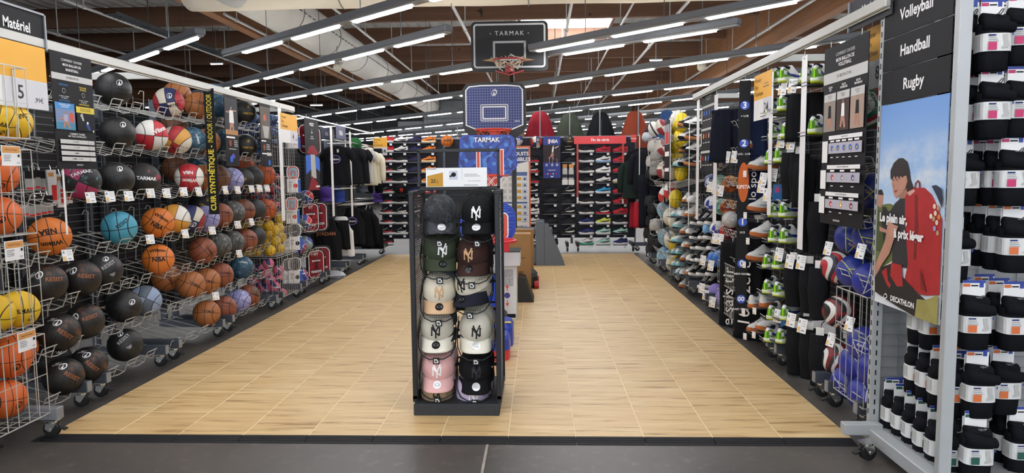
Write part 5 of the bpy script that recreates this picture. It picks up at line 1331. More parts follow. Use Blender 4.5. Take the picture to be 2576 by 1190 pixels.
for u, v, h, c, lb in ((737, 343, .30, 'red_print', 'white mini hoop pack under the 4,99 price sign'), (737, 450, .34, 'red_print', 'mini hoop pack with teal board in the middle of its column'), (735, 528, .34, 'red_print', 'mini hoop pack above the yellow balls'), (742, 595, .34, 'black_print', 'mini hoop pack with black board, upper of two'), (742, 680, .34, 'black_print', 'mini hoop pack with black board, lowest on the left wall'), (728, 600, .34, 'black_print', 'mini hoop pack with black board behind the upper one'), (728, 682, .34, 'black_print', 'mini hoop pack with black board behind the lowest one')):
    pack(lb, at(u, v, X=-3.06 if u > 730 else -3.12), .17, h, .05, c)
KB = {'rb': ('red and blue kids basketball', ball_mat('kids_red_blue', '#2c418f', '#c83a44', None, seam='#e6e2da', w=.03)), 'dg': ('dark green kids basketball', ball_mat('kids_dark', '#222c33', seam='#35604a')), 'gb': ('grey and blue kids basketball', ball_mat('kids_grey', '#8b9a98', '#3a3f98', None, seam='#5ea38c')), 'bl': ('violet blue kids basketball', ball_mat('kids_violet', '#3f3fa0', '#4c4fae', '#8f3a5a', seam='#d8d4e6', w=.03))}
for i, (u, v, k) in enumerate(((770, 497, 'rb'), (748, 503, 'dg'), (730, 488, 'dg'), (766, 559, 'rb'), (748, 567, 'dg'), (733, 560, 'dg'), (768, 613, 'gb'), (752, 620, 'bl'), (773, 690, 'gb'), (757, 695, 'bl'), (741, 680, 'dg'))):
    p = at(u, v, X=-3.10 if i % 3 < 2 else -3.22)
    place_ball(None, p, .10, '%s, %s kids ball shelf, %s' % (KB[k][0], 'top' if v < 510 else 'second' if v < 575 else 'third' if v < 640 else 'lowest', 'right end' if u > 762 else 'middle' if u > 742 else 'left end'), 'kids basketballs on the left wall', None, .5, spec=('', KB[k][1], [('t', 'TARMAK', .26, .1, .2, .3, CHALK, .02)]))
for z in (1.16, .84, .52, .16): o = ball_shelf(LU[6], 1, z, .95)
RED2 = mat('crimson_padding', '#8f2430', .6); 
def red_board(label, u, v, rz, X=-3.1):
    t = thing('mini_backboard', label, 'mini hoop', at(u, v, X=X), rz, 'red and black mini hoops hanging on the left wall'); t.scale = (.8, .8, .8)
    o = rrect(.34, .52, .10, 5); MB().prism(o, 0, .035).build('padded_back', RUBBER, t); MB().prism([(x*.80, z*.84) for x, z in o], -.008, 0).build('red_face', RED2, t)
    m = MB(); outline(m, [(x*.88, z*.9) for x, z in o], .012, -.009, CHALK); rect(m, -.08, .08, .05, .075, -.0095, CHALK); rect(m, -.10, .10, -.14, -.10, -.0095, CHALK); text(m, 'SET', .05, 0, .17, -.0095, CHALK, .02); m.build('face_lines', None, t)
    m = MB()
    for k in range(5): m.tube([(-.13+.065*k, -.012, .18), (.13-.065*k, -.02, -.19)], .0035, 4)
    for k in range(4): m.tube([(-.13, -.014, .12-.1*k), (.13, -.016, .06-.1*k)], .003, 4)
    m.build('elastic_cords', RUBBER, t, kind='stuff'); MB().tube([(0, .02, .26), (0, .02, .33)], .004, 5).build('hang_loop', RUBBER, t)
for u, v, rz, lb in ((772, 350, .9, 'red and black mini hoop board hanging highest, partly behind the banner'), (783, 355, .5, 'red and white mini hoop board beside the tall dark banner'), (800, 545, .2, 'red mini hoop board with cords, middle of the left wall'), (781, 548, .9, 'red mini hoop board seen edge-on beside the kids balls'), (808, 655, .3, 'lowest red mini hoop board near the floor, farther one'), (795, 665, .9, 'lowest red mini hoop board near the floor, nearer edge-on one')):
    red_board(lb, u, v, rz, -3.05)
# crumpled clear bag on the floor
m = MB(); rnd = random.Random(5); p = at(838, 692, Z=.04)
m.loft([[(.16*g*math.cos(a)*(1+rnd.uniform(-.3, .3)), .10*g*math.sin(a)*(1+rnd.uniform(-.3, .3)), z) for a in (2*PI*k/10 for k in range(10))] for z, g in ((-.038, 1), (0, 1.05), (.04, .8), (.07, .4))])
tag(m.build('plastic_bag', mat('crumpled_clear_plastic', '#b9bcc0', .25), None, loc=p), 'crumpled clear plastic bag on the floor by the red mini hoops', 'plastic bag')
# ================================================================ overhead rails, banners and strips
def rail(label, X, z, y0, y1, arms, xa, legs=None):
    t = thing('sign_rail', label, 'sign rail', (X, 0, z))
    MB().box((0, (y0+y1)/2, 0), (.045, y1-y0, .06), bev=.006).build('rail_bar', mat('pale_aluminium', '#b6b6b0', .4, .4), t)
    MB().box((0, (y0+y1)/2, -.034), (.02, y1-y0, .008)).build('rail_lip', mat('pale_aluminium', '#b6b6b0', .4, .4), t)
    for y in arms:
        MB().box(((xa-X)/2, y, .0), (abs(xa-X), .04, .05)).build('rail_arm', mat('pale_aluminium', '#b6b6b0', .4, .4), t)
        MB().box((xa-X, y, -.25), (.04, .04, .55)).build('arm_post', DSTEEL, t)
rail('long pale sign rail above the ball wall on the left', -2.9, 2.285, 2.2, 8.13, (2.42, 5.30, 8.09), -3.50)
rail('long pale sign rail above the shoe shelves on the right', 1.76, 2.345, 3.62, 8.0, (5.36, 7.9), 2.38)
t = thing('sign_rail', 'thin chrome rail frame above the left clothes, far end', 'sign rail', (-2.95, 0, 2.24))
MB().tube([(0, 8.4, 0), (0, 12.3, 0)], .012, 6).build('rail_bar', CHROME, t)
for y in (8.45, 10.34, 12.25): MB().tube([(0, y, 0), (-.5, y, 0), (-.5, y, -.25)], .010, 6).build('rail_arm', CHROME, t)
def banner(name, label, u0, u1, v0, v1, X, base, cat='banner', extra=0.):
    um, vm = (u0+u1)/2, (v0+v1)/2; a, b_ = at(u0, vm, X=X), at(u1, vm, X=X); yc = (a.y+b_.y)/2
    w = abs(a.y-b_.y); c0, c1 = at(um, v0, X=X), at(um, v1, X=X)
    b = Board(name, label, cat, w, c0.z-c1.z, base, .004); b.loc = Vector((X, yc, (c0.z+c1.z)/2)); b.rz = PI/2 if X < 0 else -PI/2
    return b
def done(b, hooks=(.15, .85), hz=.03): return b.place(b.loc, b.rz, hooks, hz)
AX = -2.88
b = banner('department_sign', 'black Matériel sign above the left rail', -150, 107, 0, 90, AX, PANELBLK, 'sign')
b.t('Matériel', .70, .50, .42, CHALK, .02, sx=.78); done(b, ())
MB().box((b.w/2+.006, 0, 0), (.012, .02, b.h+.01)).build('sign_edge', STEEL, b.root); MB().box((0, 0, b.h/2+.006), (b.w, .02, .012)).build('sign_edge', STEEL, b.root)
price_sign('large amber and white price sign reading 5,99€ at the left edge', -150, 126, 92, 262, AX, ['Premier', 'Prix', 'Technique'], '5', ',99€')
CYB = mat('cyan_print', '#3f8fd0', .55); YLP = mat('yellow_print', '#e2c93a', .55); BLUT = mat('blue_ink', '#3f86c8', .6); LGB = mat('light_grey_band', '#cfcfcc', .6)
b = banner('guide_banner', 'tall black basketball guide banner hanging from the left rail', 134, 236, 140, 425, AX, PANELBLK)
b.t('COMMENT CHOISIR', .5, .06, .030, CHALK); b.t('MON BALLON DE', .5, .10, .030, CHALK, .02); b.t('BASKETBALL', .5, .14, .030, CHALK, .02)
b.r(0, .18, 1, .235, LGB); b.t("J'AI BESOIN DE :", .5, .207, .024, INK, .02)
b.t('RÉSISTANCE', .26, .275, .020, BLUT, .02); b.t('TOUCHER\nDE BALLE', .73, .285, .020, YLP, .02); b.d(.26, .325, .022, LTINK); b.d(.26, .325, .018, PANELBLK); b.d(.73, .34, .022, LTINK); b.d(.73, .34, .018, PANELBLK)
b.t('Je choisis un ballon\nde la gamme', .26, .38, .016, CHALK); b.t('CAOUTCHOUC', .26, .412, .020, BLUT, .02); b.t('Je choisis un ballon\nde la gamme', .73, .395, .016, CHALK); b.t('CUIR SYNTHÉTIQUE', .73, .425, .019, YLP, .02, sx=.8)
b.r(.02, .43, .48, .485, CYB); b.t('PRATIQUE LOISIR\nOUTDOOR', .25, .457, .018, CHALK, .01); b.r(.52, .445, .98, .50, YLP); b.t('PRATIQUE RÉGULIÈRE\nOUTDOOR / INDOOR', .75, .472, .017, INK, .01, sx=.85)
b.r(.02, .485, .48, .66, mat('court_photo_sky', '#7f93b8', .6)); b.r(.02, .60, .48, .66, mat('court_photo_floor', '#4f8fb0', .6)); b.pg([(.34, .53), (.40, .50), (.46, .54), (.44, .60), (.36, .59)], ORI)
b.d(.25, .515, .012, SK); b.pg([(.20, .53), (.31, .53), (.30, .59), (.21, .59)], mat('print_lilac', '#b7aec4', .6)); b.pg([(.20, .59), (.31, .59), (.36, .645), (.32, .65), (.26, .605), (.22, .65), (.18, .645)], SK); b.r(.10, .56, .2, .575, SK)
b.r(.52, .50, .98, .66, mat('night_photo', '#15161c', .6)); b.pg([(.60, .52), (.66, .50), (.70, .57), (.66, .57)], LTINK); b.pg([(.72, .60), (.80, .58), (.86, .65), (.80, .65)], mat('night_blue', '#34508c', .6)); b.d(.78, .585, .012, CHALK); b.d(.92, .655, .01, CHALK)
b.t('COMMENT CHOISIR\nMA TAILLE DE BALLON ?', .5, .705, .022, CHALK, .01)
for k, tx in enumerate(('7-10 ANS', '11-13 ANS', 'FEMME', 'HOMME + 13 ANS')): y = .745+.05*k; b.r(.08, y, .92, y+.036, LGB); b.t(tx, .45, y+.018, .018, INK, .01); b.r(.76, y, .765, y+.036, INK); b.t('5667'[k], .84, y+.018, .018, INK)
b.t('DECATHLON', .5, .965, .014, CHALK, .03); done(b)
strip('pale strip hanging beside the basketball guide banner', 137, 122, 156, 592, -2.89, .016)
p = at(532, 382, X=-2.9); w_, h_ = 25*p.y/F, hspan(532, 224, 541, None, p.y)
b = Board('vertical_banner', 'narrow black vertical banner reading CUIR SYNTHÉTIQUE in yellow', 'banner', w_, h_, INK, .004); b.loc = p; b.rz = .15
mx = Matrix.Rotation(-PI/2, 4, 'Y'); yl2 = mat('yellow_ink', '#ead94a', .6)
s1, s2 = 'CUIR SYNTHÉTIQUE -', 'INDOOR / OUTDOOR'
text(b.p, s1, w_*.72, 0, 0, -.0045, yl2, .03, 1, 'LEFT', h_*.52/text_w(s1, w_*.72, .03), Matrix.Translation((0, 0, -h_*.47)) @ mx)
text(b.p, s2, w_*.72, 0, 0, -.0045, yl2, 0, 1, 'RIGHT', h_*.38/text_w(s2, w_*.72), Matrix.Translation((0, 0, h_*.455)) @ mx); b.d(.5, .02, .008, CHALK); done(b, (.5,))
b = banner('player_banner', 'dark hanging banner with a player in white on a court', 566, 599, 243, 418, AX, PANELBLK)
b.r(.03, .03, .97, .55, mat('hall_photo', '#3a3a3f', .6)); b.r(.03, .48, .97, .55, mat('wood_photo', '#b98a5c', .6)); b.d(.5, .17, .022, SK); b.pg([(.36, .20), (.64, .20), (.68, .38), (.32, .38)], CHALK); b.pg([(.36, .38), (.64, .38), (.68, .50), (.58, .50), (.5, .42), (.42, .50), (.32, .50)], SK); b.r(.1, .22, .36, .24, SK); b.r(.64, .19, .88, .21, SK)
b.r(.06, .575, .7, .60, CHALK); b.d(.33, .67, .05, mat('print_brown', '#8a4a34', .6)); b.lines(.6, .63, .9, 4, .025, CHALK, .3); b.d(.5, .88, .06, mat('print_violet', '#6a4fc0', .6)); b.d(.35, .90, .05, mat('print_blue', '#3a6fd0', .6)); b.d(.55, .92, .04, INK); b.lines(.2, .75, .8, 1, .02, CHALK, .4); done(b)
b = banner('player_banner', 'dark hanging banner with an orange ball dropping through a net', 655, 681, 262, 420, AX, PANELBLK)
b.r(.03, .05, .97, .55, mat('dusk_photo', '#6a6258', .6)); b.d(.45, .22, .055, ORI); b.pg([(.2, .35), (.85, .35), (.72, .54), (.35, .54)], LTINK); b.r(.06, .58, .5, .6, CHALK); b.d(.3, .69, .05, mat('print_brown', '#8a4a34', .6)); b.lines(.5, .64, .9, 4, .025, CHALK, .3); b.r(.06, .78, .5, .80, CHALK); b.d(.3, .92, .05, INK); b.d(.72, .93, .05, mat('print_blue', '#3a6fd0', .6)); b.r(.5, .77, .95, .82, LGB); done(b)
price_sign('amber and white price sign reading 4,99€ above the mini hoop packs', 706, 748, 288, 360, AX, ['Premier', 'Prix', 'Technique'], '4', ',99€')
strip('white strip hanging at the far end of the ball wall', 702, 266, 710, 556, -2.88, .10)
b = banner('player_banner', 'tall dark banner with a glowing blue and red hoop picture', 768, 803, 300, 478, -2.92, PANELBLK)
b.t('WIZZY', .5, .08, .06, CHALK, .03); b.t('L\nligot', .5, .17, .035, CHALK, .02); b.t('Hybridge\nentraînement', .5, .26, .03, CHALK); b.pg([(.1, .48), (.3, .38), (.6, .37), (.95, .48), (.8, .50), (.2, .50)], RED2); b.pg([(.0, .52), (.4, .50), (.4, .70), (.0, .78)], mat('print_blue', '#3a6fd0', .6)); b.pg([(.6, .50), (1, .55), (1, .74), (.62, .68)], mat('print_blue', '#3a6fd0', .6)); b.pg([(.35, .50), (.65, .50), (.72, .84), (.35, .82)], LTINK); b.pg([(.1, 1.0), (.4, .80), (.8, .9), (.9, 1.)], RED2); b.r(.65, .94, .95, .965, CHALK); done(b)
b = banner('team_sign', 'small navy sign with white letters above the black t-shirts', 845, 869, 317, 350, -2.93, mat('navy_board', '#2a2f66', .5), 'sign'); b.t('NBA', .5, .55, .5, CHALK, .03); done(b, (.1, .9))
b = banner('team_sign', 'dark navy panel behind the small navy sign', 802, 840, 322, 350, -3.05, mat('darker_navy_board', '#232a48', .5), 'sign'); b.t('NBA', .5, .55, .45, LTINK, .03); done(b, (.1, .9))  # board in a darker navy, with grey letters
strip('thin white strip hanging before the black t-shirts', 832, 318, 837, 545, -2.94, .10)
strip('thin white strip hanging beside the cream tops', 880, 332, 885, 545, -2.94, .10)
# right side
RX = 1.765
b = banner('department_sign', 'dark grey Matériel sign above the right rail', 2140, 2245, -22, 58, RX, mat('dark_slate_board', '#3a3b40', .6), 'sign'); b.t('Matériel', .50, .46, .42, CHALK, 0, sx=.8); done(b, ())
MB().box((b.w/2+.006, 0, 0) if False else (-b.w/2-.006, 0, 0), (.012, .02, b.h)).build('sign_edge', STEEL, b.root)
price_sign('amber and white price sign reading 8,99 beside the volleyball guide', 2181, 2222, 66, 222, 1.87, ['Premier', 'Prix', 'Technique'], '8', ',99€')
b = banner('guide_banner', 'tall dark volleyball guide banner hanging from the right rail', 2070, 2179, 105, 570, RX-.02, PANELBLK)
b.t('COMMENT CHOISIR', .5, .055, .026, LGB); b.t('MON BALLON DE\nVOLLEYBALL', .5, .10, .028, CHALK, .02); b.r(0, .145, 1, .205, LGB); b.t("J'AI BESOIN D'UN :", .5, .175, .023, INK, .01)
for k, tx in enumerate(('BALLON\nSOFT', 'BALLON\nINTERMÉDIAIRE', 'BALLON\nPERFORMANCE')):
    x = .03+.325*k; b.t(tx, x+.15, .235, .016, CHALK, .02, sx=.8); b.r(x, .262, x+.29, .305, LGB); b.t('PRATIQUE\nLOISIR', x+.145, .283, .012, INK); b.r(x, .305, x+.29, .475, [mat('gym_photo', '#9a8f86', .6), mat('dark_gym_photo', '#4a3a36', .6), mat('beige_gym_photo', '#b09a8a', .6)][k])
    b.pg([(x+.12, .33), (x+.18, .33), (x+.19, .40), (x+.11, .40)], CHALK if k == 1 else INK); b.d(x+.15, .322, .008, SK); b.pg([(x+.11, .40), (x+.19, .40), (x+.22, .46), (x+.18, .465), (x+.15, .42), (x+.12, .46), (x+.09, .455)], SK); b.r(x+.145, .305, x+.16, .325, SK)
for k, (tx, y, n, hh) in enumerate((('BALLONS SOFT', .50, 5, .155), ('BALLONS INTERMÉDIAIRES', .665, 3, .14), ('BALLONS PERFORMANCE', .815, 3, .13))):
    b.r(.20, y, .96, y+.022, CHALK); b.t(tx, .58, y+.011, .012, INK, .01); b.r(.04, y+.028, .18, y+hh-.005, CHALK); b.r(.20, y+.042, .96, y+.042+hh*.38, mat('lilac_grey_print', '#bdbac6', .6))
    for i in range(n):
        x = .58+(i-(n-1)/2)*(.72/n); b.r(x-.05, y+.027, x+.05, y+.037, CHALK); c = [mat('print_blue', '#3a5fb8', .6)]*5 if k == 0 else [REDI, GREYINK, mat('print_purple', '#5a4a8c', .6)] if k == 1 else [REDI, AMBER, RED2]
        b.d(x, y+.042+hh*.19, .016, c[i], 16); b.d(x+.01, y+.045+hh*.19, .007, CHALK if k != 0 else YLP, 10); b.r(x-.03, y+.055+hh*.42, x+.03, y+.06+hh*.42, CHALK)
b.t('DECATHLON', .5, .972, .014, CHALK, .03); done(b)
price_sign('amber and white price sign reading 24,99€ among the white volleyball shoes', 1897, 1941, 184, 300, RX, ['Premier', 'Prix', 'Technique'], '24', ',99€')
strip('wide pale strip hanging before the white and green shoes', 2025, 140, 2014, 628, RX, .09)
strip('pale strip hanging at the edge of the 24,99 price sign', 1942, 182, 1926, 540, RX, .08)
strip('white strip hanging before the handball shelves', 1802, 238, 1796, 562, RX, .13)
strip('pinkish strip hanging left of the dark guide poster', 1757, 252, 1752, 552, RX, .12)
strip('thin white strip hanging before the stacked white shoes', 1735, 300, 1730, 568, RX, .03)
strip('thin white strip hanging before the rugby helmets', 1687, 300, 1685, 540, RX, .03)
strip('thin white strip hanging beside the black jackets', 1609, 340, 1603, 528, RX, .10)
b = banner('guide_banner', 'dark guide poster with rows of small ball pictures', 1765, 1799, 236, 434, RX+.02, PANELBLK); b.t('COMMENT CHOISIR\nMON BALLON', .5, .05, .035, LGB)
for k in range(3):
    y = .14+.29*k; b.r(0, y, 1, y+.03, LGB)
    for i in range(4): b.d(.2+.2*i, y+.10, .035, [mat('print_blue', '#3a5fb8', .6), AMBER, REDI, LTINK][(i+k) % 4] if k != 0 else mat('print_blue', '#3a5fb8', .6)); b.r(.13+.2*i, y+.18, .27+.2*i, y+.19, CHALK)
    b.r(0, y+.05, .08, y+.22, LGB)
done(b)
b = banner('player_banner', 'narrow dark poster with a player in red among the helmets', 1672, 1685, 305, 452, RX+.03, PANELBLK); b.r(.05, .06, .95, .40, mat('grey_photo', '#9a9ea6', .6)); b.d(.5, .14, .03, SK); b.pg([(.25, .18), (.75, .18), (.8, .38), (.2, .38)], REDI); b.r(.1, .52, .9, .6, CHALK); b.r(.1, .8, .9, .86, CHALK); done(b)
p = at(1869, 500, X=RX-.03); w_, h_ = 27*p.y/F, hspan(1869, 208, 795, None, p.y)
b = Board('size_banner', 'tall narrow black banner with blue numbered size circles', 'banner', w_, h_, INK, .004); b.loc = p; b.rz = -.2
CIR = mat('circle_blue', '#3558c0', .5)
for y, tx, s2 in ((.105, '3', '+ U18'), (.265, '2', 'U15 - U18'), (.60, '1', 'U13'), (.78, '0', 'MINI HAND'), (.935, '00', 'BABY HAND')): b.d(.5, y, b.w*.40/b.h, CIR, 22); b.t(tx, .5, y, .036 if len(tx) == 1 else .028, CHALK, .03); b.t(s2, .5, y+.045, .012, CHALK, .02)
b.d(.5, .43, b.w*.48/b.h, mat('print_orange', '#c8642e', .6), 24, .085); b.t('KIPSTA', .5, .45, .022, CHALK, .02, sx=.8); done(b, (.5,))
# ================================================================ small accessory packs on the hooks behind the basketball guide
ACC = mat('grey_accessory_card', '#a9aba8', .6)
for i, (u, v, tall) in enumerate(((75, 455, 0), (88, 452, 0), (101, 455, 0), (60, 520, 0), (75, 523, 0), (90, 520, 0), (106, 517, 0), (120, 515, 0), (130, 470, 1), (152, 480, 1), (168, 470, 1))):
    p = at(u, v, X=-3.16); t = thing('accessory_pack', '%s hanging behind the bins at left, %s from the left' % ('slim white and red pump box' if tall else 'small grey ball needle card', ORD[i]), 'accessory', p, PI/2-.7, 'small packs hanging beside the near-left bins')
    w_, h_ = (.05, .22) if tall else (.055, .12)
    MB().box((0, 0, 0), (w_, .035 if tall else .02, h_), bev=.002).build('pack_body', PAPER if tall else ACC, t)
    m = MB(); rect(m, -w_/2, w_/2, h_*.12, h_*.5, -.0195 if tall else -.012, PAPER if tall else INK)
    if tall: rect(m, -w_*.1, w_*.45, -h_*.4, h_*.05, -.0195, REDI); rect(m, -w_*.4, w_*.2, h_*.30, h_*.42, -.0205, mat('tan_card', '#d99b5a', .6))
    else: rect(m, -w_*.4, w_*.4, -h_*.44, -h_*.34, -.012, REDI)
    m.build('pack_print', None, t); MB().tube([(0, 0, h_/2), (0, .02, h_/2+.03), (0, .18, h_/2+.03)], .003, 5).build('hook', CHROME, t)
# ceiling globes, boxes and small lamps
for u, v, z, lb in ((849, 170, 4.0, 'pale round sensor globe below the left ceiling lights'), (1765, 168, 4.0, 'pale round sensor globe below the right ceiling lights')):
    p = at(u, v, Z=z); t = thing('ceiling_globe', lb, 'globe', p); r = 11*p.y/F
    MB().lathe([(max(.001, r*math.sin(PI*i/12)), -r*math.cos(PI*i/12)) for i in range(13)], 20).build('globe', mat('frosted_globe', '#cfccb8', .4), t, smooth=True)
    MB().lathe([(r*1.3, r*.9), (r*1.3, r*1.05)], 20).build('mount_plate', STEEL, t); MB().tube([(0, 0, r), (0, 0, 5.98-z)], .012, 6).build('drop_rod', STEEL, t)
for u, v, z, lb in ((545, 161, 4.9, 'small lit bulkhead lamp under the roof on the left'), (796, 265, 4.0, 'small lit bulkhead lamp far back left of centre'), (1650, 152, 4.9, 'small lit bulkhead lamp under the roof on the right'), (2165, 143, 4.4, 'small lit bulkhead lamp beside the volleyball guide banner')):
    p = at(u, v, Z=z); t = thing('bulkhead_lamp', lb, 'lamp', p); L_ = 30*p.y/F
    MB().box((0, 0, .03), (L_*1.1, .10, .04), bev=.01).build('housing', STEEL, t); MB().box((0, 0, 0), (L_, .08, .03), bev=.012).build('lit_cover', mat('lit_bulkhead', '#ffffff', .5, emit=6.), t); MB().tube([(0, 0, .05), (0, 0, 5.98-z)], .008, 5).build('drop_rod', STEEL, t)
# ================================================================ right wall
RXP = 2.33
RB = [3.80, 4.40, 5.34, 6.36, 7.39, 8.42, 9.37, 10.36, 11.30, 13.20]
RN = ['right shelf unit of volleyballs behind the poster frame', 'right shelf unit of white and green shoes and knee pads', 'right shelf unit with black scarves and the size banner', 'right shelf unit of handballs in lanes and wire bins', 'right shelf unit of black shoes with white toes', 'right shelf unit of white and black shoes', 'right shelf unit of yellow and white balls', 'right shelf unit of rugby balls and helmets', 'right shelf unit of jackets and red shorts next to the shoe wall']
RU = [gondola(RN[i], RXP, RB[i], RB[i+1], -1, top=2.2) for i in range(9)]
def runit(y):
    for i in range(9):
        if y < RB[i+1]: return i
    return 8
VB = ('blue volleyball with yellow lines', split_mat('volley_blue_yellow', ['#25368a'], 'tri', '#d6dc5a', .028), [('t', 'KIPSTA', .2, -.3, .2, .4, YLP)])
VW = ('blue volleyball with white lines', split_mat('volley_blue_white', ['#2a3596'], 'tri', '#e8ebe4', .028), [('t', 'KIPSTA', .2, -.3, .2, .4, CHALK)])
VK = ('white black and maroon volleyball', split_mat('volley_black_white', ['#e6e3dd', '#2b282a', '#7a2830'], 'band', '#555555', .008), [('t', 'KIPSTA', .2, .05, .1, 0, REDI)])
VR = ('red white and navy volleyball', split_mat('volley_red_navy', ['#e2e0dc', '#b8323a', '#2b2f3c'], 'band', '#555555', .008), [])
VG = ('white red and green volleyball', split_mat('volley_green', ['#e2e0d8', '#b02a3a', '#1f6a4c'], 'band', '#777777', .008), [])
VOL = [(2203, 278, VG, 'above the price sign edge, highest on the right'), (2196, 255, VG, 'behind the amber price sign'), (2192, 480, VB, 'beside the volleyball guide, upper shelf'), (2145, 597, VB, 'below the volleyball guide, left of two'), (2192, 594, VB, 'below the volleyball guide, right of two'), (2107, 672, VR, 'left end of the shelf of three'), (2150, 684, VB, 'middle of the shelf of three'), (2192, 706, VW, 'right end of the shelf of three'), (2111, 784, VK, 'above the wire bin'), (2108, 903, VK, 'low beside the wire bin')]
for u, v, sp, lb in VOL: place_ball(None, at(u, v, X=1.95), .107, sp[0]+', '+lb, 'volleyballs on the right shelves', None, .4, name='volleyball', spec=sp)
for u, v, lb in ((2178, 866, 'top of the pile'), (2156, 912, 'second from the top'), (2134, 962, 'bottom left'), (2178, 992, 'bottom right'), (2203, 930, 'against the post'), (2205, 1020, 'lowest, against the post')): place_ball(None, at(u, v, X=1.93), .105, 'blue volleyball with white lines in the right wire bin, '+lb, 'volleyballs in the right wire bin', None, .8, name='volleyball', spec=VW)
for z in (1.90, 1.55, 1.22, .88, .55, .18): ball_shelf(RU[0], -1, z, .58)
yc = (RB[0]+RB[1])/2
wire_bin(RU[0], -1, .06, RXP-1.80, 3.83-yc, 4.22-yc, .17, .80, .075, WIRE)
for u, v in ((2083, 625), (2165, 632), (2137, 815), (2090, 855)): p = at(u, v, X=1.80); ticket(RU[0], (p.x-RXP, p.y-yc, p.z), (-.2, .1, -PI/2+.5), .055, .085)
# --- heel-on white and green shoes, gum-soled white shoes
GRN = '#8fd026'
HS = [(1966, 214, 1), (1991, 212, 1), (2043, 212, 1), (2069, 214, 1), (1958, 290, 2), (1988, 282, 2), (1961, 350, 3), (1991, 350, 3), (2062, 340, 3), (1954, 414, 4), (1980, 410, 4), (1959, 545, 5), (1990, 546, 5), (1961, 607, 6), (1992, 610, 6), (1947, 672, 7), (1972, 674, 7), (1948, 735, 8), (1977, 742, 8), (1957, 799, 9), (1990, 800, 9), (1954, 855, 10), (1983, 858, 10)]
cnt = {}
for u, v, r in HS:
    cnt[r] = cnt.get(r, 0)+1; p = at(u, v, X=1.88)
    s = shoe('white lime-heeled shoe, row %s from the top, %s in its row' % (['', 'one', 'two', 'three', 'four', 'five', 'six', 'seven', 'eight', 'nine', 'ten'][r], ORD[cnt[r]-1]), p, .5+random.uniform(-.12, .12), '#e6e6e4', '#dfe6d0', '#e8e8e8', '#2a3a86', 'white and lime volleyball shoes on the right', GRN, .98)
    s.rotation_euler = (0, 0, .75+random.uniform(-.1, .1))
    un = RU[runit(p.y)]; ly = p.y-un.location.y
    MB().box((p.x-RXP+.03, ly, p.z-.004), (.30, .13, .006)).build('shoe_shelf', DSTEEL, un); MB().tube([(p.x-RXP-.12, ly-.06, p.z+.02), (p.x-RXP-.12, ly+.06, p.z+.02)], .003, 5).build('shelf_lip', WIRE, un)
for i, (u, v) in enumerate(((1908, 374), (1917, 428), (1925, 596), (1915, 655), (1918, 532), (1913, 772), (1943, 770), (1917, 834), (1941, 830))):
    p = at(u, v, X=1.90)
    shoe('white indoor shoe with gum sole, %s from the top beside the scarves' % ORD[i], p, PI+.3 if i not in (5, 6) else .6, '#d6d6d2', '#b86a3c', '#c9c9c9', '#9aa3a8', 'white gum-soled shoes on the right', None, .98)
    un = RU[runit(p.y)]; MB().box((p.x-RXP+.02, p.y-un.location.y, p.z-.004), (.28, .15, .006)).build('shoe_shelf', DSTEEL, un)
    ticket(un, (p.x-RXP-.16, p.y-un.location.y-.05, p.z-.03), (0, 0, -PI/2+.6), .035, .055)
for u, v in ((1969, 222), (1994, 216), (1920, 450), (1945, 440), (1965, 355), (1990, 358), (1960, 640), (1987, 658), (2015, 660), (1957, 795), (1990, 805), (2018, 820), (1915, 470), (1930, 490)):
    p = at(u, v, X=1.79); un = RU[runit(p.y)]; ticket(un, (p.x-RXP, p.y-un.location.y, p.z), (-.1, .1, -PI/2+.7), .065, .10)
# --- knee pads and black shorts
def pad_geo():
    m = MB(); n = 16; secs = []
    for f in (0, .08, .25, .42, .6, .8, .95, 1.):
        w = .066*(1-.15*f)*(1+.12*math.exp(-((f-.45)/.2)**2)); b_ = .03*math.exp(-((f-.42)/.22)**2)
        secs.append([(w*math.cos(a), .045*math.sin(a)-(b_ if math.sin(a) < 0 else 0), -.30*f) for a in (2*PI*k/n for k in range(n))])
    m.loft(secs); return m.mesh('pad_body', gcloth('#17181b'), True)
PADM = pad_geo()
for i, (u, v, lb) in enumerate(((1990, 422, 'upper left, beside the white tag'), (2012, 425, 'upper middle'), (2040, 548, 'below the black shorts'), (2060, 545, 'below the black shorts, farther right'), (1998, 690, 'middle row, left'), (2038, 700, 'middle row, right'), (2062, 712, 'middle row, far right'), (2003, 862, 'lowest row, left'), (2038, 866, 'lowest row, right'), (2064, 880, 'lowest row, far right'))):
    p = at(u, v-38, X=1.86); t = thing('knee_pad', 'black knee pad hanging %s' % lb, 'knee pad', p, -PI/2+1.0, 'black knee pads on the right'); t.scale = (1, 1, 1.15)
    obj('pad_body', PADM, t); MB().box((0, -.02, .015), (.05, .004, .06)).build('white_clip', WHITE, t); MB().tube([(0, 0, .03), (0, .03, .06), (0, .2, .06)], .003, 5).build('hook', CHROME, t)
    MB().box((.0, -.045, -.03), (.03, .003, .008)).build('logo_mark', CHALK, t)
for u, v, k, lb in ((2035, 235, 'shorts', 'black padded shorts hanging beside the volleyball guide banner'), (2055, 400, 'shorts', 'black shorts hanging lower beside the volleyball guide banner')):
    garment(k, lb, at(u, v, X=1.88), -PI/2+1.0, '#141517', 'black shorts on the right', None, None, .66)
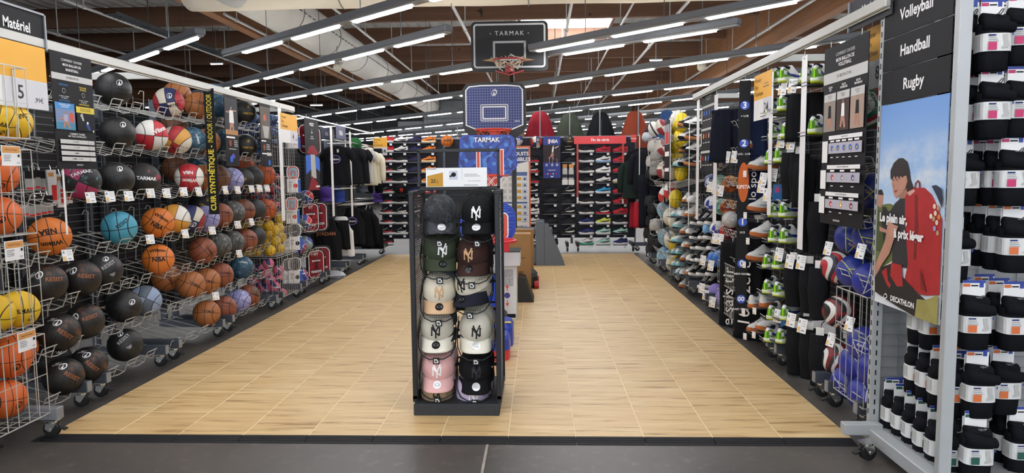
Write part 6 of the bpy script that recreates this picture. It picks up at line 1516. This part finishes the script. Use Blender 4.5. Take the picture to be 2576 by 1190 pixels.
for u, v, c, lb in ((1912, 505, '#e2e2de', 'white sports socks with pink tag among the shoes'), (1958, 500, '#3f78b8', 'blue carded socks among the shoes'), (1985, 500, '#c9c9c9', 'grey carded socks among the shoes'), (1980, 812, '#3f78b8', 'blue carded socks above the lowest shoes')):
    t = thing('sock_pack', lb, 'socks', at(u, v, X=1.9), -PI/2+.9); MB().loft([[(x*g, y*g, z) for x, y in rrect(.09, .04, .015, 3)] for z, g in ((-.16, .8), (-.14, 1), (.02, 1), (.05, .9))]).build('sock_bundle', mat('knit_'+c.strip('#'), c, .9), t); MB().box((0, -.01, .08), (.08, .003, .07)).build('header_card', mat('blue_header', '#3f78b8', .5), t); MB().box((.0, -.014, .07), (.03, .003, .04)).build('pink_patch', mat('pink_print_patch', '#c8417c', .5), t)
# --- scarves and navy shirts with large white lettering
def scarf(label, u0, u1, v0, v1, X, txt, size, colour='#141518', rz=-PI/2+.75):
    p = at((u0+u1)/2, v0, X=X); q = at((u0+u1)/2, v1, X=X); h = p.z-q.z; w = .26
    t = thing('printed_garment', label, 'shirt', p, rz, 'dark garments with large lettering on the right')
    n = 20; secs = []
    for f in (0, .05, .3, .6, .9, 1.): secs.append([(w*(.5+.06*f)*math.cos(a)*(1+.05*math.sin(7*f)), .04*math.sin(a)*(1+.5*math.sin(3*math.cos(a)*3)), -h*f) for a in (2*PI*k/n for k in range(n))])
    MB().loft(secs).build('cloth_body', gcloth(colour), t, smooth=True)
    m = MB(); text(m, txt, size, 0, 0, -.062, CHALK, .0, 1., 'CENTER', 1., Matrix.Translation((0, 0, -h*.52)) @ Matrix.Rotation(-PI/2 if rz < 0 else PI/2, 4, 'Y')); m.build('lettering', None, t)
    MB().tube([(0, 0, 0), (0, 0, .04), (0, .25, .05)], .004, 5).build('hook', CHROME, t)
scarf('long black garment lettered in white, left of the size banner', 1835, 1852, 610, 880, 1.86, 'je sais tir', .17)
scarf('long black garment lettered in white, right of the size banner', 1880, 1892, 590, 870, 1.86, '100 zéro', .17)
scarf('long black garment lettered in white beside the gum-soled shoes', 1897, 1915, 560, 880, 1.95, 'ivol et pit sport', .14)
scarf('navy shirt with white vertical lettering above the long garments', 1880, 1905, 395, 540, 1.84, 'panzeri\nle lo sport', .10, '#1a2036')
scarf('plain navy shirt at the top beside the size banner', 1884, 1905, 240, 400, 1.84, 'KIPSTA', .04, '#1c2540')
scarf('navy shorts hanging left of the size banner at the top', 1842, 1852, 268, 400, 1.84, '', .04, '#171a26') if False else garment('shorts', 'dark navy shorts hanging left of the size banner at the top', at(1846, 275, X=1.86), -PI/2+.9, '#171a26', 'dark garments with large lettering on the right')
# --- handballs
HB = {'nw': ('navy and white', split_mat('hand_navy', ['#27346e', '#2b3a78', '#c9cdd6'], 'cell', '#d8dbe2', .012)), 'tl': ('mint green', split_mat('hand_mint', ['#8fc9b8', '#7fbfae', '#2f7f78'], 'cell', '#6aa898', .012)), 'om': ('orange and maroon', split_mat('hand_orange', ['#d8883a', '#c9752e', '#8a3324'], 'cell', '#7a3a20', .012)), 'wb': ('white and blue', split_mat('hand_white_blue', ['#e4e4e4', '#d8d8e0', '#2a3f9a'], 'cell', '#8890b0', .012)), 'lb': ('pale blue', split_mat('hand_pale', ['#7fb2d8', '#8fbde0', '#5a90c0'], 'cell', '#5a80a8', .012)), 'rm': ('red and maroon', split_mat('hand_red', ['#c8392c', '#a82f2c', '#5a2430'], 'cell', '#4a2020', .012)), 'ww': ('white', split_mat('hand_white', ['#dcdad6', '#d2d0cc', '#b9b7b4'], 'cell', '#77767a', .012)), 'bb': ('bright blue', split_mat('hand_blue', ['#3a78c8', '#3f80d0', '#2f68b8'], 'cell', '#2a5aa0', .012)), 'pp': ('lilac foam', mat('lilac_foam', '#8f80c4', .7, bump=.1, vs_=40)), 'gg': ('green foam', mat('green_foam', '#3f8a52', .7, bump=.1, vs_=40))}
HBL = [(1816, 305, 'nw', 'highest lane'), (1818, 356, 'nw', 'second lane from the top'), (1812, 409, 'nw', 'third lane from the top'), (1812, 460, 'tl', 'lane with the orange ball, back'), (1836, 463, 'om', 'lane right of the mint ball'), (1791, 457, 'nw', 'left end of the orange ball lane'), (1792, 512, 'wb', 'left end, above the pale blue ball'), (1816, 520, 'tl', 'between white and orange balls'), (1833, 522, 'om', 'lower of the orange pair'), (1787, 576, 'lb', 'left end of the lowest lane'), (1806, 576, 'wb', 'middle of the lowest lane'), (1831, 583, 'rm', 'right end of the lowest lane'), (1838, 552, 'ww', 'above the red ball'), (1800, 652, 'bb', 'in the upper wire basket'), (1815, 648, 'bb', 'in the upper wire basket, right'), (1802, 733, 'pp', 'in the lowest wire basket, left'), (1820, 750, 'pp', 'in the lowest wire basket, right'), (1814, 718, 'gg', 'in the lowest wire basket, behind')]
for i, (u, v, k, lb) in enumerate(HBL): place_ball(None, at(u, v, X=1.93 if k != 'gg' else 2.1), .088, '%s handball, %s' % (HB[k][0], lb), 'handballs on the right shelves', None, .6, name='handball', spec=('', HB[k][1], [('t', 'KIPSTA', .24, 0, 0, .3, CHALK, .01)] if k in ('om', 'nw') else []))
for z in (1.95, 1.70, 1.42, 1.20, .92, .66): ball_shelf(RU[3], -1, z, 1.0, .5, .20)
ycb = (RB[3]+RB[4])/2
for z0, z1 in ((.40, .62), (.13, .33)): wire_bin(RU[3], -1, .06, .54, -.48, .10, z0, z1, .06, WIRE)
for u, v in ((1786, 470), (1800, 475), (1812, 480), (1799, 600), (1812, 602), (1768, 655), (1788, 668), (1765, 725), (1775, 742), (1792, 760), (1828, 395), (1848, 395)): p = at(u, v, X=1.80); un = RU[runit(p.y)]; ticket(un, (p.x-RXP, p.y-un.location.y, p.z), (-.1, .1, -PI/2+.8), .07, .11)
# --- dense shoe shelves further down
random.seed(11)
def shoe_bank(us, vs_, X, styles, name, group, rz, zoff=0.):
    n = 0
    for r, v in enumerate(vs_):
        for c, u in enumerate(us):
            p = at(u+random.uniform(-1.5, 1.5), v, X=X); st = styles[(r+c) % len(styles)]
            shoe('%s, row %s down, %s across' % (name, ['one', 'two', 'three', 'four', 'five', 'six', 'seven', 'eight', 'nine', 'ten', 'eleven', 'twelve'][r], ORD[c]), p, rz+random.uniform(-.2, .2), st[0], st[1], st[2], st[3], group, None, 1.)
            un = RU[runit(p.y)]
            if c == 0: MB().box((X-RXP+.03, p.y-un.location.y, p.z-.004), (.32, .30, .006)).build('shoe_shelf', DSTEEL, un)
shoe_bank((1755, 1774, 1793), (566, 602, 628, 658, 693, 724), 1.95, [('#1d1d20', '#e9e7e3', '#e0e0e0', '#1d1d20')], 'black shoe with white sole beyond the handballs', 'black shoes with white toes on the right', PI+.75)
shoe_bank((1728, 1744), (510, 545, 588, 622, 655, 690, 722), 1.92, [('#d9d6d0', '#b9794c', '#bdbdbd', '#9a9a9a'), ('#dcdad6', '#e6e6e6', '#222222', '#222222')], 'white shoe in the middle of the right wall', 'white shoes on the right wall', PI+.8)
shoe_bank((1729, 1746), (320, 352, 385, 417), 1.92, [('#1f1f22', '#b9794c', '#eeeeee', '#eeeeee'), ('#e2e0dc', '#1f1f22', '#222222', '#222222')], 'black and white shoe, upper right wall', 'black and white shoes on the right wall', PI+.6)
shoe_bank((1706, 1717), (420, 545, 572, 608, 638, 668, 690), 1.92, [('#e2e4e2', '#9fd6dc', '#222222', '#222222')], 'white shoe with aqua sole, far right wall', 'white and aqua shoes on the right wall', PI+.8)
# --- rugby and yellow balls, helmets
RG = {'yb': ('yellow', ball_mat('rugby_yellow', '#e2c52a', '#dcbd20', None, seam='#3a3a20', w=.02)), 'wc': ('cream', ball_mat('rugby_cream', '#d9d6c6', '#cfcbb8', '#d9d6c6', seam='#8a8a7a', w=.015)), 'wk': ('white and black', split_mat('rugby_white', ['#e4e2dc', '#dcdad4', '#1f1f22'], 'wedge', '#77777a', .015)), 'wg': ('cream and green', split_mat('rugby_green', ['#d9d6c6', '#cfcbb8', '#2f7a5c'], 'wedge', '#77777a', .015)), 'lb': ('pale blue patterned', ball_mat('rugby_pale', '#8fb8cc', '#a3c8d8', None, nz=('#3f6a9c', 6., .55, .6))), 'wr': ('white red and black', split_mat('rugby_red', ['#e4e2dc', '#c23a3a', '#1f1f22'], 'wedge', '#77777a', .015)), 'wb': ('cream and blue', split_mat('rugby_blue', ['#d9d6c6', '#cfcbb8', '#2a3f8a'], 'wedge', '#77777a', .015)), 'mr': ('cream and maroon', split_mat('rugby_maroon', ['#d9d0c0', '#8f2f38', '#d9d0c0'], 'wedge', '#77777a', .015))}
RGL = [(1707, 320, 'yb'), (1694, 330, 'wc'), (1703, 372, 'yb'), (1690, 372, 'wg'), (1713, 350, 'yb'), (1703, 402, 'yb'), (1692, 430, 'wc'), (1715, 432, 'yb'), (1700, 500, 'yb'), (1645, 325, 'wk'), (1666, 320, 'mr'), (1668, 372, 'mr'), (1667, 428, 'mr'), (1672, 490, 'wr'), (1686, 480, 'wr'), (1668, 530, 'lb'), (1684, 545, 'wc'), (1696, 552, 'wc'), (1670, 597, 'lb'), (1686, 603, 'wb'), (1700, 612, 'yb'), (1668, 640, 'lb'), (1680, 650, 'lb'), (1692, 660, 'wc'), (1703, 664, 'yb'), (1715, 308, 'yb'), (1702, 300, 'wc')]
for i, (u, v, k) in enumerate(RGL):
    p = at(u, v, X=1.95)
    o = place_ball(None, p, .1, '%s rugby ball, %s in height order, far right shelves' % (RG[k][0], (ORD+['twenty-first', 'twenty-second', 'twenty-third', 'twenty-fourth', 'twenty-fifth', 'twenty-sixth', 'twenty-seventh'])[sorted(RGL, key=lambda q: q[1]).index((u, v, k))]), 'rugby balls on the right shelves', random.uniform(-.4, .4), .3, name='rugby_ball', spec=('', RG[k][1], []), sc=(.095, .095, .135))
for i in (6, 7):
    for z in (1.98, 1.66, 1.34, .98, .62, .30): ball_shelf(RU[i], -1, z, .92, .5, .22)
def helmet_geo():
    m = MB(); n = 18
    prof = [(.098, -.06), (.108, -.02), (.110, .03), (.100, .075), (.078, .11), (.045, .13), (.01, .137)]
    m.lathe(prof, n); 
    for k in range(6): a = 2*PI*k/6; m.box((.075*math.cos(a), .075*math.sin(a), .09), (.05, .045, .05), None, Matrix.Identity(4), .012)
    m.tube([(-.10, 0, -.05), (-.085, -.03, -.12), (0, -.06, -.15), (.085, -.03, -.12), (.10, 0, -.05)], .008, 5)
    return m
HM = helmet_geo(); HMC = {}
for i, (u, v, c) in enumerate(((1645, 372, '#b9b6b0'), (1652, 395, '#9a9894'), (1641, 410, '#c4c2bc'), (1650, 432, '#8d8c88'), (1640, 440, '#26272a'), (1637, 510, '#2a2c2e'), (1645, 530, '#1f2022'), (1640, 560, '#202124'), (1650, 570, '#b0aeaa'), (1634, 590, '#26272a'), (1645, 606, '#2e3034'), (1655, 620, '#1f2022'), (1640, 628, '#3a3b3f'))):
    if c not in HMC: HMC[c] = HM.mesh('padded_shell', mat('helmet_'+c.strip('#'), c, .7, var=.15, vs_=30), True)
    t = thing('rugby_helmet', '%s padded rugby helmet, %s from the top near the back corner' % ('pale' if int(c[1:3], 16) > 120 else 'black', ORD[i]), 'helmet', at(u, v, X=1.93), -.5, 'rugby helmets near the back corner'); obj('padded_shell', HMC[c], t)
    MB().tube([(0, 0, .137), (0, .05, .17), (.15, .2, .17)], .003, 5).build('hook', CHROME, t)
for u, v, k, c, lb in ((1616, 372, 'jacket', '#15171a', 'black training jacket hanging beside the red frame'), (1627, 376, 'jacket', '#1a1c22', 'second black jacket near the back corner'), (1600, 400, 'jacket', '#23302c', 'dark green jacket at the right end of the back wall'), (1634, 440, 'trousers', '#191b24', 'navy trousers hanging near the back corner'), (1612, 510, 'shorts', '#a82734', 'bright red shorts near the back corner, nearer pair'), (1624, 508, 'shorts', '#b02a36', 'bright red shorts near the back corner, farther pair'), (1606, 512, 'shorts', '#d8ccb4', 'cream shorts beside the red shorts')):
    garment(k, lb, at(u, v, X=1.93) if u > 1603 else at(u, v, Y=13.05), -.35, c, 'clothes near the back right corner', None, None, .95)
for i, z in ((8, 2.06), (8, 1.28)):
    MB().tube([(-.40, -.9, z), (-.40, .9, z)], .012, 8).build('clothes_rail', CHROME, RU[i])
t = thing('glass_globe', 'clear glass lamp globe above the rugby helmets', 'lamp', at(1628, 345, X=1.95)); MB().lathe([(.03, -.10), (.09, -.05), (.10, 0), (.08, .06), (.04, .09)], 18).build('globe', mat('misty_glass', '#aeb6ba', .1), t, smooth=True); MB().lathe([(.045, .085), (.05, .12), (.03, .15)], 12).build('socket', BLACK, t)
# ================================================================ sock end-cap at the right edge
PG = mat('pale_grey_frame', '#b3b7b8', .45, .15, var=.03)
EC = thing('sock_display_unit', 'pale grey wheeled sock display with poster frame at the right edge', 'shelf unit', (1.8, 3.72, 0))
PW = 1.75
MB().box((PW/2-.02, -.40, .09), (PW+.06, .84, .07), bev=.004).build('base_plinth', PG, EC)
MB().box((PW/2, -.40, .1275), (PW-.04, .78, .004)).build('base_shelf', mat('mid_grey_shelf', '#8f9294', .5), EC)
MB().box((-.08, -.05, .12), (.20, .06, .06), bev=.003).build('foot', PG, EC); caster(EC, (-.13, -.22, .016), .3); caster(EC, (-.02, -.76, .016), .3); caster(EC, (PW-.1, -.7, .016), 0)
m = MB(); m.box((0, 0, 1.29), (.05, .03, 2.34), PG)
for k in range(40): m.box((-.012 if False else .0, -.0155, .2+.054*k), (.007, .002, .028), mat('slot_shadow', '#2c2e30', .8)); m.box((-.0255, 0, .2+.054*k), (.002, .007, .028), mat('slot_shadow', '#2c2e30', .8))
m.build('rear_post', None, EC)
MB().box((0, -.655, 1.29), (.055, .04, 2.34), bev=.003).build('front_post', PG, EC)
MB().box((0, -.33, 2.385), (.045, .62, .045), bev=.003).build('top_bar', PG, EC)
MB().box((PW, 0, 1.29), (.05, .03, 2.34)).build('rear_post', PG, EC)
MB().box((PW/2, .015, 1.22), (PW-.04, .012, 2.15)).build('back_panel', mat('light_grey_panel', '#8f9193', .5, var=.08, vs_=6), EC)
MB().box((PW/2, 0, 2.28), (PW-.04, .03, .05)).build('head_bar', PG, EC)
m = MB(); z = .2
while z < 2.24: m.tube([(.02, -.008, z), (PW-.02, -.008, z)], .003, 4, cap=False); z += .06
for k in range(9): m.tube([(.12+.2*k, -.004, .17), (.12+.2*k, -.004, 2.25)], .003, 4, cap=False)
m.build('wire_grid', STEEL, EC, kind='stuff')
# header boards and poster fixed to the frame, facing the aisle
for nm, z0, z1 in (('Volleyball', 2.163, 2.345), ('Handball', 2.0, 2.157), ('Rugby', 1.836, 1.994)):
    b = Board('header_board', 'black header board reading %s on the sock display frame' % nm, 'sign', .595, z1-z0, PANELBLK, .006); b.t(nm, .5, .5, .47 if nm != 'Volleyball' else .41, CHALK, .025); b.place((1.775, 3.393, (z0+z1)/2), -PI/2)
def sky_print():
    t = NT('sky_photo_print'); v = t.obj(); sp = t.n('ShaderNodeSeparateXYZ'); t.lk(v, sp.inputs[0])
    n = t.noise(t.scale(v, (3, 1, 6)), 1.3, 5, .6)
    f = t.math('MULTIPLY', t.ramp(n, .42, .62), t.ramp(sp.outputs[2], .38, .12)); f = t.math('MAXIMUM', f, t.ramp(sp.outputs[2], .12, -.25))
    c = t.mix(t.ramp(sp.outputs[2], .1, .5), srgb('#a9cbee'), srgb('#6f9fe0')); return t.fin(t.mix(f, c, srgb('#e2e8ee')), .45)
b = Board('advert_poster', 'outdoor advert poster of a hiker with red backpack on the sock display', 'poster', .595, 1.02, sky_print(), .004)
def PP(pts): return [((x-80)/575., ((300+y/3.718)-250)/542.) for x, y in pts]
def col(n, c): return mat('poster_'+n, c, .5, var=.10, vs_=14)
fo, sk2, hr = col('foliage', '#66743f'), col('skin', '#c08d78'), col('hair', '#2c2422')
def pg(pts, m): b.pg([(min(1, max(0, x)), min(1, max(0, y))) for x, y in PP(pts)], m)
pg([(80, 830), (200, 800), (300, 830), (260, 1350), (80, 1520)], fo); pg([(80, 860), (140, 900), (180, 1120), (150, 1300), (80, 1300)], col('foliage_dark', '#47562c'))
pg([(80, 680), (110, 665), (135, 720), (130, 800), (110, 850), (80, 830)], sk2); pg([(80, 670), (115, 662), (135, 715), (118, 720), (80, 715)], hr); pg([(130, 840), (190, 830), (215, 900), (200, 1120), (150, 1190), (130, 1000)], col('man_shirt', '#23252c')); pg([(150, 810), (200, 800), (225, 850), (190, 880)], col('man_pack', '#6a7440'))
pg([(105, 1040), (190, 1070), (190, 1100), (110, 1090)], sk2)
pg([(200, 560), (196, 470), (225, 395), (270, 352), (310, 352), (350, 390), (368, 460), (385, 560), (418, 650), (345, 680), (330, 560), (290, 520), (230, 520)], hr)
pg([(212, 540), (240, 510), (300, 530), (345, 520), (356, 570), (340, 640), (305, 690), (262, 742), (240, 715), (228, 670), (214, 600)], sk2); pg([(300, 690), (352, 640), (365, 740), (285, 755)], col('skin_shade', '#a97764'))
pg([(205, 545), (225, 470), (300, 460), (330, 500), (318, 540), (290, 525), (285, 560), (262, 520), (250, 560), (235, 520), (220, 560)], hr)
for x in (228, 262): pg([(x-9, 562), (x, 555), (x+11, 560), (x, 568)], INK)
pg([(240, 668), (265, 658), (272, 662), (252, 690)], col('lips', '#a8443f')); pg([(238, 600), (246, 640), (232, 642)], col('skin_shade', '#a97764'))
pg([(255, 790), (300, 745), (352, 735), (370, 900), (400, 1200), (395, 1400), (250, 1400), (240, 1100), (205, 960), (215, 870)], col('tee', '#2a2b30'))
pg([(345, 720), (380, 660), (430, 632), (505, 628), (565, 690), (605, 780), (650, 900), (655, 1560), (560, 1600), (500, 1610), (370, 1510), (395, 1350), (352, 960)], col('red', '#b0262b'))
pg([(420, 640), (425, 590), (450, 558), (470, 580), (472, 630), (460, 630), (458, 590), (447, 575), (434, 600), (432, 640)], col('red_dark', '#7c2020')); pg([(430, 700), (450, 690), (470, 1000), (460, 1300), (440, 1300), (440, 1000)], col('red_dark', '#7c2020')); pg([(360, 680), (420, 645), (430, 665), (385, 712)], col('pale_flap', '#d8a79a'))
for x, y, c in ((590, 790, 'f1'), (620, 800, 'f2'), (600, 850, 'f1'), (628, 880, 'f3'), (590, 900, 'f2'), (615, 930, 'f1'), (600, 985, 'f4'), (625, 1020, 'f2'), (570, 880, 'f1')): b.d(*PP([(x, y)])[0], .012, col(c, {'f1': '#e6d9bf', 'f2': '#b99a74', 'f3': '#d88a3c', 'f4': '#9a9ad0'}[c]), 8)
pg([(565, 610), (600, 600), (640, 630), (655, 720), (650, 800), (610, 700)], col('dark_arm', '#2c3348'))
pg([(205, 960), (255, 1000), (300, 1010), (275, 1110), (225, 1300), (160, 1420), (80, 1600), (80, 1480), (130, 1330), (180, 1180)], sk2)
pg([(80, 1600), (160, 1450), (250, 1390), (380, 1510), (500, 1610), (560, 1640), (490, 1660), (478, 1850), (340, 1800), (80, 1720)], col('black_leg', '#1d1c1e'))
pg([(250, 1380), (345, 1380), (365, 1580), (310, 1600), (245, 1510)], col('red', '#b0262b')); pg([(160, 1500), (210, 1440), (225, 1570), (255, 1600), (245, 1640), (215, 1610)], col('red', '#b0262b')); pg([(500, 1360), (560, 1560), (520, 1560)], col('red_dark', '#7c2020'))
pg([(560, 1640), (655, 1560), (655, 1900), (478, 1850), (490, 1660)], col('grass', '#a39a58')); pg([(80, 1720), (100, 1720), (90, 1500), (80, 1500)], col('pale_rock', '#c9c9c4'))
x, y = PP([(120, 945)])[0]; b.t('Le plein air,', x, y, .060, CHALK, .04, 'LEFT', .95); x, y = PP([(265, 1085)])[0]; b.t('à prix léger', x, y, .060, CHALK, .04, 'LEFT', .95)
x, y = PP([(335, 1735)])[0]; b.t('DECATHLON', x+.05, y+.0, .036, CHALK, .04); vs, fs = logo_geo(.018); lx, lz = b.X(x-.21), b.Z(y); b.p.add([(lx+q[0], b.y(), lz+q[1]) for q in vs], fs, CHALK)
b.place((1.775, 3.393, 1.32), -PI/2)
# --- sock packs on prongs
KNIT = mat('black_sock_knit', '#15161b', .9, bump=.15, vs_=120); BAND = mat('sock_band_paper', '#dfe0de', .6); HBL_ = mat('header_blue', '#2f459c', .5)
SIZEC = {'p': mat('size_pink', '#c22f66', .5), 'o': mat('size_orange', '#d8703a', .5), 'g': mat('size_green', '#24584a', .5)}
def sock_body():
    m = MB(); n = 22
    def sup(a, w, d): c, s = math.cos(a), math.sin(a); return (w*abs(c)**.7*(1 if c > 0 else -1), d*abs(s)**.8*(1 if s > 0 else -1))
    secs = []
    for z, w, d, wob in ((-.125, .050, .030, .0), (-.12, .058, .040, .004), (-.06, .060, .043, .003), (.0, .060, .045, .0), (.045, .063, .047, .002), (.065, .064, .048, .002), (.085, .05, .035, .002)):
        secs.append([(sup(2*PI*k/n, w, d)[0]+wob*math.sin(3*k), sup(2*PI*k/n, w, d)[1]+wob*math.sin(2.3*k+z*40), z) for k in range(n)])
    m.loft(secs)
    m.loft([[(-.060+.125*f, -.030-.012*math.sin(PI*f)+.026*math.sin(a), .075-.022*f+.030*math.cos(a)*(1-.25*f)) for a in (2*PI*k/12 for k in range(12))] for f in (0, .15, .4, .7, .95, 1.)])
    m.loft([[(-.050+.10*f, -.005+.028*math.sin(a), .098-.012*f+.024*math.cos(a)) for a in (2*PI*k/12 for k in range(12))] for f in (0, .15, .4, .7, .95, 1.)])
    return m.mesh('sock_bundle', KNIT, True)
SB = sock_body()
def band_mesh(c):
    m = MB(); n = 22
    def sup(a, w, d): q, s = math.cos(a), math.sin(a); return (w*abs(q)**.55*(1 if q > 0 else -1), d*abs(s)**.6*(1 if s > 0 else -1))
    m.loft([[(sup(2*PI*k/n, .064, .048)[0], sup(2*PI*k/n, .064, .048)[1], z) for k in range(n)] for z in (-.045, .030)], BAND, cap=False)
    y = -.0505; rect(m, -.046, -.010, -.040, -.008, y, SIZEC[c]); rect(m, -.046, -.015, .018, .024, y, NAVYI)
    for k in range(3): rect(m, -.046, -.012+.004*k, .010-.008*k, .0125-.008*k, y, GREYINK)
    poly(m, [(.012, .022), (.032, .026), (.034, .0), (.040, -.022), (.036, -.030), (.012, -.036), (.008, -.030), (.020, -.018), (.016, .0)], y, LTINK); rect(m, .050, .056, .018, .030, y, HBL_)
    for k in range(5): m.box((-.0645, -.02+.01*k, -.005), (.0006, .004, .055), LTINK)
    return m.mesh('paper_band')
def card_mesh(c):
    m = MB(); m.box((0, 0, 0), (.095, .0015, .075), PAPER); rect(m, -.0475, .0475, .025, .0375, -.0012, HBL_); rect(m, -.045, -.015, .008, .022, -.0012, SIZEC[c]); rect(m, .022, .040, .005, .03, -.0013, HBL_); rect(m, -.012, .018, .010, .016, -.0013, INK); m.box((0, .012, -.06), (.1, .0015, .14), PAPER)
    return m.mesh('header_card')
BMD = {c: (band_mesh(c), card_mesh(c)) for c in 'pog'}
RODM = {}
SOCKS = [('top', 'p', [(2434, 108, 3.20, 2), (2496, 110, 3.10, 3), (2566, 95, 3.14, 3)]), ('second', 'p', [(2496, 280, 3.10, 4), (2563, 277, 3.12, 3)]), ('third', 'p', [(2420, 452, 3.20, 1), (2547, 450, 3.10, 4)]), ('fourth', 'o', [(2552, 618, 3.10, 4), (2398, 645, 3.20, 1)]), ('fifth', 'o', [(2350, 818, 3.36, 2), (2449, 812, 3.10, 2), (2552, 815, 3.10, 3)]), ('sixth', 'o', [(2405, 985, 3.18, 4), (2459, 984, 3.10, 3), (2524, 976, 3.18, 3)]), ('lowest', 'g', [(2398, 1143, 3.14, 6), (2454, 1140, 3.06, 2), (2566, 1127, 3.14, 2)])]
for rn, c, hooks in SOCKS:
    for hi, (u, v, yf, n) in enumerate(hooks):
        p = at(u, v, Y=yf); p.z += .007
        L = 3.71-yf+.05
        pr = MB(); pr.tube([(-.006, 3.71-yf, .09), (-.006, -.04, .07), (-.004, -.06, .085), (.004, -.06, .085), (.006, -.04, .07), (.006, 3.71-yf, .09)], .0028, 5)
        pr.build('prong', STEEL, EC, loc=(p.x-1.8, p.y-3.72, p.z+.04))
        for k in range(n):
            q = p+Vector((0, .105*k, .003*k+(-.004 if k else 0)))
            t = thing('sock_pack', '%s black sock pack on %s prong, %s row, %s' % (ORD[k], 'the left' if hi == 0 else 'the middle' if hi == 1 and len(hooks) == 3 else 'the right', rn, 'pink size patch' if c == 'p' else 'orange size patch' if c == 'o' else 'green size patch'), 'socks', q, random.uniform(-.12, .05), 'packs of black socks on the sock display')
            obj('sock_bundle', SB, t); obj('paper_band', BMD[c][0], t); obj('header_card', BMD[c][1], t, (.0, .012, .145))
for k, (u, v, w2) in enumerate(((2325, 880, 1), (2300, 860, 1))):
    p = at(u, v, Y=3.70); MB().tube([(-.02, 0, 0), (-.02, -.012, 0), (-.02, -.012, -.09)], .003, 5).build('empty_hook', STEEL, EC, loc=(p.x-1.8, 3.705-3.72, p.z))
